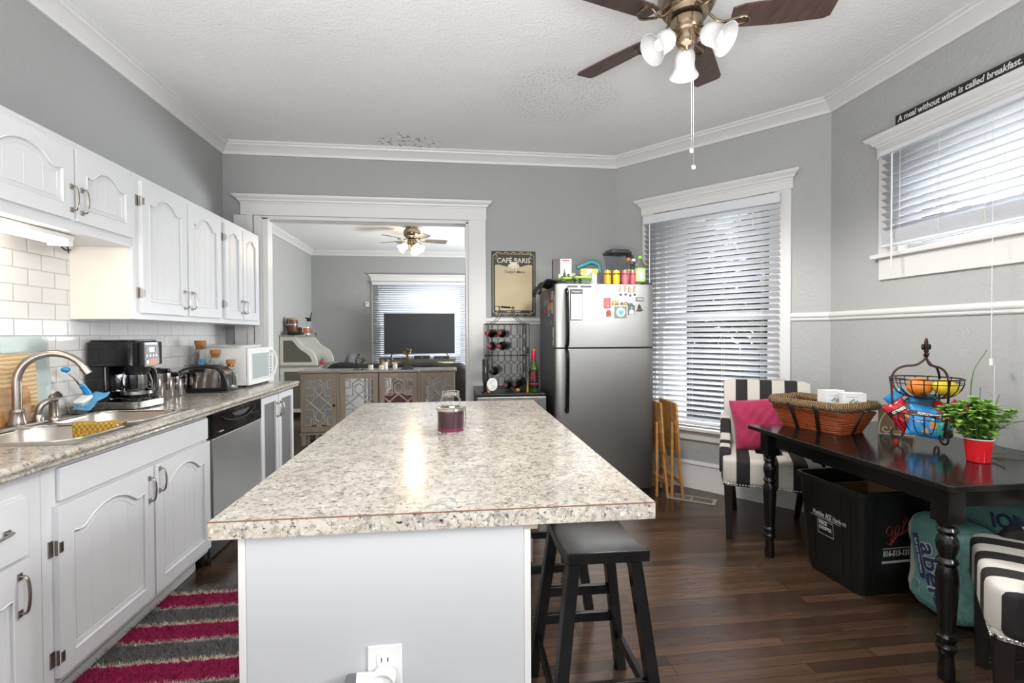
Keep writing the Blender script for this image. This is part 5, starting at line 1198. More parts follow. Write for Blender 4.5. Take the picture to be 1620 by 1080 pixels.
# pink pillow
t = thing('throw_pillow', 'crinkled raspberry pink pillow leaning on the striped chair', 'pillow', (2.06, 3.04, .53), -.50)
mb = MB(T(0, .055, .165) @ Ry(-.14) @ Rx(-.34))
def pil(u, v):
    x = (u-.5)*2; z = (v-.5)*2; return x, z
for sgn in (-1, 1):
    def fn(u, v):
        x, z = pil(u, v); e = max(0, 1-abs(x)**3.2)*max(0, 1-abs(z)**3.2); pin = 1-.09*(1-abs(z)**2)*abs(x)**6
        return (x*.185*(1-.06*(1-abs(z))*abs(x)), sgn*(.062*e**.55+.003*math.sin(x*9+z*7)+.003*math.sin(x*17-z*13)*e), z*.175*(1-.06*(1-abs(x))*abs(z)))
    mb.grid(fn, 34, 34)
put('pillow', mb, plain('raspberry velvet', '981545', .8, nb=.5, ns=25, var=.08, sheen=.3), t, smooth=1.5)

# black crate under the table
t = thing('recycling_crate', 'black plastic recycling crate with white print under the table', 'crate', (2.18, 2.36, 0), .04)
bw, bd = .20, .19
mb = MB(); sizes = [(.185, .175, .004), (.195, .185, .05), (.222, .212, .50), (.236, .226, .505), (.236, .226, .53), (.222, .212, .53), (.216, .206, .50), (.185, .176, .02)]
rings = [[mb.v((x, y, z)) for x, y in rr(-sx, sx, -sy, sy, .04, 5)] for sx, sy, z in sizes]
for p, q in zip(rings, rings[1:]):
    for k in range(len(p)): mb.f(p[k], p[(k+1) % len(p)], q[(k+1) % len(p)], q[k])
mb.f(*reversed(rings[0])); mb.f(*rings[-1]); put('tub', mb, plain('scuffed black crate plastic', '131412', .42, nb=.15, ns=80, var=.3), t, smooth=.5, bevel=.002)
mb = MB()
for y in (-.13, -.08, .10): mb.tube([(-.196, y, .06), (-.222, y*1.1, .49)], .003, 5)
for x in (-.13, .13): mb.tube([(x, -.187, .06), (x*1.1, -.214, .49)], .003, 5)
put('ribs', mb, plain('scuffed black crate plastic', '131412', .42), t)
la = math.atan2(.027, .45)
def CS(y, z): return frame((-.1955-.027*(z-.05)/.45-.0012, y, z), (0, -1, 0), (-.06, 0, 1))
def CF(x, z): return frame((x, -.1855-.027*(z-.05)/.45-.0012, z), (1, 0, 0), (0, -.06, 1))
wp = plain('white crate print', 'bdbdb8', .6)
text('lettering', 'Westlake', .036, wp, t, CS(.070, .335), fit=.080, bold=.0004); text('lettering', 'ACE', .038, wp, t, CS(.002, .335), fit=.042, bold=.001, shear=.2); text('lettering', 'Hardware', .036, wp, t, CS(-.068, .335), fit=.084, bold=.0003, shear=.25)
text('lettering', 'PRICE', .025, wp, t, CS(.040, .290), fit=.052, bold=.0008); text('lettering', 'CHOPPER', .025, wp, t, CS(.026, .264), fit=.086, bold=.0008)
mb = MB(CS(.024, .268)); mb.tube([(-.052, -.038, 0), (.052, -.038, 0), (.052, .036, 0), (-.052, .036, 0)], .0013, 4, closed=True); mb.box(-.10, .10, .0475, .050, -.0006, .0006); put('print_frame', mb, wp, t)
text('lettering', '816-513-1313', .040, wp, t, CF(.0, .215), sx=.75, bold=.001); mb = MB(CF(0, .175)); mb.box(-.09, .095, -.008, .004, 0, .0008); mb.box(-.09, .095, .066, .07, 0, .0008); put('print_bar', mb, wp, t)
mb = MB(CF(.0, .31)); K = [(-.075, -.03), (-.05, -.045), (-.04, .03), (-.06, .045), (-.075, .02), (-.06, .0), (-.03, .02), (-.025, -.0), (-.045, -.05), (-.01, .0), (-.0, .04), (-.02, .045), (-.02, .01), (.01, .0), (.03, .055), (.045, .08), (.025, .085), (.02, .03), (.05, .02), (.065, .04), (.03, .01), (-.0, -.0), (-.03, -.02)]
mb.tube(bez([(x, y, .0005) for x, y in K], 120), .0019, 5); put('red_scrawl', mb, plain('red marker', '9c2f35', .6), t)
t = thing('cardboard_box', 'open brown cardboard box standing inside the black crate', 'box', (2.20, 2.355, .021), .06)
mb = MB(); 
for a, b, c_, d in ((-.09, -.086, -.14, .14), (.14, .144, -.14, .14), (-.09, .144, -.14, -.136), (-.09, .144, .136, .14)): mb.box(a, b, c_, d, 0, .45)
mb.box(-.09, .144, -.14, .14, 0, .004); put('carton', mb, plain('brown cardboard', '9b7a54', .7, var=.06), t)

# shrink-wrapped paper packs
def m_teal():
    t = NT('teal printed film'); v = t.co(); sp = t.n('ShaderNodeSeparateXYZ', {0: v}); w_ = t.n('ShaderNodeTexWave', {'Vector': v, 'Scale': 26, 'Distortion': 9, 'Detail': 1, 'Detail Scale': .6})
    c = t.mix(w_.outputs[1], C('6fa39d'), C('83b5ae')); e = t.math('ADD', sp.outputs[0], t.math('MULTIPLY', t.math('SUBTRACT', t.noise(t.co(), 6, 2), .5), .06))
    c = t.mix(t.ramp(t.math('ADD', t.math('MULTIPLY', e, -3.0), .5), [(.80, (0, 0, 0)), (.82, (1, 1, 1))]), c, C('c9c9c4'))
    t.bump(t.noise(v, 30, 4, .6), .55, .012); return t.set(col=c, rough=.26)
M_teal = m_teal(); M_white_film = plain('white printed film', 'c4c4c0', .35, nb=.3, ns=60)
def pack(label, loc, rot, sx, sy, sz):
    t = thing('paper_roll_pack', label, 'pack', loc, 0, 'wrapped packs of paper rolls under the table'); t.rotation_euler = rot
    mb = MB(); mb.rbox((0, 0, sz), sx, sy, sz, .38, 60, 40)
    rn = random.Random(8)
    for i, v in enumerate(mb.V):
        q = abs(math.sin((v.z-.01)*PI/.145))**.6*abs(math.sin((v.x-sx)*PI/.10))**.5; k = .013*q+.003*math.sin(v.x*70+v.z*31)+.002*math.sin(v.z*140)
        mb.V[i] = v+Vector((.0, -k if v.y < 0 else k, 0))+Vector((math.copysign(.008*abs(math.sin(v.z*PI/.145)), v.x), 0, 0))
    put('wrap', mb, M_teal, t, smooth=1.5)
    return t
t = pack('teal and white pack of paper rolls standing on end beside the black crate', (2.285, 1.985, .004), (0, .0, -PI/2-.18), .150, .095, .225)
fr = lambda x, z: frame((x, -.1045, z), (.28, 0, -1), (1, 0, .28))
navy = plain('navy print', '1d3a5f', .4)
a0 = fr(.02, .22); text('lettering', 'abel', .135, M_whitep, t, a0, bold=.007); a1 = a0 @ T(0, 0, .002); text('lettering', 'abel', .135, navy, t, a1, bold=.002)
mb = MB(fr(-.055, .25)); mb.box(-.10, .10, -.015, .015, 0, .0015); bn = put('banner', mb, navy, t); text('lettering', 'Soft and Absorbent', .020, M_whitep, bn, fr(-.055, .25) @ T(0, 0, .002), bold=.0004)
mb = MB(); mb.cyl((.07, -.098, .095), (.07, -.107, .095), .036, n=28); bd_ = put('round_badge', mb, navy, t); text('lettering', 'Now', .02, M_whitep, bd_, frame((.08, -.1078, .098), (.2, 0, -1), (1, 0, .2))); text('lettering', 'Stronger', .016, M_whitep, bd_, frame((.062, -.1078, .095), (.2, 0, -1), (1, 0, .2)))
mb = MB(); mb.box(-.10, -.055, -.1, -.098, .075, .125); bc = put('bar_code', mb, M_white_film, t); mb = MB()
for k in range(7): mb.box(-.095, -.06, -.101, -.0995, .08+k*.0065, .0825+k*.0065)
put('bars', mb, M_rubber, bc)
t = pack('taller teal pack of paper rolls behind the seat of the near chair', (2.49, 1.93, .004), (0, 0, -PI/2), .22, .09, .28)
text('lettering', 'ION', .085, navy, t, frame((.10, -.0995, .48), (1, 0, .2), (-.2, 0, 1)), bold=.003)

# wicker basket with gift boxes
def m_wick():
    t = NT('reddish woven wicker'); w_ = t.n('ShaderNodeTexWave', {'Vector': t.co(), 'Scale': 38, 'Distortion': .6, 'Detail': 2, 'Detail Scale': 2}, bands_direction='Z')
    t.bump(w_.outputs[1], .9, .006); return t.set(col=t.ramp(w_.outputs[1], [(.1, C('1f0d07')), (.4, C('8a3f1c')), (.9, C('b5602c'))]), rough=.35)
t = thing('wicker_basket', 'red-brown wicker basket with a thick seagrass rim on the table', 'basket', (2.105, 2.575, .7605), -1.30)
mb = MB(); hz = .118
def bas(u, v): 
    P = rr(-1, 1, -1, 1, .18, 4); 
    return P
base = lambda s, z: [(x, y, z) for x, y in rr(-.17-s*.052, .17+s*.052, -.105-s*.038, .105+s*.038, .03, 5)]
rings = [[mb.v(p) for p in base(s, z)] for s, z in ((0, 0), (.25, hz*.25), (.5, hz*.5), (.75, hz*.75), (1, hz))]
ri = [[mb.v((p[0]*.95, p[1]*.93, p[2])) for p in base(s, max(.006, z))] for s, z in ((1, hz), (.5, hz*.5), (0, .006))]
rings += ri
for p, q in zip(rings, rings[1:]):
    for k in range(len(p)): mb.f(p[k], p[(k+1) % len(p)], q[(k+1) % len(p)], q[k])
mb.f(*reversed(rings[0])); mb.f(*rings[-1])
put('woven_body', mb, m_wick(), t)
mb = MB()                                          # individual rods standing proud of the weave
for k in range(13):
    s = (k+.4)/13; P = base(s, s*hz); P = [(x*1.013, y*1.02, z+.0012*math.sin(x*60+k*2)) for x, y, z in P]; mb.tube(P, .0036, 6, closed=True)
put('wicker_rods', mb, plain('glossy red cane', '8c3f1a', .3, var=.3, ns=60), t)
mb = MB(); 
pr = rr(-.224, .224, -.147, .147, .045, 6)
rim = [(x, y, hz+.022+(.014*(abs(x)/.224)**2)) for x, y in pr]
pts = []
for i in range(len(rim)):
    a, b = Vector(rim[i]), Vector(rim[(i+1) % len(rim)]); n = max(1, int((b-a).length/.012))
    for k in range(n): pts.append(a.lerp(b, k/n))
rn = random.Random(2); mb.tube(pts, .025, 9, closed=True)
def m_sea():
    t = NT('twisted seagrass'); w_ = t.n('ShaderNodeTexWave', {'Vector': t.co((1, .6, .25)), 'Scale': 70, 'Distortion': 6, 'Detail': 4}, bands_direction='DIAGONAL')
    t.bump(w_.outputs[1], 1, .006); return t.set(col=t.ramp(w_.outputs[1], [(.1, C('3f2c18')), (.6, C('876740')), (.95, C('a98a60'))]), rough=.8)
put('seagrass_rim', mb, m_sea(), t)
M_strap = plain('dark brown strap', '2a1a14', .5)
def strap(*quads):
    mb = MB()
    for q in quads: mb.poly(q)
    put('dark_strap', mb, M_strap, t, solid=.006)
for x in (-.06, .065):
    for s in (-1, 1): strap([(x-.011, s*.1095, .0), (x+.011, s*.1095, .0), (x*1.2+.011, s*.152, hz), (x*1.2-.011, s*.152, hz)], [(x*1.2-.011, s*.152, hz), (x*1.2+.011, s*.152, hz), (x*1.2+.011, s*.174, hz+.03), (x*1.2-.011, s*.174, hz+.03)])
for s in (-1, 1): strap([(s*.176, -.010, 0), (s*.176, .010, 0), (s*.230, .010, hz+.01), (s*.230, -.010, hz+.01)])
for k, (x, y, a, h, lb) in enumerate(((.07, -.02, .3, .07, 'white printed gift box at the left inside the wicker basket'), (.165, .015, -.1, .058, 'white gift box with folded flaps at the right inside the wicker basket'))):
    c0, s0 = math.cos(-1.30), math.sin(-1.30)
    g = thing('gift_box', lb, 'box', (2.105+c0*x-s0*y, 2.575+s0*x+c0*y, .7605+.125), a-.35, 'gift boxes in the wicker basket')
    mb = MB(); mb.box(-.055, .055, -.035, .035, 0, .06+h*.6); mb.box(-.055, .055, -.036, .036, .056+h*.6, .062+h*.6); put('carton', mb, plain('white gift card', 'd6d5d6', .5), g, bevel=.001)
    mb = MB()
    for q in range(5): mb.ell((-.02+.008*q, -.0362, .05+.006*(q % 3)), .006, .0008, .004, 8, 5)
    put('leaf_print', mb, plain('green leaf print', '6e8a63', .6), g); mb = MB(); mb.ell((.012, -.0364, .045), .008, .0008, .008, 10, 5); put('flower_print', mb, plain('pink print', 'c99a92', .6), g)
    mb = MB(); mb.tube([(-.04+.007*q, -.0362, .078+.003*math.sin(q*2.1)) for q in range(9)], .0008, 4); put('script_print', mb, plain('grey script', '77746f', .6), g)

# napkin holder with brown napkins
t = thing('napkin_holder', 'cream scrollwork napkin holder on the table by the wall', 'napkin holder', (2.375, 2.365, .7605), -.75)
wh = plain('cream painted wire', 'd6d0bf', .4)
for y in (-.028, .028):
    mb = MB(); mb.tube(bez([(-.075, y, 0), (-.07, y, .06), (-.045, y, .115), (0, y, .14), (.045, y, .115), (.07, y, .06), (.075, y, 0)], 40), .0035, 6)
    mb.tube([(.02+(.006+.0052*a)*math.cos(a), y, .065+(.006+.0052*a)*math.sin(a)) for a in [k*.35 for k in range(30)] if .006+.0052*a < .048], .003, 6)
    mb.tube([(-.045+(.004+.003*a)*math.cos(a), y, .03+(.004+.003*a)*math.sin(a)) for a in [k*.4 for k in range(18)]], .003, 6); mb.tube([(-.075, y, .003), (.075, y, .003)], .003, 6); mb.tube([(.02, y, .02), (.02, y, .12)], .003, 6)
    put('scroll', mb, wh, t)
mb = MB()
for x in (-.07, .07): mb.tube([(x, -.028, .003), (x, .028, .003)], .003, 6)
put('base_wire', mb, wh, t)
mb = MB()
for k in range(9): mb.box(-.078+.001*(k % 3), .072, -.022+k*.005, -.0185+k*.005, .007, .155-.002*(k % 2))
o = put('paper_napkins', mb, plain('brown paper napkins', '8d765c', .85), None); o.location = (2.375, 2.365, .7605); o.rotation_euler = (0, 0, -.75); tag(o, 'stack of brown paper napkins in the cream scroll holder', 'napkins')

# two-tier wire fruit stand
FSX, FSY = 2.30, 2.13
M_br = plain('brushed bronze wire', '3d2a24', .35, .8, var=.4, ns=90)
t = thing('fruit_stand', 'two-tier bronze wire fruit stand with a fleur-de-lis finial', 'fruit stand', (FSX, FSY, .7605), .35)
mb = MB()
for a in (0, 2*PI/3, 4*PI/3):
    c_, s_ = math.cos(a), math.sin(a)
    P = bez([(0, 0, .43), (.010*c_, .010*s_, .412), (.04*c_, .04*s_, .388), (.08*c_, .08*s_, .382), (.115*c_, .115*s_, .362), (.133*c_, .133*s_, .32), (.132*c_, .132*s_, .25), (.126*c_, .126*s_, .15), (.11*c_, .11*s_, .06)], 50); mb.tube(P, .0052, 7)
    Q = [(.11*c_+(.024*math.sin(q))*c_, .11*s_+(.024*math.sin(q))*s_, .036-.024*math.cos(q)+.012) for q in [PI-k*.42 for k in range(14)]]
    mb.tube(Q, .0048, 7)
put('frame', mb, M_br, t)
def wbasket(R_, zt_, dep, nr, nm):
    mb = MB(); mb.tube([(R_*math.cos(a), R_*math.sin(a), zt_) for a in [k*2*PI/40 for k in range(40)]], .0036, 6, closed=True)
    mb.tube([(R_*math.cos(a), R_*math.sin(a), zt_-.022) for a in [k*2*PI/40 for k in range(40)]], .0022, 5, closed=True)
    mb.tube([(R_*.35*math.cos(a), R_*.35*math.sin(a), zt_-dep) for a in [k*2*PI/30 for k in range(30)]], .0026, 5, closed=True)
    for k in range(nr):
        a = 2*PI*k/nr; mb.tube([(R_*r*math.cos(a), R_*r*math.sin(a), zt_-dep*z) for r, z in ((1, 0), (.99, .25), (.93, .5), (.78, .78), (.55, .95), (.35, 1), (0, 1.01))], .0022, 5)
    put(nm, mb, M_br, t)
wbasket(.142, .325, .095, 18, 'upper_basket'); wbasket(.118, .155, .10, 18, 'lower_basket')
mb = MB(); z = .43
mb.lathe([(.009, 0), (.012, .008), (.007, .016), (.006, .03)], 14, (0, 0, z)); mb.ell((0, 0, z+.062), .012, .008, .030, 14, 10)
for s in (-1, 1): mb.tube(bez([(0, 0, z+.022), (s*.018, 0, z+.045), (s*.032, 0, z+.058), (s*.038, 0, z+.045), (s*.03, 0, z+.036)], 16), lambda u: .0062-.002*u, 7); mb.tube(bez([(0, 0, z+.024), (s*.014, 0, z+.012), (s*.026, 0, z+.016)], 8), .004, 6)
mb.tube([(-.016, 0, z+.026), (.016, 0, z+.026)], .005, 7); f_ = put('finial', mb, M_br, t)
def m_orange():
    t = NT('orange peel'); t.bump(t.noise(t.co(), 160, 2), .3, .002); br = t.noise(t.co(), 14, 3); return t.set(col=t.mix(t.ramp(br, [(.72, (0, 0, 0)), (.78, (1, 1, 1))]), C('d57a22'), C('5e3413')), rough=.45)
t = thing('orange', 'large orange with a brown scar in the upper wire basket', 'fruit', (FSX-.035, FSY-.0, .7605+.232)); mb = MB(); mb.ell((0, 0, .05), .052, .050, .046, 28, 18); put('peel', mb, m_orange(), t, smooth=2); mb = MB(); mb.ell((-.02, -.042, .022), .017, .008, .010); put('brown_scar', mb, plain('brown scar', '4a2a12', .8), t)
t = thing('lemon', 'big yellow lemon next to the orange in the upper wire basket', 'fruit', (FSX+.03, FSY-.072, .7605+.234)); mb = MB(Rz(-.3)); mb.lathe([(.002, -.062), (.012, -.056), (.02, -.048), (.033, -.035), (.040, -.01), (.040, .012), (.031, .038), (.018, .052), (.008, .058)], 24, (0, 0, .05), axis=(1, .1, -.25)); put('peel', mb, plain('lemon peel', 'd9bd2a', .4, nb=.3, ns=140), t, smooth=2)
# snack bags in the lower basket
M_bb, M_rb = plain('blue snack film', '2a86c4', .22, .15, nb=.25, ns=18), plain('red snack film', 'b3202c', .22, .15, nb=.25, ns=18)
def bag(label, rgt, near, z, yaw, tilt, roll, w_, h, mat, words=()):      # placed by its offset to the right of and in front of the stand's centre
    x, y = rgt*.68-near*.73, -rgt*.73-near*.68
    t = thing('snack_bag', label, 'snack bag', (FSX+x, FSY+y, .7605+z), 0, 'snack bags in the wire stand'); t.rotation_euler = (Matrix.Rotation(-.82+yaw, 4, 'Z') @ Matrix.Rotation(roll, 4, 'Y') @ Matrix.Rotation(tilt, 4, 'X')).to_euler()
    mb = MB()
    for sg in (-1, 1):
        def fn(u, v):
            a, b = (u-.5)*2, (v-.5)*2; e = max(0, 1-abs(a)**2.5)*max(0, 1-abs(b)**2.2)
            return (a*w_/2*(1-.05*(1-abs(b))), sg*(.022*e**.6+.0025*math.sin(a*8+b*6)*e), h/2+b*h/2+.0015*math.sin(a*30)*(abs(b) > .95))
        mb.grid(fn, 22, 22)
    put('film', mb, mat, t, smooth=1.5)
    mb = MB(); mb.grid(lambda u, v: ((u-.5)*w_*.97, -.0235+.012*abs((u-.5)*2)**2.2, h*.60+h*.16*v), 16, 3); s_ = put('black_band', mb, plain('black snack print', '1a1a1d', .3), t)
    if words: text('lettering', words[0], h*.115, M_whitep, t, frame((w_*.03, -.0262, h*.68), (1, 0, 0), (0, 0, 1)), sx=.78, bold=.0008)
    if len(words) > 1: text('lettering', words[1], h*.085, M_whitep, t, frame((-w_*.2, -.0245, h*.44), (1, 0, 0), (0, 0, 1)), sx=.8, bold=.0004)
    mb = MB(); mb.prism([(w_*.1, h*.25), (w_*.32, h*.3), (w_*.22, h*.52), (w_*.06, h*.5)], 'y', -.0262, -.0242); mb.prism([(-w_*.15, h*.12), (w_*.1, h*.1), (w_*.02, h*.28)], 'y', -.0245, -.0225); put('crisp_picture', mb, plain('golden crisp print', 'b98a4c', .5), t)
    return t
bag('blue snack bag frontmost in the lower basket, white cheddar print', -.005, .055, .045, .1, -.30, .14, .145, .155, M_bb, ('POPCORNERS', 'WHITE'))
bag('blue snack bag poking up at the upper left of the fruit stand', -.085, -.03, .165, .0, -.15, .95, .10, .16, M_bb, ('CORNERS',)) if 0 else bag('blue snack bag poking up at the upper left of the fruit stand', -.02, -.05, .115, .0, -.12, -.75, .10, .17, M_bb, ('CORNERS',))
bag('red snack bag sticking out at the far left of the fruit stand', -.045, .02, .075, .1, -.15, -.62, .10, .15, M_rb, ('CORNERS',))
bag('middle blue snack bag standing behind the frontmost one', .005, .0, .09, .0, -.2, -.12, .11, .155, M_bb)
bag('red snack bag in the middle under the orange', .045, .02, .10, .0, -.22, .25, .085, .115, M_rb)
bag('red snack bag at the right side, half hidden by the plant', .085, -.03, .10, .0, -.1, .5, .09, .12, M_rb)
t = thing('teal_wrapper', 'crumpled teal and black packet at the right of the lower basket', 'packet', (FSX+.01, FSY-.085, .7605+.05)); mb = MB(); mb.rbox((0, 0, .035), .03, .02, .04, .5, 16, 10); put('packet', mb, plain('teal packet', '2f8f88', .3), t); mb = MB(); mb.rbox((.0, -.012, .022), .024, .014, .02, .5, 14, 8); put('dark_panel', mb, plain('black snack print', '1a1a1d', .3), t)
t = thing('bottle_cap', 'small red cap lying under the fruit stand', 'cap', (2.19, 2.18, .7605)); mb = MB(); mb.cyl((0, 0, .0), (0, 0, .014), .010, n=16); put('cap', mb, plain('red cap', 'b01820', .35), t)

# herb in a red cup
t = thing('potted_herb', 'leafy green herb growing in a red plastic cup on the table', 'plant', (2.213, 1.815, .7605))
mb = MB(); mb.lathe([(.036, 0), (.038, .002), (.0415, .035), (.044, .06), (.0465, .085), (.0465, .096), (.0445, .096), (.042, .06), (.036, .006)], 32, cap=False); mb.cyl((0, 0, 0), (0, 0, .004), .036, n=32); cup = put('red_cup', mb, plain('glossy red plastic', 'c4121f', .12, coat=.5), t, smooth=.5)
mb = MB(); mb.tube([(.047*math.cos(a), .047*math.sin(a), .098) for a in [k*2*PI/32 for k in range(32)]], .0028, 6, closed=True); put('white_rim', mb, M_whitep, cup)
mb = MB(); mb.cyl((0, 0, .07), (0, 0, .08), .043, n=24); put('soil', mb, plain('dark soil', '2a1e15', .9), t)
rn = random.Random(11); leafm = MB(); stemm = MB()
def leaf(mb, p, d, up, L, w_):
    d = Vector(d).normalized(); s = d.cross(Vector(up)); s = s.normalized() if s.length > .05 else Vector((1, 0, 0)); n = s.cross(d)
    rows = []
    for t_, ww, hh in ((0, .05, 0), (.25, .75, .04), (.5, 1, .06), (.78, .62, .03), (1, .02, -.06)):
        c = Vector(p)+d*(L*t_)+n*(hh*L); rows.append([mb.v(c-s*(w_*ww)+n*(.12*w_*ww)), mb.v(c), mb.v(c+s*(w_*ww)+n*(.12*w_*ww))])
    for a, b in zip(rows, rows[1:]): mb.f(a[0], a[1], b[1], b[0]); mb.f(a[1], a[2], b[2], b[1])
for i in range(46):
    a = rn.uniform(0, 2*PI); q = rn.random()**.7; reach = q*.125; hh = .085+.095*(1-q*.55)*rn.uniform(.75, 1.1)
    b0 = Vector((.02*math.cos(a), .02*math.sin(a), .08)); e = Vector((reach*math.cos(a), reach*math.sin(a), .08+hh)); m = (b0+e)/2+Vector((0, 0, .02))
    P = bez([b0, m, e], 12); stemm.tube(P, .0014, 4)
    for k in range(2, len(P)):
        for s in (0,):
            aa = rn.uniform(0, 2*PI); el = rn.uniform(-.25, .45); d = Vector((math.cos(aa)*math.cos(el)+.5*math.cos(a)*q, math.sin(aa)*math.cos(el)+.5*math.sin(a)*q, math.sin(el)))
            leaf(leafm, P[k], d, (0, 0, 1), rn.uniform(.034, .054), rn.uniform(.012, .019))
    for k in range(5):
        aa = a+k*2*PI/5; leaf(leafm, P[-1], (math.cos(aa)*.8, math.sin(aa)*.8, .75), (0, 0, 1), .024, .009)
t_ = NT('herb leaf green'); M_leaf = t_.set(col=t_.mix(t_.noise(t_.co(), 18, 2), C('557f30'), C('93bb55')), rough=.45, sub=.0)
put('stems', stemm, plain('green stem', '5e8a35', .6), t); put('leaves', leafm, M_leaf, t, smooth=1.5)
t = thing('chive_stalks', 'long thin dark green onion stalks trailing behind the red cup', 'plant', (2.33, 1.93, .7605))
mb = MB()
for P in ([(0, 0, 0), (-.02, 0, .18), (-.01, .0, .36), (.05, -.01, .47)], [(.0, 0, 0), (.02, 0, .15), (.03, 0, .30)], [(0, 0, 0), (.05, -.02, .15), (.09, -.03, .27)], [(0, 0, 0), (.09, -.06, .14), (.22, -.12, .17)], [(0, 0, 0), (-.08, .05, .2), (-.16, .08, .27)], [(0, 0, .01), (.1, -.05, .012), (.2, -.12, .02), (.24, -.22, .01)], [(0, 0, .01), (-.1, -.1, .012), (-.18, -.16, .02)], [(0, 0, .01), (-.06, -.16, .012), (-.10, -.2, .01)], [(0, 0, 0), (.06, 0, .10), (.09, 0, .05), (.14, -.02, .02)]):
    mb.tube(bez(P, 24), lambda u: .0034*(1-.6*u), 5)
put('stalks', mb, plain('dark green stalk', '3d5f2a', .5), t)

# black sign over the right window
sg = thing('word_sign', 'long black wooden sign with white lettering above the right window', 'sign', (XR-.060, 1.99, 2.523), 0)
mb = MB(); mb.box(-.008, .008, -.06, .615, 0.002, .060); put('board', mb, plain('black sign paint', '202020', .6), sg, bevel=.004)
for body, y0, w_ in (('A meal without wine is called breakfast.', .0, 1.17),):
    text('lettering', body, .047, plain('white lettering', 'cfcfcd', .6), sg, frame((-.0088, .28, .030), (0, -1, 0), (0, 0, 1)), shear=.12, bold=.0006, fit=.63)

# ================================================================== CEILING FANS
def fan(label, loc, rot0, blade, R_, shade_on, em, mats, bladeM, chains, kit=3, kitrot=0, sc=1.0):
    t = thing('ceiling_fan', label, 'fan', loc, 0); br = mats; Zt = 0
    mb = MB(); mb.lathe([(.088, Zt), (.09, -.01), (.085, -.03), (.105, -.045), (.128, -.07), (.132, -.10), (.128, -.13), (.115, -.155), (.108, -.165), (.095, -.17), (.09, -.19), (.06, -.195)], 40); put('motor_housing', mb, br, t)
    zb = -.215
    for k in range(5):
        a = rot0+k*2*PI/5; M = Rz(a)
        mb = MB(M @ T(0, 0, zb) @ Rx(-.20))
        P = [(.19, -.055), (.24, -.068), (.40, -.073), (R_-.03, -.075), (R_-.004, -.066), (R_, -.05), (R_-.004, .055), (R_-.03, .068), (.40, .068), (.24, .058), (.19, .045)]
        mb.prism(P, 'z', -.004, .004); b = put('blade', mb, bladeM, t, bevel=.002)
        mb = MB(M @ T(0, 0, zb))
        mb.tube(bez([(.095, 0, .035), (.13, 0, .0), (.17, .004, -.014), (.20, .02, -.013), (.235, .034, -.010), (.262, .022, -.012), (.268, 0, -.013), (.262, -.022, -.018), (.235, -.034, -.02), (.20, -.02, -.018), (.17, -.004, -.014)], 50), .0058, 8, flat=1.2); put('blade_bracket', mb, br, b)
    mb = MB(); mb.lathe([(.06, -.195), (.072, -.205), (.072, -.235), (.064, -.255), (.05, -.262), (.05, -.30), (.042, -.315), (.016, -.322), (.01, -.335)], 32); put('light_fitter', mb, br, t)
    for k in range(kit):
        a = kitrot+k*2*PI/kit; ax = Vector((math.cos(a)*.80, math.sin(a)*.80, -.60)).normalized(); o0 = Vector((math.cos(a)*.045, math.sin(a)*.045, -.262))
        mb = MB(); mb.lathe([(.018, 0), (.02, .02), (.024, .03), (.024, .045)], 18, o0, axis=ax); arm = put('lamp_arm', mb, br, t)
        c0 = o0+ax*.04
        mb = MB(); prof = [(.022, 0), (.032, .008), (.044, .025), (.048, .05), (.047, .075), (.052, .10), (.066, .122), (.071, .130)]
        inner = [(r-.003, z) for r, z in reversed(prof)]
        mb.lathe(prof+inner, 36, c0, cap=False, axis=ax); mb.lathe([(.001, 0), (.022, 0)], 20, c0, cap=False, axis=ax)
        put('lamp_shade', mb, shade_on, arm, smooth=.8)
        mb = MB(); e = c0+ax*.055; mb.lathe([(.012, -.04), (.013, -.02), (.024, .0), (.028, .018), (.024, .036), (.01, .045)], 20, e, axis=ax); put('bulb', mb, em, arm)
    for (dx, dy, l) in chains:
        mb = MB(); mb.tube([(dx, dy, -.29), (dx, dy, -.29-l)], .0013, 5); c_ = put('pull_chain', mb, M_nickel, t)
        mb = MB(); mb.ell((dx, dy, -.29-l-.006), .011, .004, .011, 14, 8); put('chain_knob', mb, M_whitep, c_)
    return t
def m_shade(name, em, st):
    t = NT(name); return t.set(col=C('c9c9c9'), rough=.25, em=em, es=st, trans=.0, sub=.0)
M_brz = plain('brushed brass-nickel', '8f7f6b', .22, .95, nb=.03, ns=100)
M_walnut = m_wood('dark walnut blade', '33241e', '55403a', (6, 1, 1), .4, 4)
fx, fy = 1.085, 2.17
fan('walnut-bladed ceiling fan with three white glass shades over the kitchen', (fx, fy, ZW), math.radians(53), None, .62, m_shade('white opal glass', (1, .98, .95, 1), .0), m_lamp('frosted bulb', (1, .93, .82, 1), .25), M_brz, M_walnut, ((-.004, -.055, .525), (.004, -.058, .60)), kitrot=math.radians(188))
fan('ceiling fan with glowing glass shades in the living room', (-.60, 7.6, ZW), math.radians(10), None, .53, m_shade('glowing opal glass', (1, .80, .52, 1), 1.3), m_lamp('lit warm bulb', (1, .78, .5, 1), 9), M_brz, m_wood('grey-brown blade', '4a4443', '6a6463', (6, 1, 1), .3, 4), ((.01, -.06, .16), (.06, -.04, .11)), kitrot=math.radians(200))
bulb('fan_bulb_light', (fx, fy, ZW-.44), .6, (1, .93, .84), .09)
bulb('living_fan_light', (-.6, 7.6, ZW-.46), 9, (1, .74, .45), .07)
bulb('strip_tube_light', (-1.735, 2.14, 1.69), 1.0, (1, .86, .66), .05)
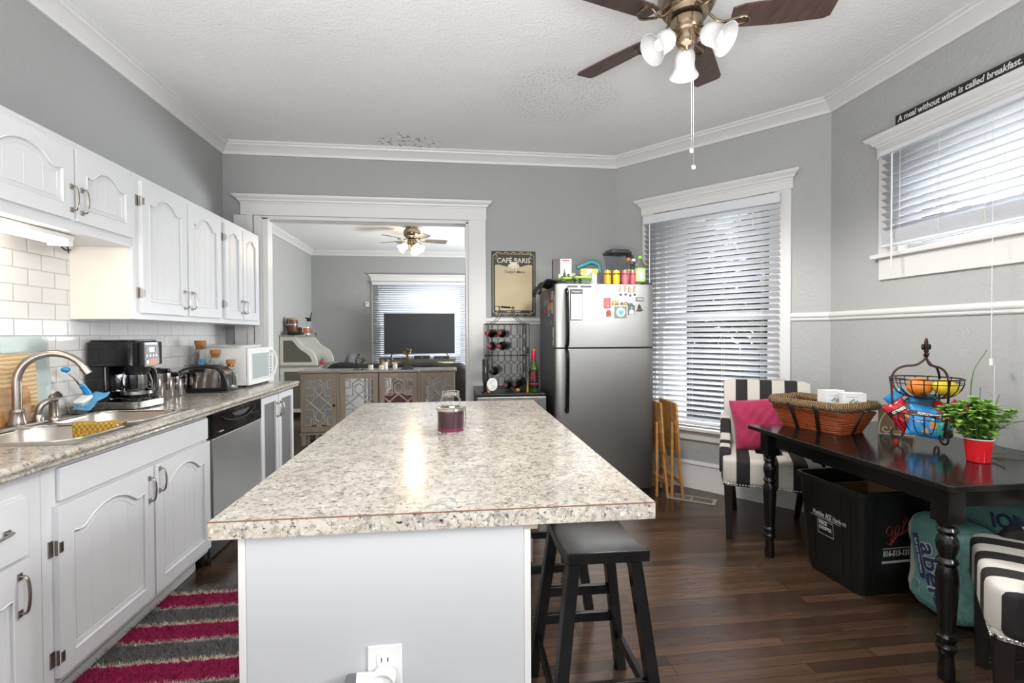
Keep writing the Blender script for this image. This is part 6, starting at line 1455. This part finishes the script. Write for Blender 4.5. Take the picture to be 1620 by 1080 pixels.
# ================================================================== LIVING ROOM
# mirrored fretwork sideboard
SBX0, SBX1, SY, SH = -1.80, .05, 6.0, .885
M_sb = m_wood('weathered champagne wood', '8a7a69', 'a09280', (4, 1, .3), .4, 6)
M_mir = plain('mirror glass', 'e2e4e4', .03, 1)
t = thing('mirrored_sideboard', 'champagne sideboard with four mirrored fretwork doors in the living room', 'sideboard', ((SBX0+SBX1)/2, SY, 0))
W2 = (SBX1-SBX0)/2
mb = MB(); mb.box(-W2+.02, W2-.02, .02, .42, .14, SH-.025); mb.box(-W2+.02, W2-.02, .03, .42, .06, .14) if 0 else None; put('carcass', mb, M_sb, t, bevel=.003)
mb = MB(); mb.prism([(-W2, .0), (-W2+.44, .0), (-W2+.46, -.022), (W2-.46, -.022), (W2-.44, .0), (W2, .0), (W2, .43), (-W2, .43)], 'z', SH-.025, SH); put('top', mb, m_wood('silvered sideboard top', '8d8880', 'a19c94', (4, 1, 1), .22, 5), t, bevel=.004)
mb = MB(); mb.box(-W2+.01, W2-.01, .005, .42, .125, .15); put('base_moulding', mb, M_sb, t, bevel=.004)
for x in (-W2+.05, -W2+.46, W2-.46, W2-.05):
    for y in (.04, .39): mb = MB(); mb.frus((x, y, 0), .024, .022, (x, y, .126), .032, .03); put('leg', mb, M_sb, t, bevel=.003)
def fret(mb, a, b, z0, z1, y):                    # gothic lattice in metal-look strips
    w = b-a; h = z1-z0; r = .0085
    def L(*P): mb.tube([(a+w*p, y, z0+h*q) for p, q in P], r, 4)
    for k in (0, 1):
        s = lambda q: q if k == 0 else 1-q
        L((.5, s(1)), (.28, s(.90)), (.28, s(.70)), (0, s(.70))) if 0 else None
    for s in (0, 1):
        m = (lambda p: p) if s == 0 else (lambda p: 1-p)
        L((m(.42), 1), (m(.72), .90), (m(.72), .64), (m(1), .64)); L((m(.42), 0), (m(.72), .10), (m(.72), .36), (m(1), .36))
        L((m(.82), .97), (m(1), .97)); L((m(.82), .97), (m(.82), .80), (m(1), .80)); L((m(.82), .03), (m(1), .03)); L((m(.82), .03), (m(.82), .20), (m(1), .20))
        L((m(0), .58), (m(.5), .34), (m(.64), .27), (m(.64), .16), (m(.5), .10)); L((m(0), .42), (m(.5), .66), (m(.64), .73), (m(.64), .84), (m(.5), .90))
xs = [(-W2+.025, -W2+.435, 1), (-W2+.475, -.008, 1), (.008, W2-.475, -1), (W2-.435, W2-.025, -1)]
for i, (a, b, kn) in enumerate(xs):
    yo = .018 if i in (0, 3) else -.004
    mb = MB(); s = .058; mb.box(a, a+s, yo-.022, yo, .165, SH-.035); mb.box(b-s, b, yo-.022, yo, .165, SH-.035); mb.box(a+s, b-s, yo-.022, yo, .165, .165+s); mb.box(a+s, b-s, yo-.022, yo, SH-.035-s, SH-.035)
    d = put('door', mb, M_sb, t, bevel=.002)
    mb = MB(); mb.box(a+s, b-s, yo-.010, yo-.006, .165+s, SH-.035-s); put('mirror', mb, M_mir, d, smooth=0)
    mb = MB(); fret(mb, a+s, b-s, .165+s, SH-.035-s, yo-.014); put('fretwork', mb, plain('champagne fret', 'b3a694', .4), d)
    mb = MB(); kx = b-s*.45 if kn > 0 else a+s*.45; mb.cyl((kx, yo-.022, .48), (kx, yo-.036, .48), .006, n=8); mb.ell((kx, yo-.043, .48), .014, .010, .014, 12, 8); put('knob', mb, plain('dark bronze knob', '2a231f', .3, .7), d)
mb = MB(); mb.box(-W2+.437, -W2+.473, -.012, .03, .15, SH-.026); mb.box(W2-.473, W2-.437, -.012, .03, .15, SH-.026); put('divider', mb, M_sb, t, bevel=.002)

# ornaments on the sideboard
SZ = SH+.0005
def votive(x, y, r, h, label):
    t = thing('candle_cup', label, 'candle', (x, y, SZ), 0, 'cream candles on the sideboard')
    mb = MB(); mb.lathe([(r*.85, 0), (r, .004), (r, h)], 20); put('wax', mb, plain('cream wax', 'd8d6c2', .5), t); mb = MB(); mb.cyl((0, 0, h), (0, 0, h+.006), .0016, n=6); put('wick', mb, M_rubber, t)
votive(-.985, 6.10, .028, .06, 'left candle of the row, beside the wire figures'); votive(-.855, 6.06, .028, .055, 'front middle cream candle before the photo frame')
votive(-.825, 6.18, .030, .085, 'taller cream candle right behind the front middle one'); votive(-.70, 6.12, .026, .07, 'right cream candle of the row, near the bronze figure')
t = thing('framed_photo', 'clear acrylic frame with a photo of two people', 'photo frame', (-.83, 6.27, SZ), .05)
mb = MB(); mb.box(-.13, .13, -.012, .0, 0, .17); put('acrylic_block', mb, m_glass('acrylic', (.95, .97, .98, 1), 0, 1.1), t); mb = MB(); mb.box(-.075, .075, -.0145, -.0125, .04, .14); ph = put('photo', mb, plain('dark photo', '3b2f2e', .4), t)
for x, sc in ((-.035, 1), (.03, 1.1)):
    mb = MB(); mb.ell((x, -.0148, .095), .017*sc, .0012, .022*sc, 14, 8); put('face', mb, plain('skin tone print', 'a87c68', .5), ph); mb = MB(); mb.ell((x, -.0146, .055), .03, .001, .018, 14, 6); put('clothing', mb, plain('pink print' if x < 0 else 'grey print2', '8a5a62' if x < 0 else '5a5a62', .5), ph)
M_fig = plain('black wire figure', '1d1b1b', .4, .5)
t = thing('wire_sculpture', 'black wire sculpture of two leaning figures on the sideboard', 'sculpture', (-1.13, 6.12, SZ))
mb = MB(); mb.tube(bez([(-.045, 0, 0), (-.03, 0, .06), (-.035, 0, .12), (-.01, 0, .165)], 16), .005, 6); mb.tube(bez([(-.01, 0, 0), (-.02, 0, .06), (-.035, 0, .12)], 12), .0045, 6); mb.tube(bez([(-.015, 0, .155), (.03, 0, .125), (.055, 0, .11)], 10), .004, 6); mb.ell((.0, 0, .18), .013, .011, .015, 10, 8)
mb.tube(bez([(.045, 0, 0), (.04, 0, .06), (.05, 0, .10)], 10), .005, 6); mb.tube([(.02, 0, .085), (.085, 0, .12)], .006, 6); mb.ell((.055, 0, .135), .011); mb.box(-.06, .07, -.02, .02, 0, .004); put('figures', mb, M_fig, t)
t = thing('bronze_statuette', 'bronze tree-like statuette on a square black base', 'statuette', (-.545, 6.10, SZ))
mb = MB(); mb.frus((0, 0, 0), .075, .05, (0, 0, .022), .07, .045); mb.frus((0, 0, .022), .05, .035, (0, 0, .034), .046, .032); put('base', mb, M_black, t, bevel=.003)
mb = MB(); gb = plain('aged bronze', '7a6038', .35, .8)
for dx in (-.014, .014): mb.tube(bez([(dx, 0, .034), (dx*1.3, 0, .08), (dx*.6, 0, .13), (dx*.4, 0, .18)], 14), .006, 6)
mb.ell((0, 0, .17), .016, .012, .028, 10, 8)
rn = random.Random(4)
for k in range(16): mb.ell((rn.uniform(-.05, .04), rn.uniform(-.02, .02), .20+rn.uniform(-.02, .05)), .012, .010, .012, 8, 6)
put('figure', mb, gb, t)

# black slip-covered sofa behind the sideboard
t = thing('sofa', 'black sofa standing with its back to the sideboard', 'sofa', (-.72, 6.95, 0))
mb = MB()
def sof(u, v):
    x = (u-.5)*1.95; ed = max(0, abs(x)-.80)/.175; zt = .915+.012*math.sin(x*6)+.006*math.sin(x*17)-.20*ed**2
    th = [(-.44, .02), (-.46, .30), (-.455, .60), (-.44, .80), (-.40, .96), (-.30, 1.0), (-.20, .97), (-.16, .80), (-.14, .5)]
    i = min(len(th)-2, int(v*(len(th)-1))); f_ = v*(len(th)-1)-i; y = th[i][0]*(1-f_)+th[i+1][0]*f_; z = (th[i][1]*(1-f_)+th[i+1][1]*f_)*zt
    return (x, y+.006*math.sin(x*11+z*5), z)
mb.grid(sof, 50, 40)
M_sofa = plain('black sofa cover', '151414', .85, nb=.4, ns=60); put('backrest', mb, M_sofa, t, solid=.05, smooth=1.2)
for s in (-1, 1): mb = MB(); mb.rbox((s*.89, .0, .31), .11, .46, .31, .35); put('arm', mb, M_sofa, t)
for k in (-1, 0, 1): mb = MB(); mb.rbox((k*.52, .08, .36), .26, .34, .11, .3); put('seat_cushion', mb, M_sofa, t)
mb = MB(); mb.box(-.86, .86, -.40, .42, .03, .28); put('base', mb, M_sofa, t, bevel=.01)

# television, its boxes and stand
TVS = .86
t = thing('tv_stand', 'dark-topped cream television stand under the living room window', 'tv stand', (-.56, 9.35, 0))
mb = MB(); mb.box(-.72, .62, -.24, .24, TVS-.035, TVS); put('top', mb, plain('grey-brown top', '4b4842', .35), t, bevel=.004)
mb = MB(); mb.box(-.70, .60, -.22, .24, .08, TVS-.035); put('body', mb, plain('dark taupe body', '5a5348', .5), t)
for a, b in ((-.66, -.36), (-.31, .23), (.28, .58)):
    mb = MB(); mb.box(a, b, -.235, -.22, TVS-.20, TVS-.05); d = put('drawer', mb, plain('cream drawer', 'b9ab90', .5), t, bevel=.003); mb = MB(); mb.tube([((a+b)/2-.05, -.237, TVS-.11), ((a+b)/2-.04, -.25, TVS-.115), ((a+b)/2+.04, -.25, TVS-.115), ((a+b)/2+.05, -.237, TVS-.11)], .004, 5); put('handle', mb, M_nickel, d)
for a, b in ((-.66, -.05), (.0, .58)): mb = MB(); mb.box(a, b, -.235, -.22, .12, TVS-.22); put('door', mb, plain('cream drawer', 'b9ab90', .5), t, bevel=.003)
for x in (-.66, .56):
    for y in (-.18, .2): mb = MB(); mb.box(x-.025, x+.025, y-.025, y+.025, 0, .08); put('leg', mb, plain('dark taupe body', '5a5348', .5), t)
t = thing('television', 'large flat black television in front of the living room blind', 'television', (-.612, 9.35, TVS))
mb = MB(); mb.box(-.655, .655, -.0, .03, .095, .85); mb.box(-.3, .3, .03, .06, .2, .6); put('panel', mb, M_blackm, t, bevel=.003)
mb = MB(); mb.box(-.645, .645, -.003, .0, .112, .84); put('screen', mb, plain('dark grey screen', '26272a', .35), t)
for s in (-1, 1): mb = MB(); mb.tube([(s*.50, .01, .10), (s*.55, -.12, .006)], .008, 6); mb.tube([(s*.50, .01, .10), (s*.55, .12, .006)], .008, 6); put('foot', mb, M_black, t)
for x, w_, h, lb in ((-.95, .13, .028, 'flat black box under the left of the television'), (-.56, .14, .06, 'taller black box under the middle of the television'), (-.2, .14, .045, 'black box under the right of the television')):
    t = thing('media_box', lb, 'media box', (x, 9.22, TVS), 0, 'media boxes under the television'); mb = MB(); mb.box(-w_, w_, -.08, .08, 0, h); put('case', mb, M_blackm, t, bevel=.004); mb = MB(); mb.box(-.01, .02, -.0815, -.08, h*.4, h*.6); put('mark', mb, plain('silver mark', '9a9a9a', .4), t)
t = thing('thermostat', 'small white sensor on the wall left of the living room window', 'thermostat', (-1.665, YL, 1.91)); mb = MB(); mb.box(-.035, .035, -.03, -.001, -.05, .05); put('case', mb, M_whitep, t, bevel=.008)
mb = MB(); mb.box(-.02, .02, -.0315, -.03, -.0, .025); put('window', mb, plain('grey lens', '9a9da0', .3), t)
t = thing('light_switch', 'white light switch on the left living room wall', 'switch', (XL, 7.62, 1.40)); mb = MB(); mb.box(.001, .008, -.038, .038, -.06, .06); put('plate', mb, M_whitep, t, bevel=.003); mb = MB(); mb.box(.008, .016, -.006, .006, -.012, .012); put('toggle', mb, M_whitep, t)

# roll-top desk against the left living-room wall (we see its near side)
DY0, DY1, DX = 8.12, 9.22, -2.715
t = thing('roll_top_desk', 'white roll-top desk with grey side panels against the left wall', 'desk', (DX, DY0, 0))
M_dw = plain('antique white desk', 'cfcbc1', .4); M_dg = plain('olive grey desk panel', '5e5b4f', .5)
W_ = DY1-DY0
prof = [(0.005, .83), (.005, 1.285), (.20, 1.285), (.245, 1.27), (.29, 1.22), (.34, 1.15), (.40, 1.105), (.46, 1.075), (.51, 1.03), (.55, .96), (.57, .90), (.575, .83)]
for y0_ in (0, W_-.03): mb = MB(); mb.prism(prof, 'y', y0_, y0_+.03); put('side', mb, M_dw, t, bevel=.004)
mb = MB(); mb.prism([(.06, .88), (.06, 1.225), (.19, 1.225), (.225, 1.19), (.27, 1.13), (.33, 1.07), (.41, 1.02), (.46, .97), (.49, .90), (.492, .88)], 'y', -.003, .002); put('side_panel', mb, M_dg, t)
mb = MB()
rp = [(.20, 1.275), (.24, 1.26), (.28, 1.215), (.33, 1.14), (.39, 1.095), (.45, 1.062), (.50, 1.02), (.535, .955), (.555, .90), (.558, .84)]
q = bez([(x, 0, z) for x, z in rp], 60)
for a, b in zip(q, q[1:]): mb.poly([(a.x, .03, a.z), (a.x, W_-.03, a.z), (b.x, W_-.03, b.z), (b.x, .03, b.z)])
for a in q[::2]: mb.tube([(a.x, .03, a.z), (a.x, W_-.03, a.z)], .0065, 5)
put('roll_cover', mb, plain('grey-green tambour', 'a3a59c', .5), t)
mb = MB(); mb.box(.0, .24, -.015, W_+.015, 1.285, 1.305); put('top', mb, plain('taupe desk top', '8f8a7c', .45), t, bevel=.003)
mb = MB(); mb.box(.0, .64, -.02, W_+.02, .80, .83); put('writing_top', mb, plain('taupe desk top', '8f8a7c', .45), t, bevel=.003)
mb = MB(); mb.box(.005, .60, 0, W_, .08, .80); put('body', mb, M_dw, t, bevel=.004)
for a, b in ((.10, .70),): 
    mb = MB(); mb.box(.07, .40, -.004, 0, .14, .73); put('body_panel', mb, M_dg, t)
for k in range(3):
    for y0_ in (.04, W_-.39): mb = MB(); mb.box(.60, .618, y0_, y0_+.35, .12+k*.22, .32+k*.22); d = put('drawer', mb, M_dw, t, bevel=.003); mb = MB(); mb.cyl((.618, y0_+.175, .22+k*.22), (.64, y0_+.175, .22+k*.22), .012, n=10); put('knob', mb, M_nickel, d)
DZ = 1.3055
t = thing('conga_drum', 'small brown banded hand drum on top of the roll-top desk', 'drum', (-2.595, 8.36, DZ))
mb = MB(); mb.lathe([(.055, 0), (.06, .03), (.085, .12), (.092, .17), (.088, .24), (.075, .262)], 24); put('shell', mb, m_wood('drum brown', '4a2a1c', '6b4230', (8, 8, 1), .35, 4), t); mb = MB(); mb.lathe([(.078, .255), (.083, .258), (.083, .278), (.07, .285)], 24); put('drum_head', mb, plain('hide beige', 'a59a80', .7), t)
mb = MB(); mb.lathe([(.0925, .165), (.094, .167), (.094, .178), (.0925, .18)], 24, cap=False); mb.lathe([(.0575, .0), (.063, .002), (.064, .012), (.06, .014)], 24, cap=False)
for k in range(6): a = k*PI/3+.3; mb.tube([(.10*math.cos(a), .10*math.sin(a), .172), (.088*math.cos(a), .088*math.sin(a), .26)], .004, 5)
put('chrome_band', mb, M_chrome, t)
t = thing('snare_drum', 'orange wooden drum with a chrome rim beside the hand drum', 'drum', (-2.44, 8.50, DZ)); mb = MB(); mb.lathe([(.105, .02), (.105, .125)], 28); put('shell', mb, plain('orange drum shell', '8f4a28', .3), t)
mb = MB(); mb.lathe([(.107, .118), (.112, .12), (.112, .135), (.1, .136)], 28); mb.lathe([(.107, .015), (.111, .016), (.111, .028), (.107, .03)], 28)
for k in range(8): a = k*PI/4; mb.tube([(.113*math.cos(a), .113*math.sin(a), .02), (.113*math.cos(a), .113*math.sin(a), .13)], .005, 5)
put('chrome_hoop', mb, M_chrome, t)
o = put('dark_cloth', MB(T(-2.52, 8.22, DZ+.002)).rbox((0.02, .0, .028), .125, .07, .028, .7), plain('mottled dark cloth', '24251d', .9, nb=.8, ns=80), None); tag(o, 'bundle of dark mottled cloth lying before the drums', 'cloth')
t = thing('camera_tripod', 'small silver and black tripod at the right of the drums', 'tripod', (-2.44, 8.80, DZ))
mb = MB()
for a in (.2, 2.3, 4.4): mb.tube([(0, 0, .25), (.10*math.cos(a), .10*math.sin(a), .01)], .006, 6)
mb.tube([(0, 0, .12), (0, 0, .26)], .006, 6); put('legs', mb, plain('silver tube', '9fa1a3', .3, .8), t)
for a in (.2, 2.3, 4.4): mb = MB(); mb.tube([(.086*math.cos(a), .086*math.sin(a), .045), (.105*math.cos(a), .105*math.sin(a), .0)], .009, 6); put('rubber_foot', mb, M_rubber, t)
mb = MB(); mb.box(-.045, .02, -.02, .02, .24, .30); mb.box(-.07, -.03, -.02, .02, .285, .305); mb.tube([(.01, 0, .27), (.035, 0, .40)], .009, 6); put('head', mb, M_blackm, t)
# swivel chair peeking behind the desk
t = thing('office_chair', 'grey padded chair back showing above the sofa beside the desk', 'chair', (-1.70, 8.35, 0))
mb = MB(T(0, 0, .82) @ Ry(.35)); mb.rbox((0, 0, .0), .06, .22, .19, .5); put('backrest', mb, plain('slate fabric', '55575c', .8), t)
mb = MB(); mb.rbox((-.16, 0, .47), .17, .23, .045, .4); put('seat', mb, plain('slate fabric', '55575c', .8), t)
mb = MB(); mb.tube([(-.1, 0, .06), (-.1, 0, .44)], .025, 10); mb.tube([(-.05, 0, .47), (.02, 0, .6), (.03, 0, .78)], .014, 8); put('post', mb, M_black, t)
mb = MB()
for k in range(5): a = k*2*PI/5; mb.tube([(-.1, 0, .08), (-.1+.2*math.cos(a), .2*math.sin(a), .05)], .018, 6)
put('star_base', mb, M_black, t)
for k in range(5): a = k*2*PI/5; mb = MB(); mb.cyl((-.1+.2*math.cos(a), .2*math.sin(a)-.012, .026), (-.1+.2*math.cos(a), .2*math.sin(a)+.012, .026), .026, n=12); put('caster', mb, M_black, t)
t = thing('pink_bottle', 'small hot pink object on the desk ledge beside the grey chair', 'bottle', (-2.10, 8.25, .8305)); mb = MB(); mb.lathe([(.02, 0), (.028, .01), (.028, .05), (.02, .065), (.015, .08)], 14); put('body', mb, plain('hot pink', 'c41e5a', .4), t); mb = MB(); mb.cyl((0, 0, .08), (0, 0, .095), .013, n=12); put('cap', mb, M_black, t)

# ================================================================== OUTDOORS, seen through the slats
g = MB(); g.box(-30, 40, -20, 45, -.75, -.7); struct('ground', g, plain('lawn green', '414d33', .9, var=.3, ns=3), smooth=0)
def tree(loc, h, r, label, seed):
    t = thing('garden_tree', label, 'tree', loc, 0, 'trees outside the tall window'); rn = random.Random(seed)
    mb = MB(); mb.tube(bez([(0, 0, 0), (.05, 0, h*.3), (-.03, .05, h*.6), (0, 0, h*.85)], 12), lambda u: .16*(1-.7*u), 8)
    for k in range(6): a = k*1.1; mb.tube([(0, 0, h*(.35+.07*k)), (r*.7*math.cos(a), r*.7*math.sin(a), h*(.5+.07*k))], .04, 5)
    put('trunk', mb, plain('bark', '4a3d33', .9, nb=.5, ns=12), t)
    mb = MB()
    for k in range(11000):
        a = rn.uniform(0, 2*PI); u = rn.uniform(-1, 1); q = rn.random()**.4; s = math.sqrt(1-u*u)
        c = Vector((r*q*s*math.cos(a), r*q*s*math.sin(a), h*.56+h*.46*q*u)); d = Vector((rn.uniform(-1, 1), rn.uniform(-1, 1), rn.uniform(-.6, .6))).normalized(); e = d.orthogonal().normalized(); L = rn.uniform(.08, .14)
        mb.poly([c-d*L, c+e*L*.45, c+d*L, c-e*L*.45])
    put('foliage', mb, plain('tree leaf green', '4c6338', .6, var=.3, ns=8), t, smooth=0)
tree((4.5, 10.7, -.7), 5.0, 1.9, 'leafy garden tree seen between the slats of the tall window', 1)
tree((6.7, 7.9, -.7), 5.4, 1.8, 'middle garden tree beyond the tall window', 3)
tree((9.0, 4.9, -.7), 4.8, 1.8, 'second garden tree further right beyond the tall window', 2)
t = thing('garden_fence', 'dark wooden fence outside behind the lower part of the tall window', 'fence', (4.53, 5.9, -.7), math.atan2(-.76, .649))
mb = MB()
for k in range(8, 36): mb.box(-4.5+k*.25, -4.27+k*.25, 0, .02, .02, 1.8)
put('boards', mb, plain('weathered fence board', '4c5153', .8, var=.2), t)
for k in range(1, 5): mb = MB(); mb.box(-4.5+k*2.2, -4.4+k*2.2, .02, .12, 0, 1.85); put('post', mb, plain('weathered fence board', '4a4e4c', .8), t)
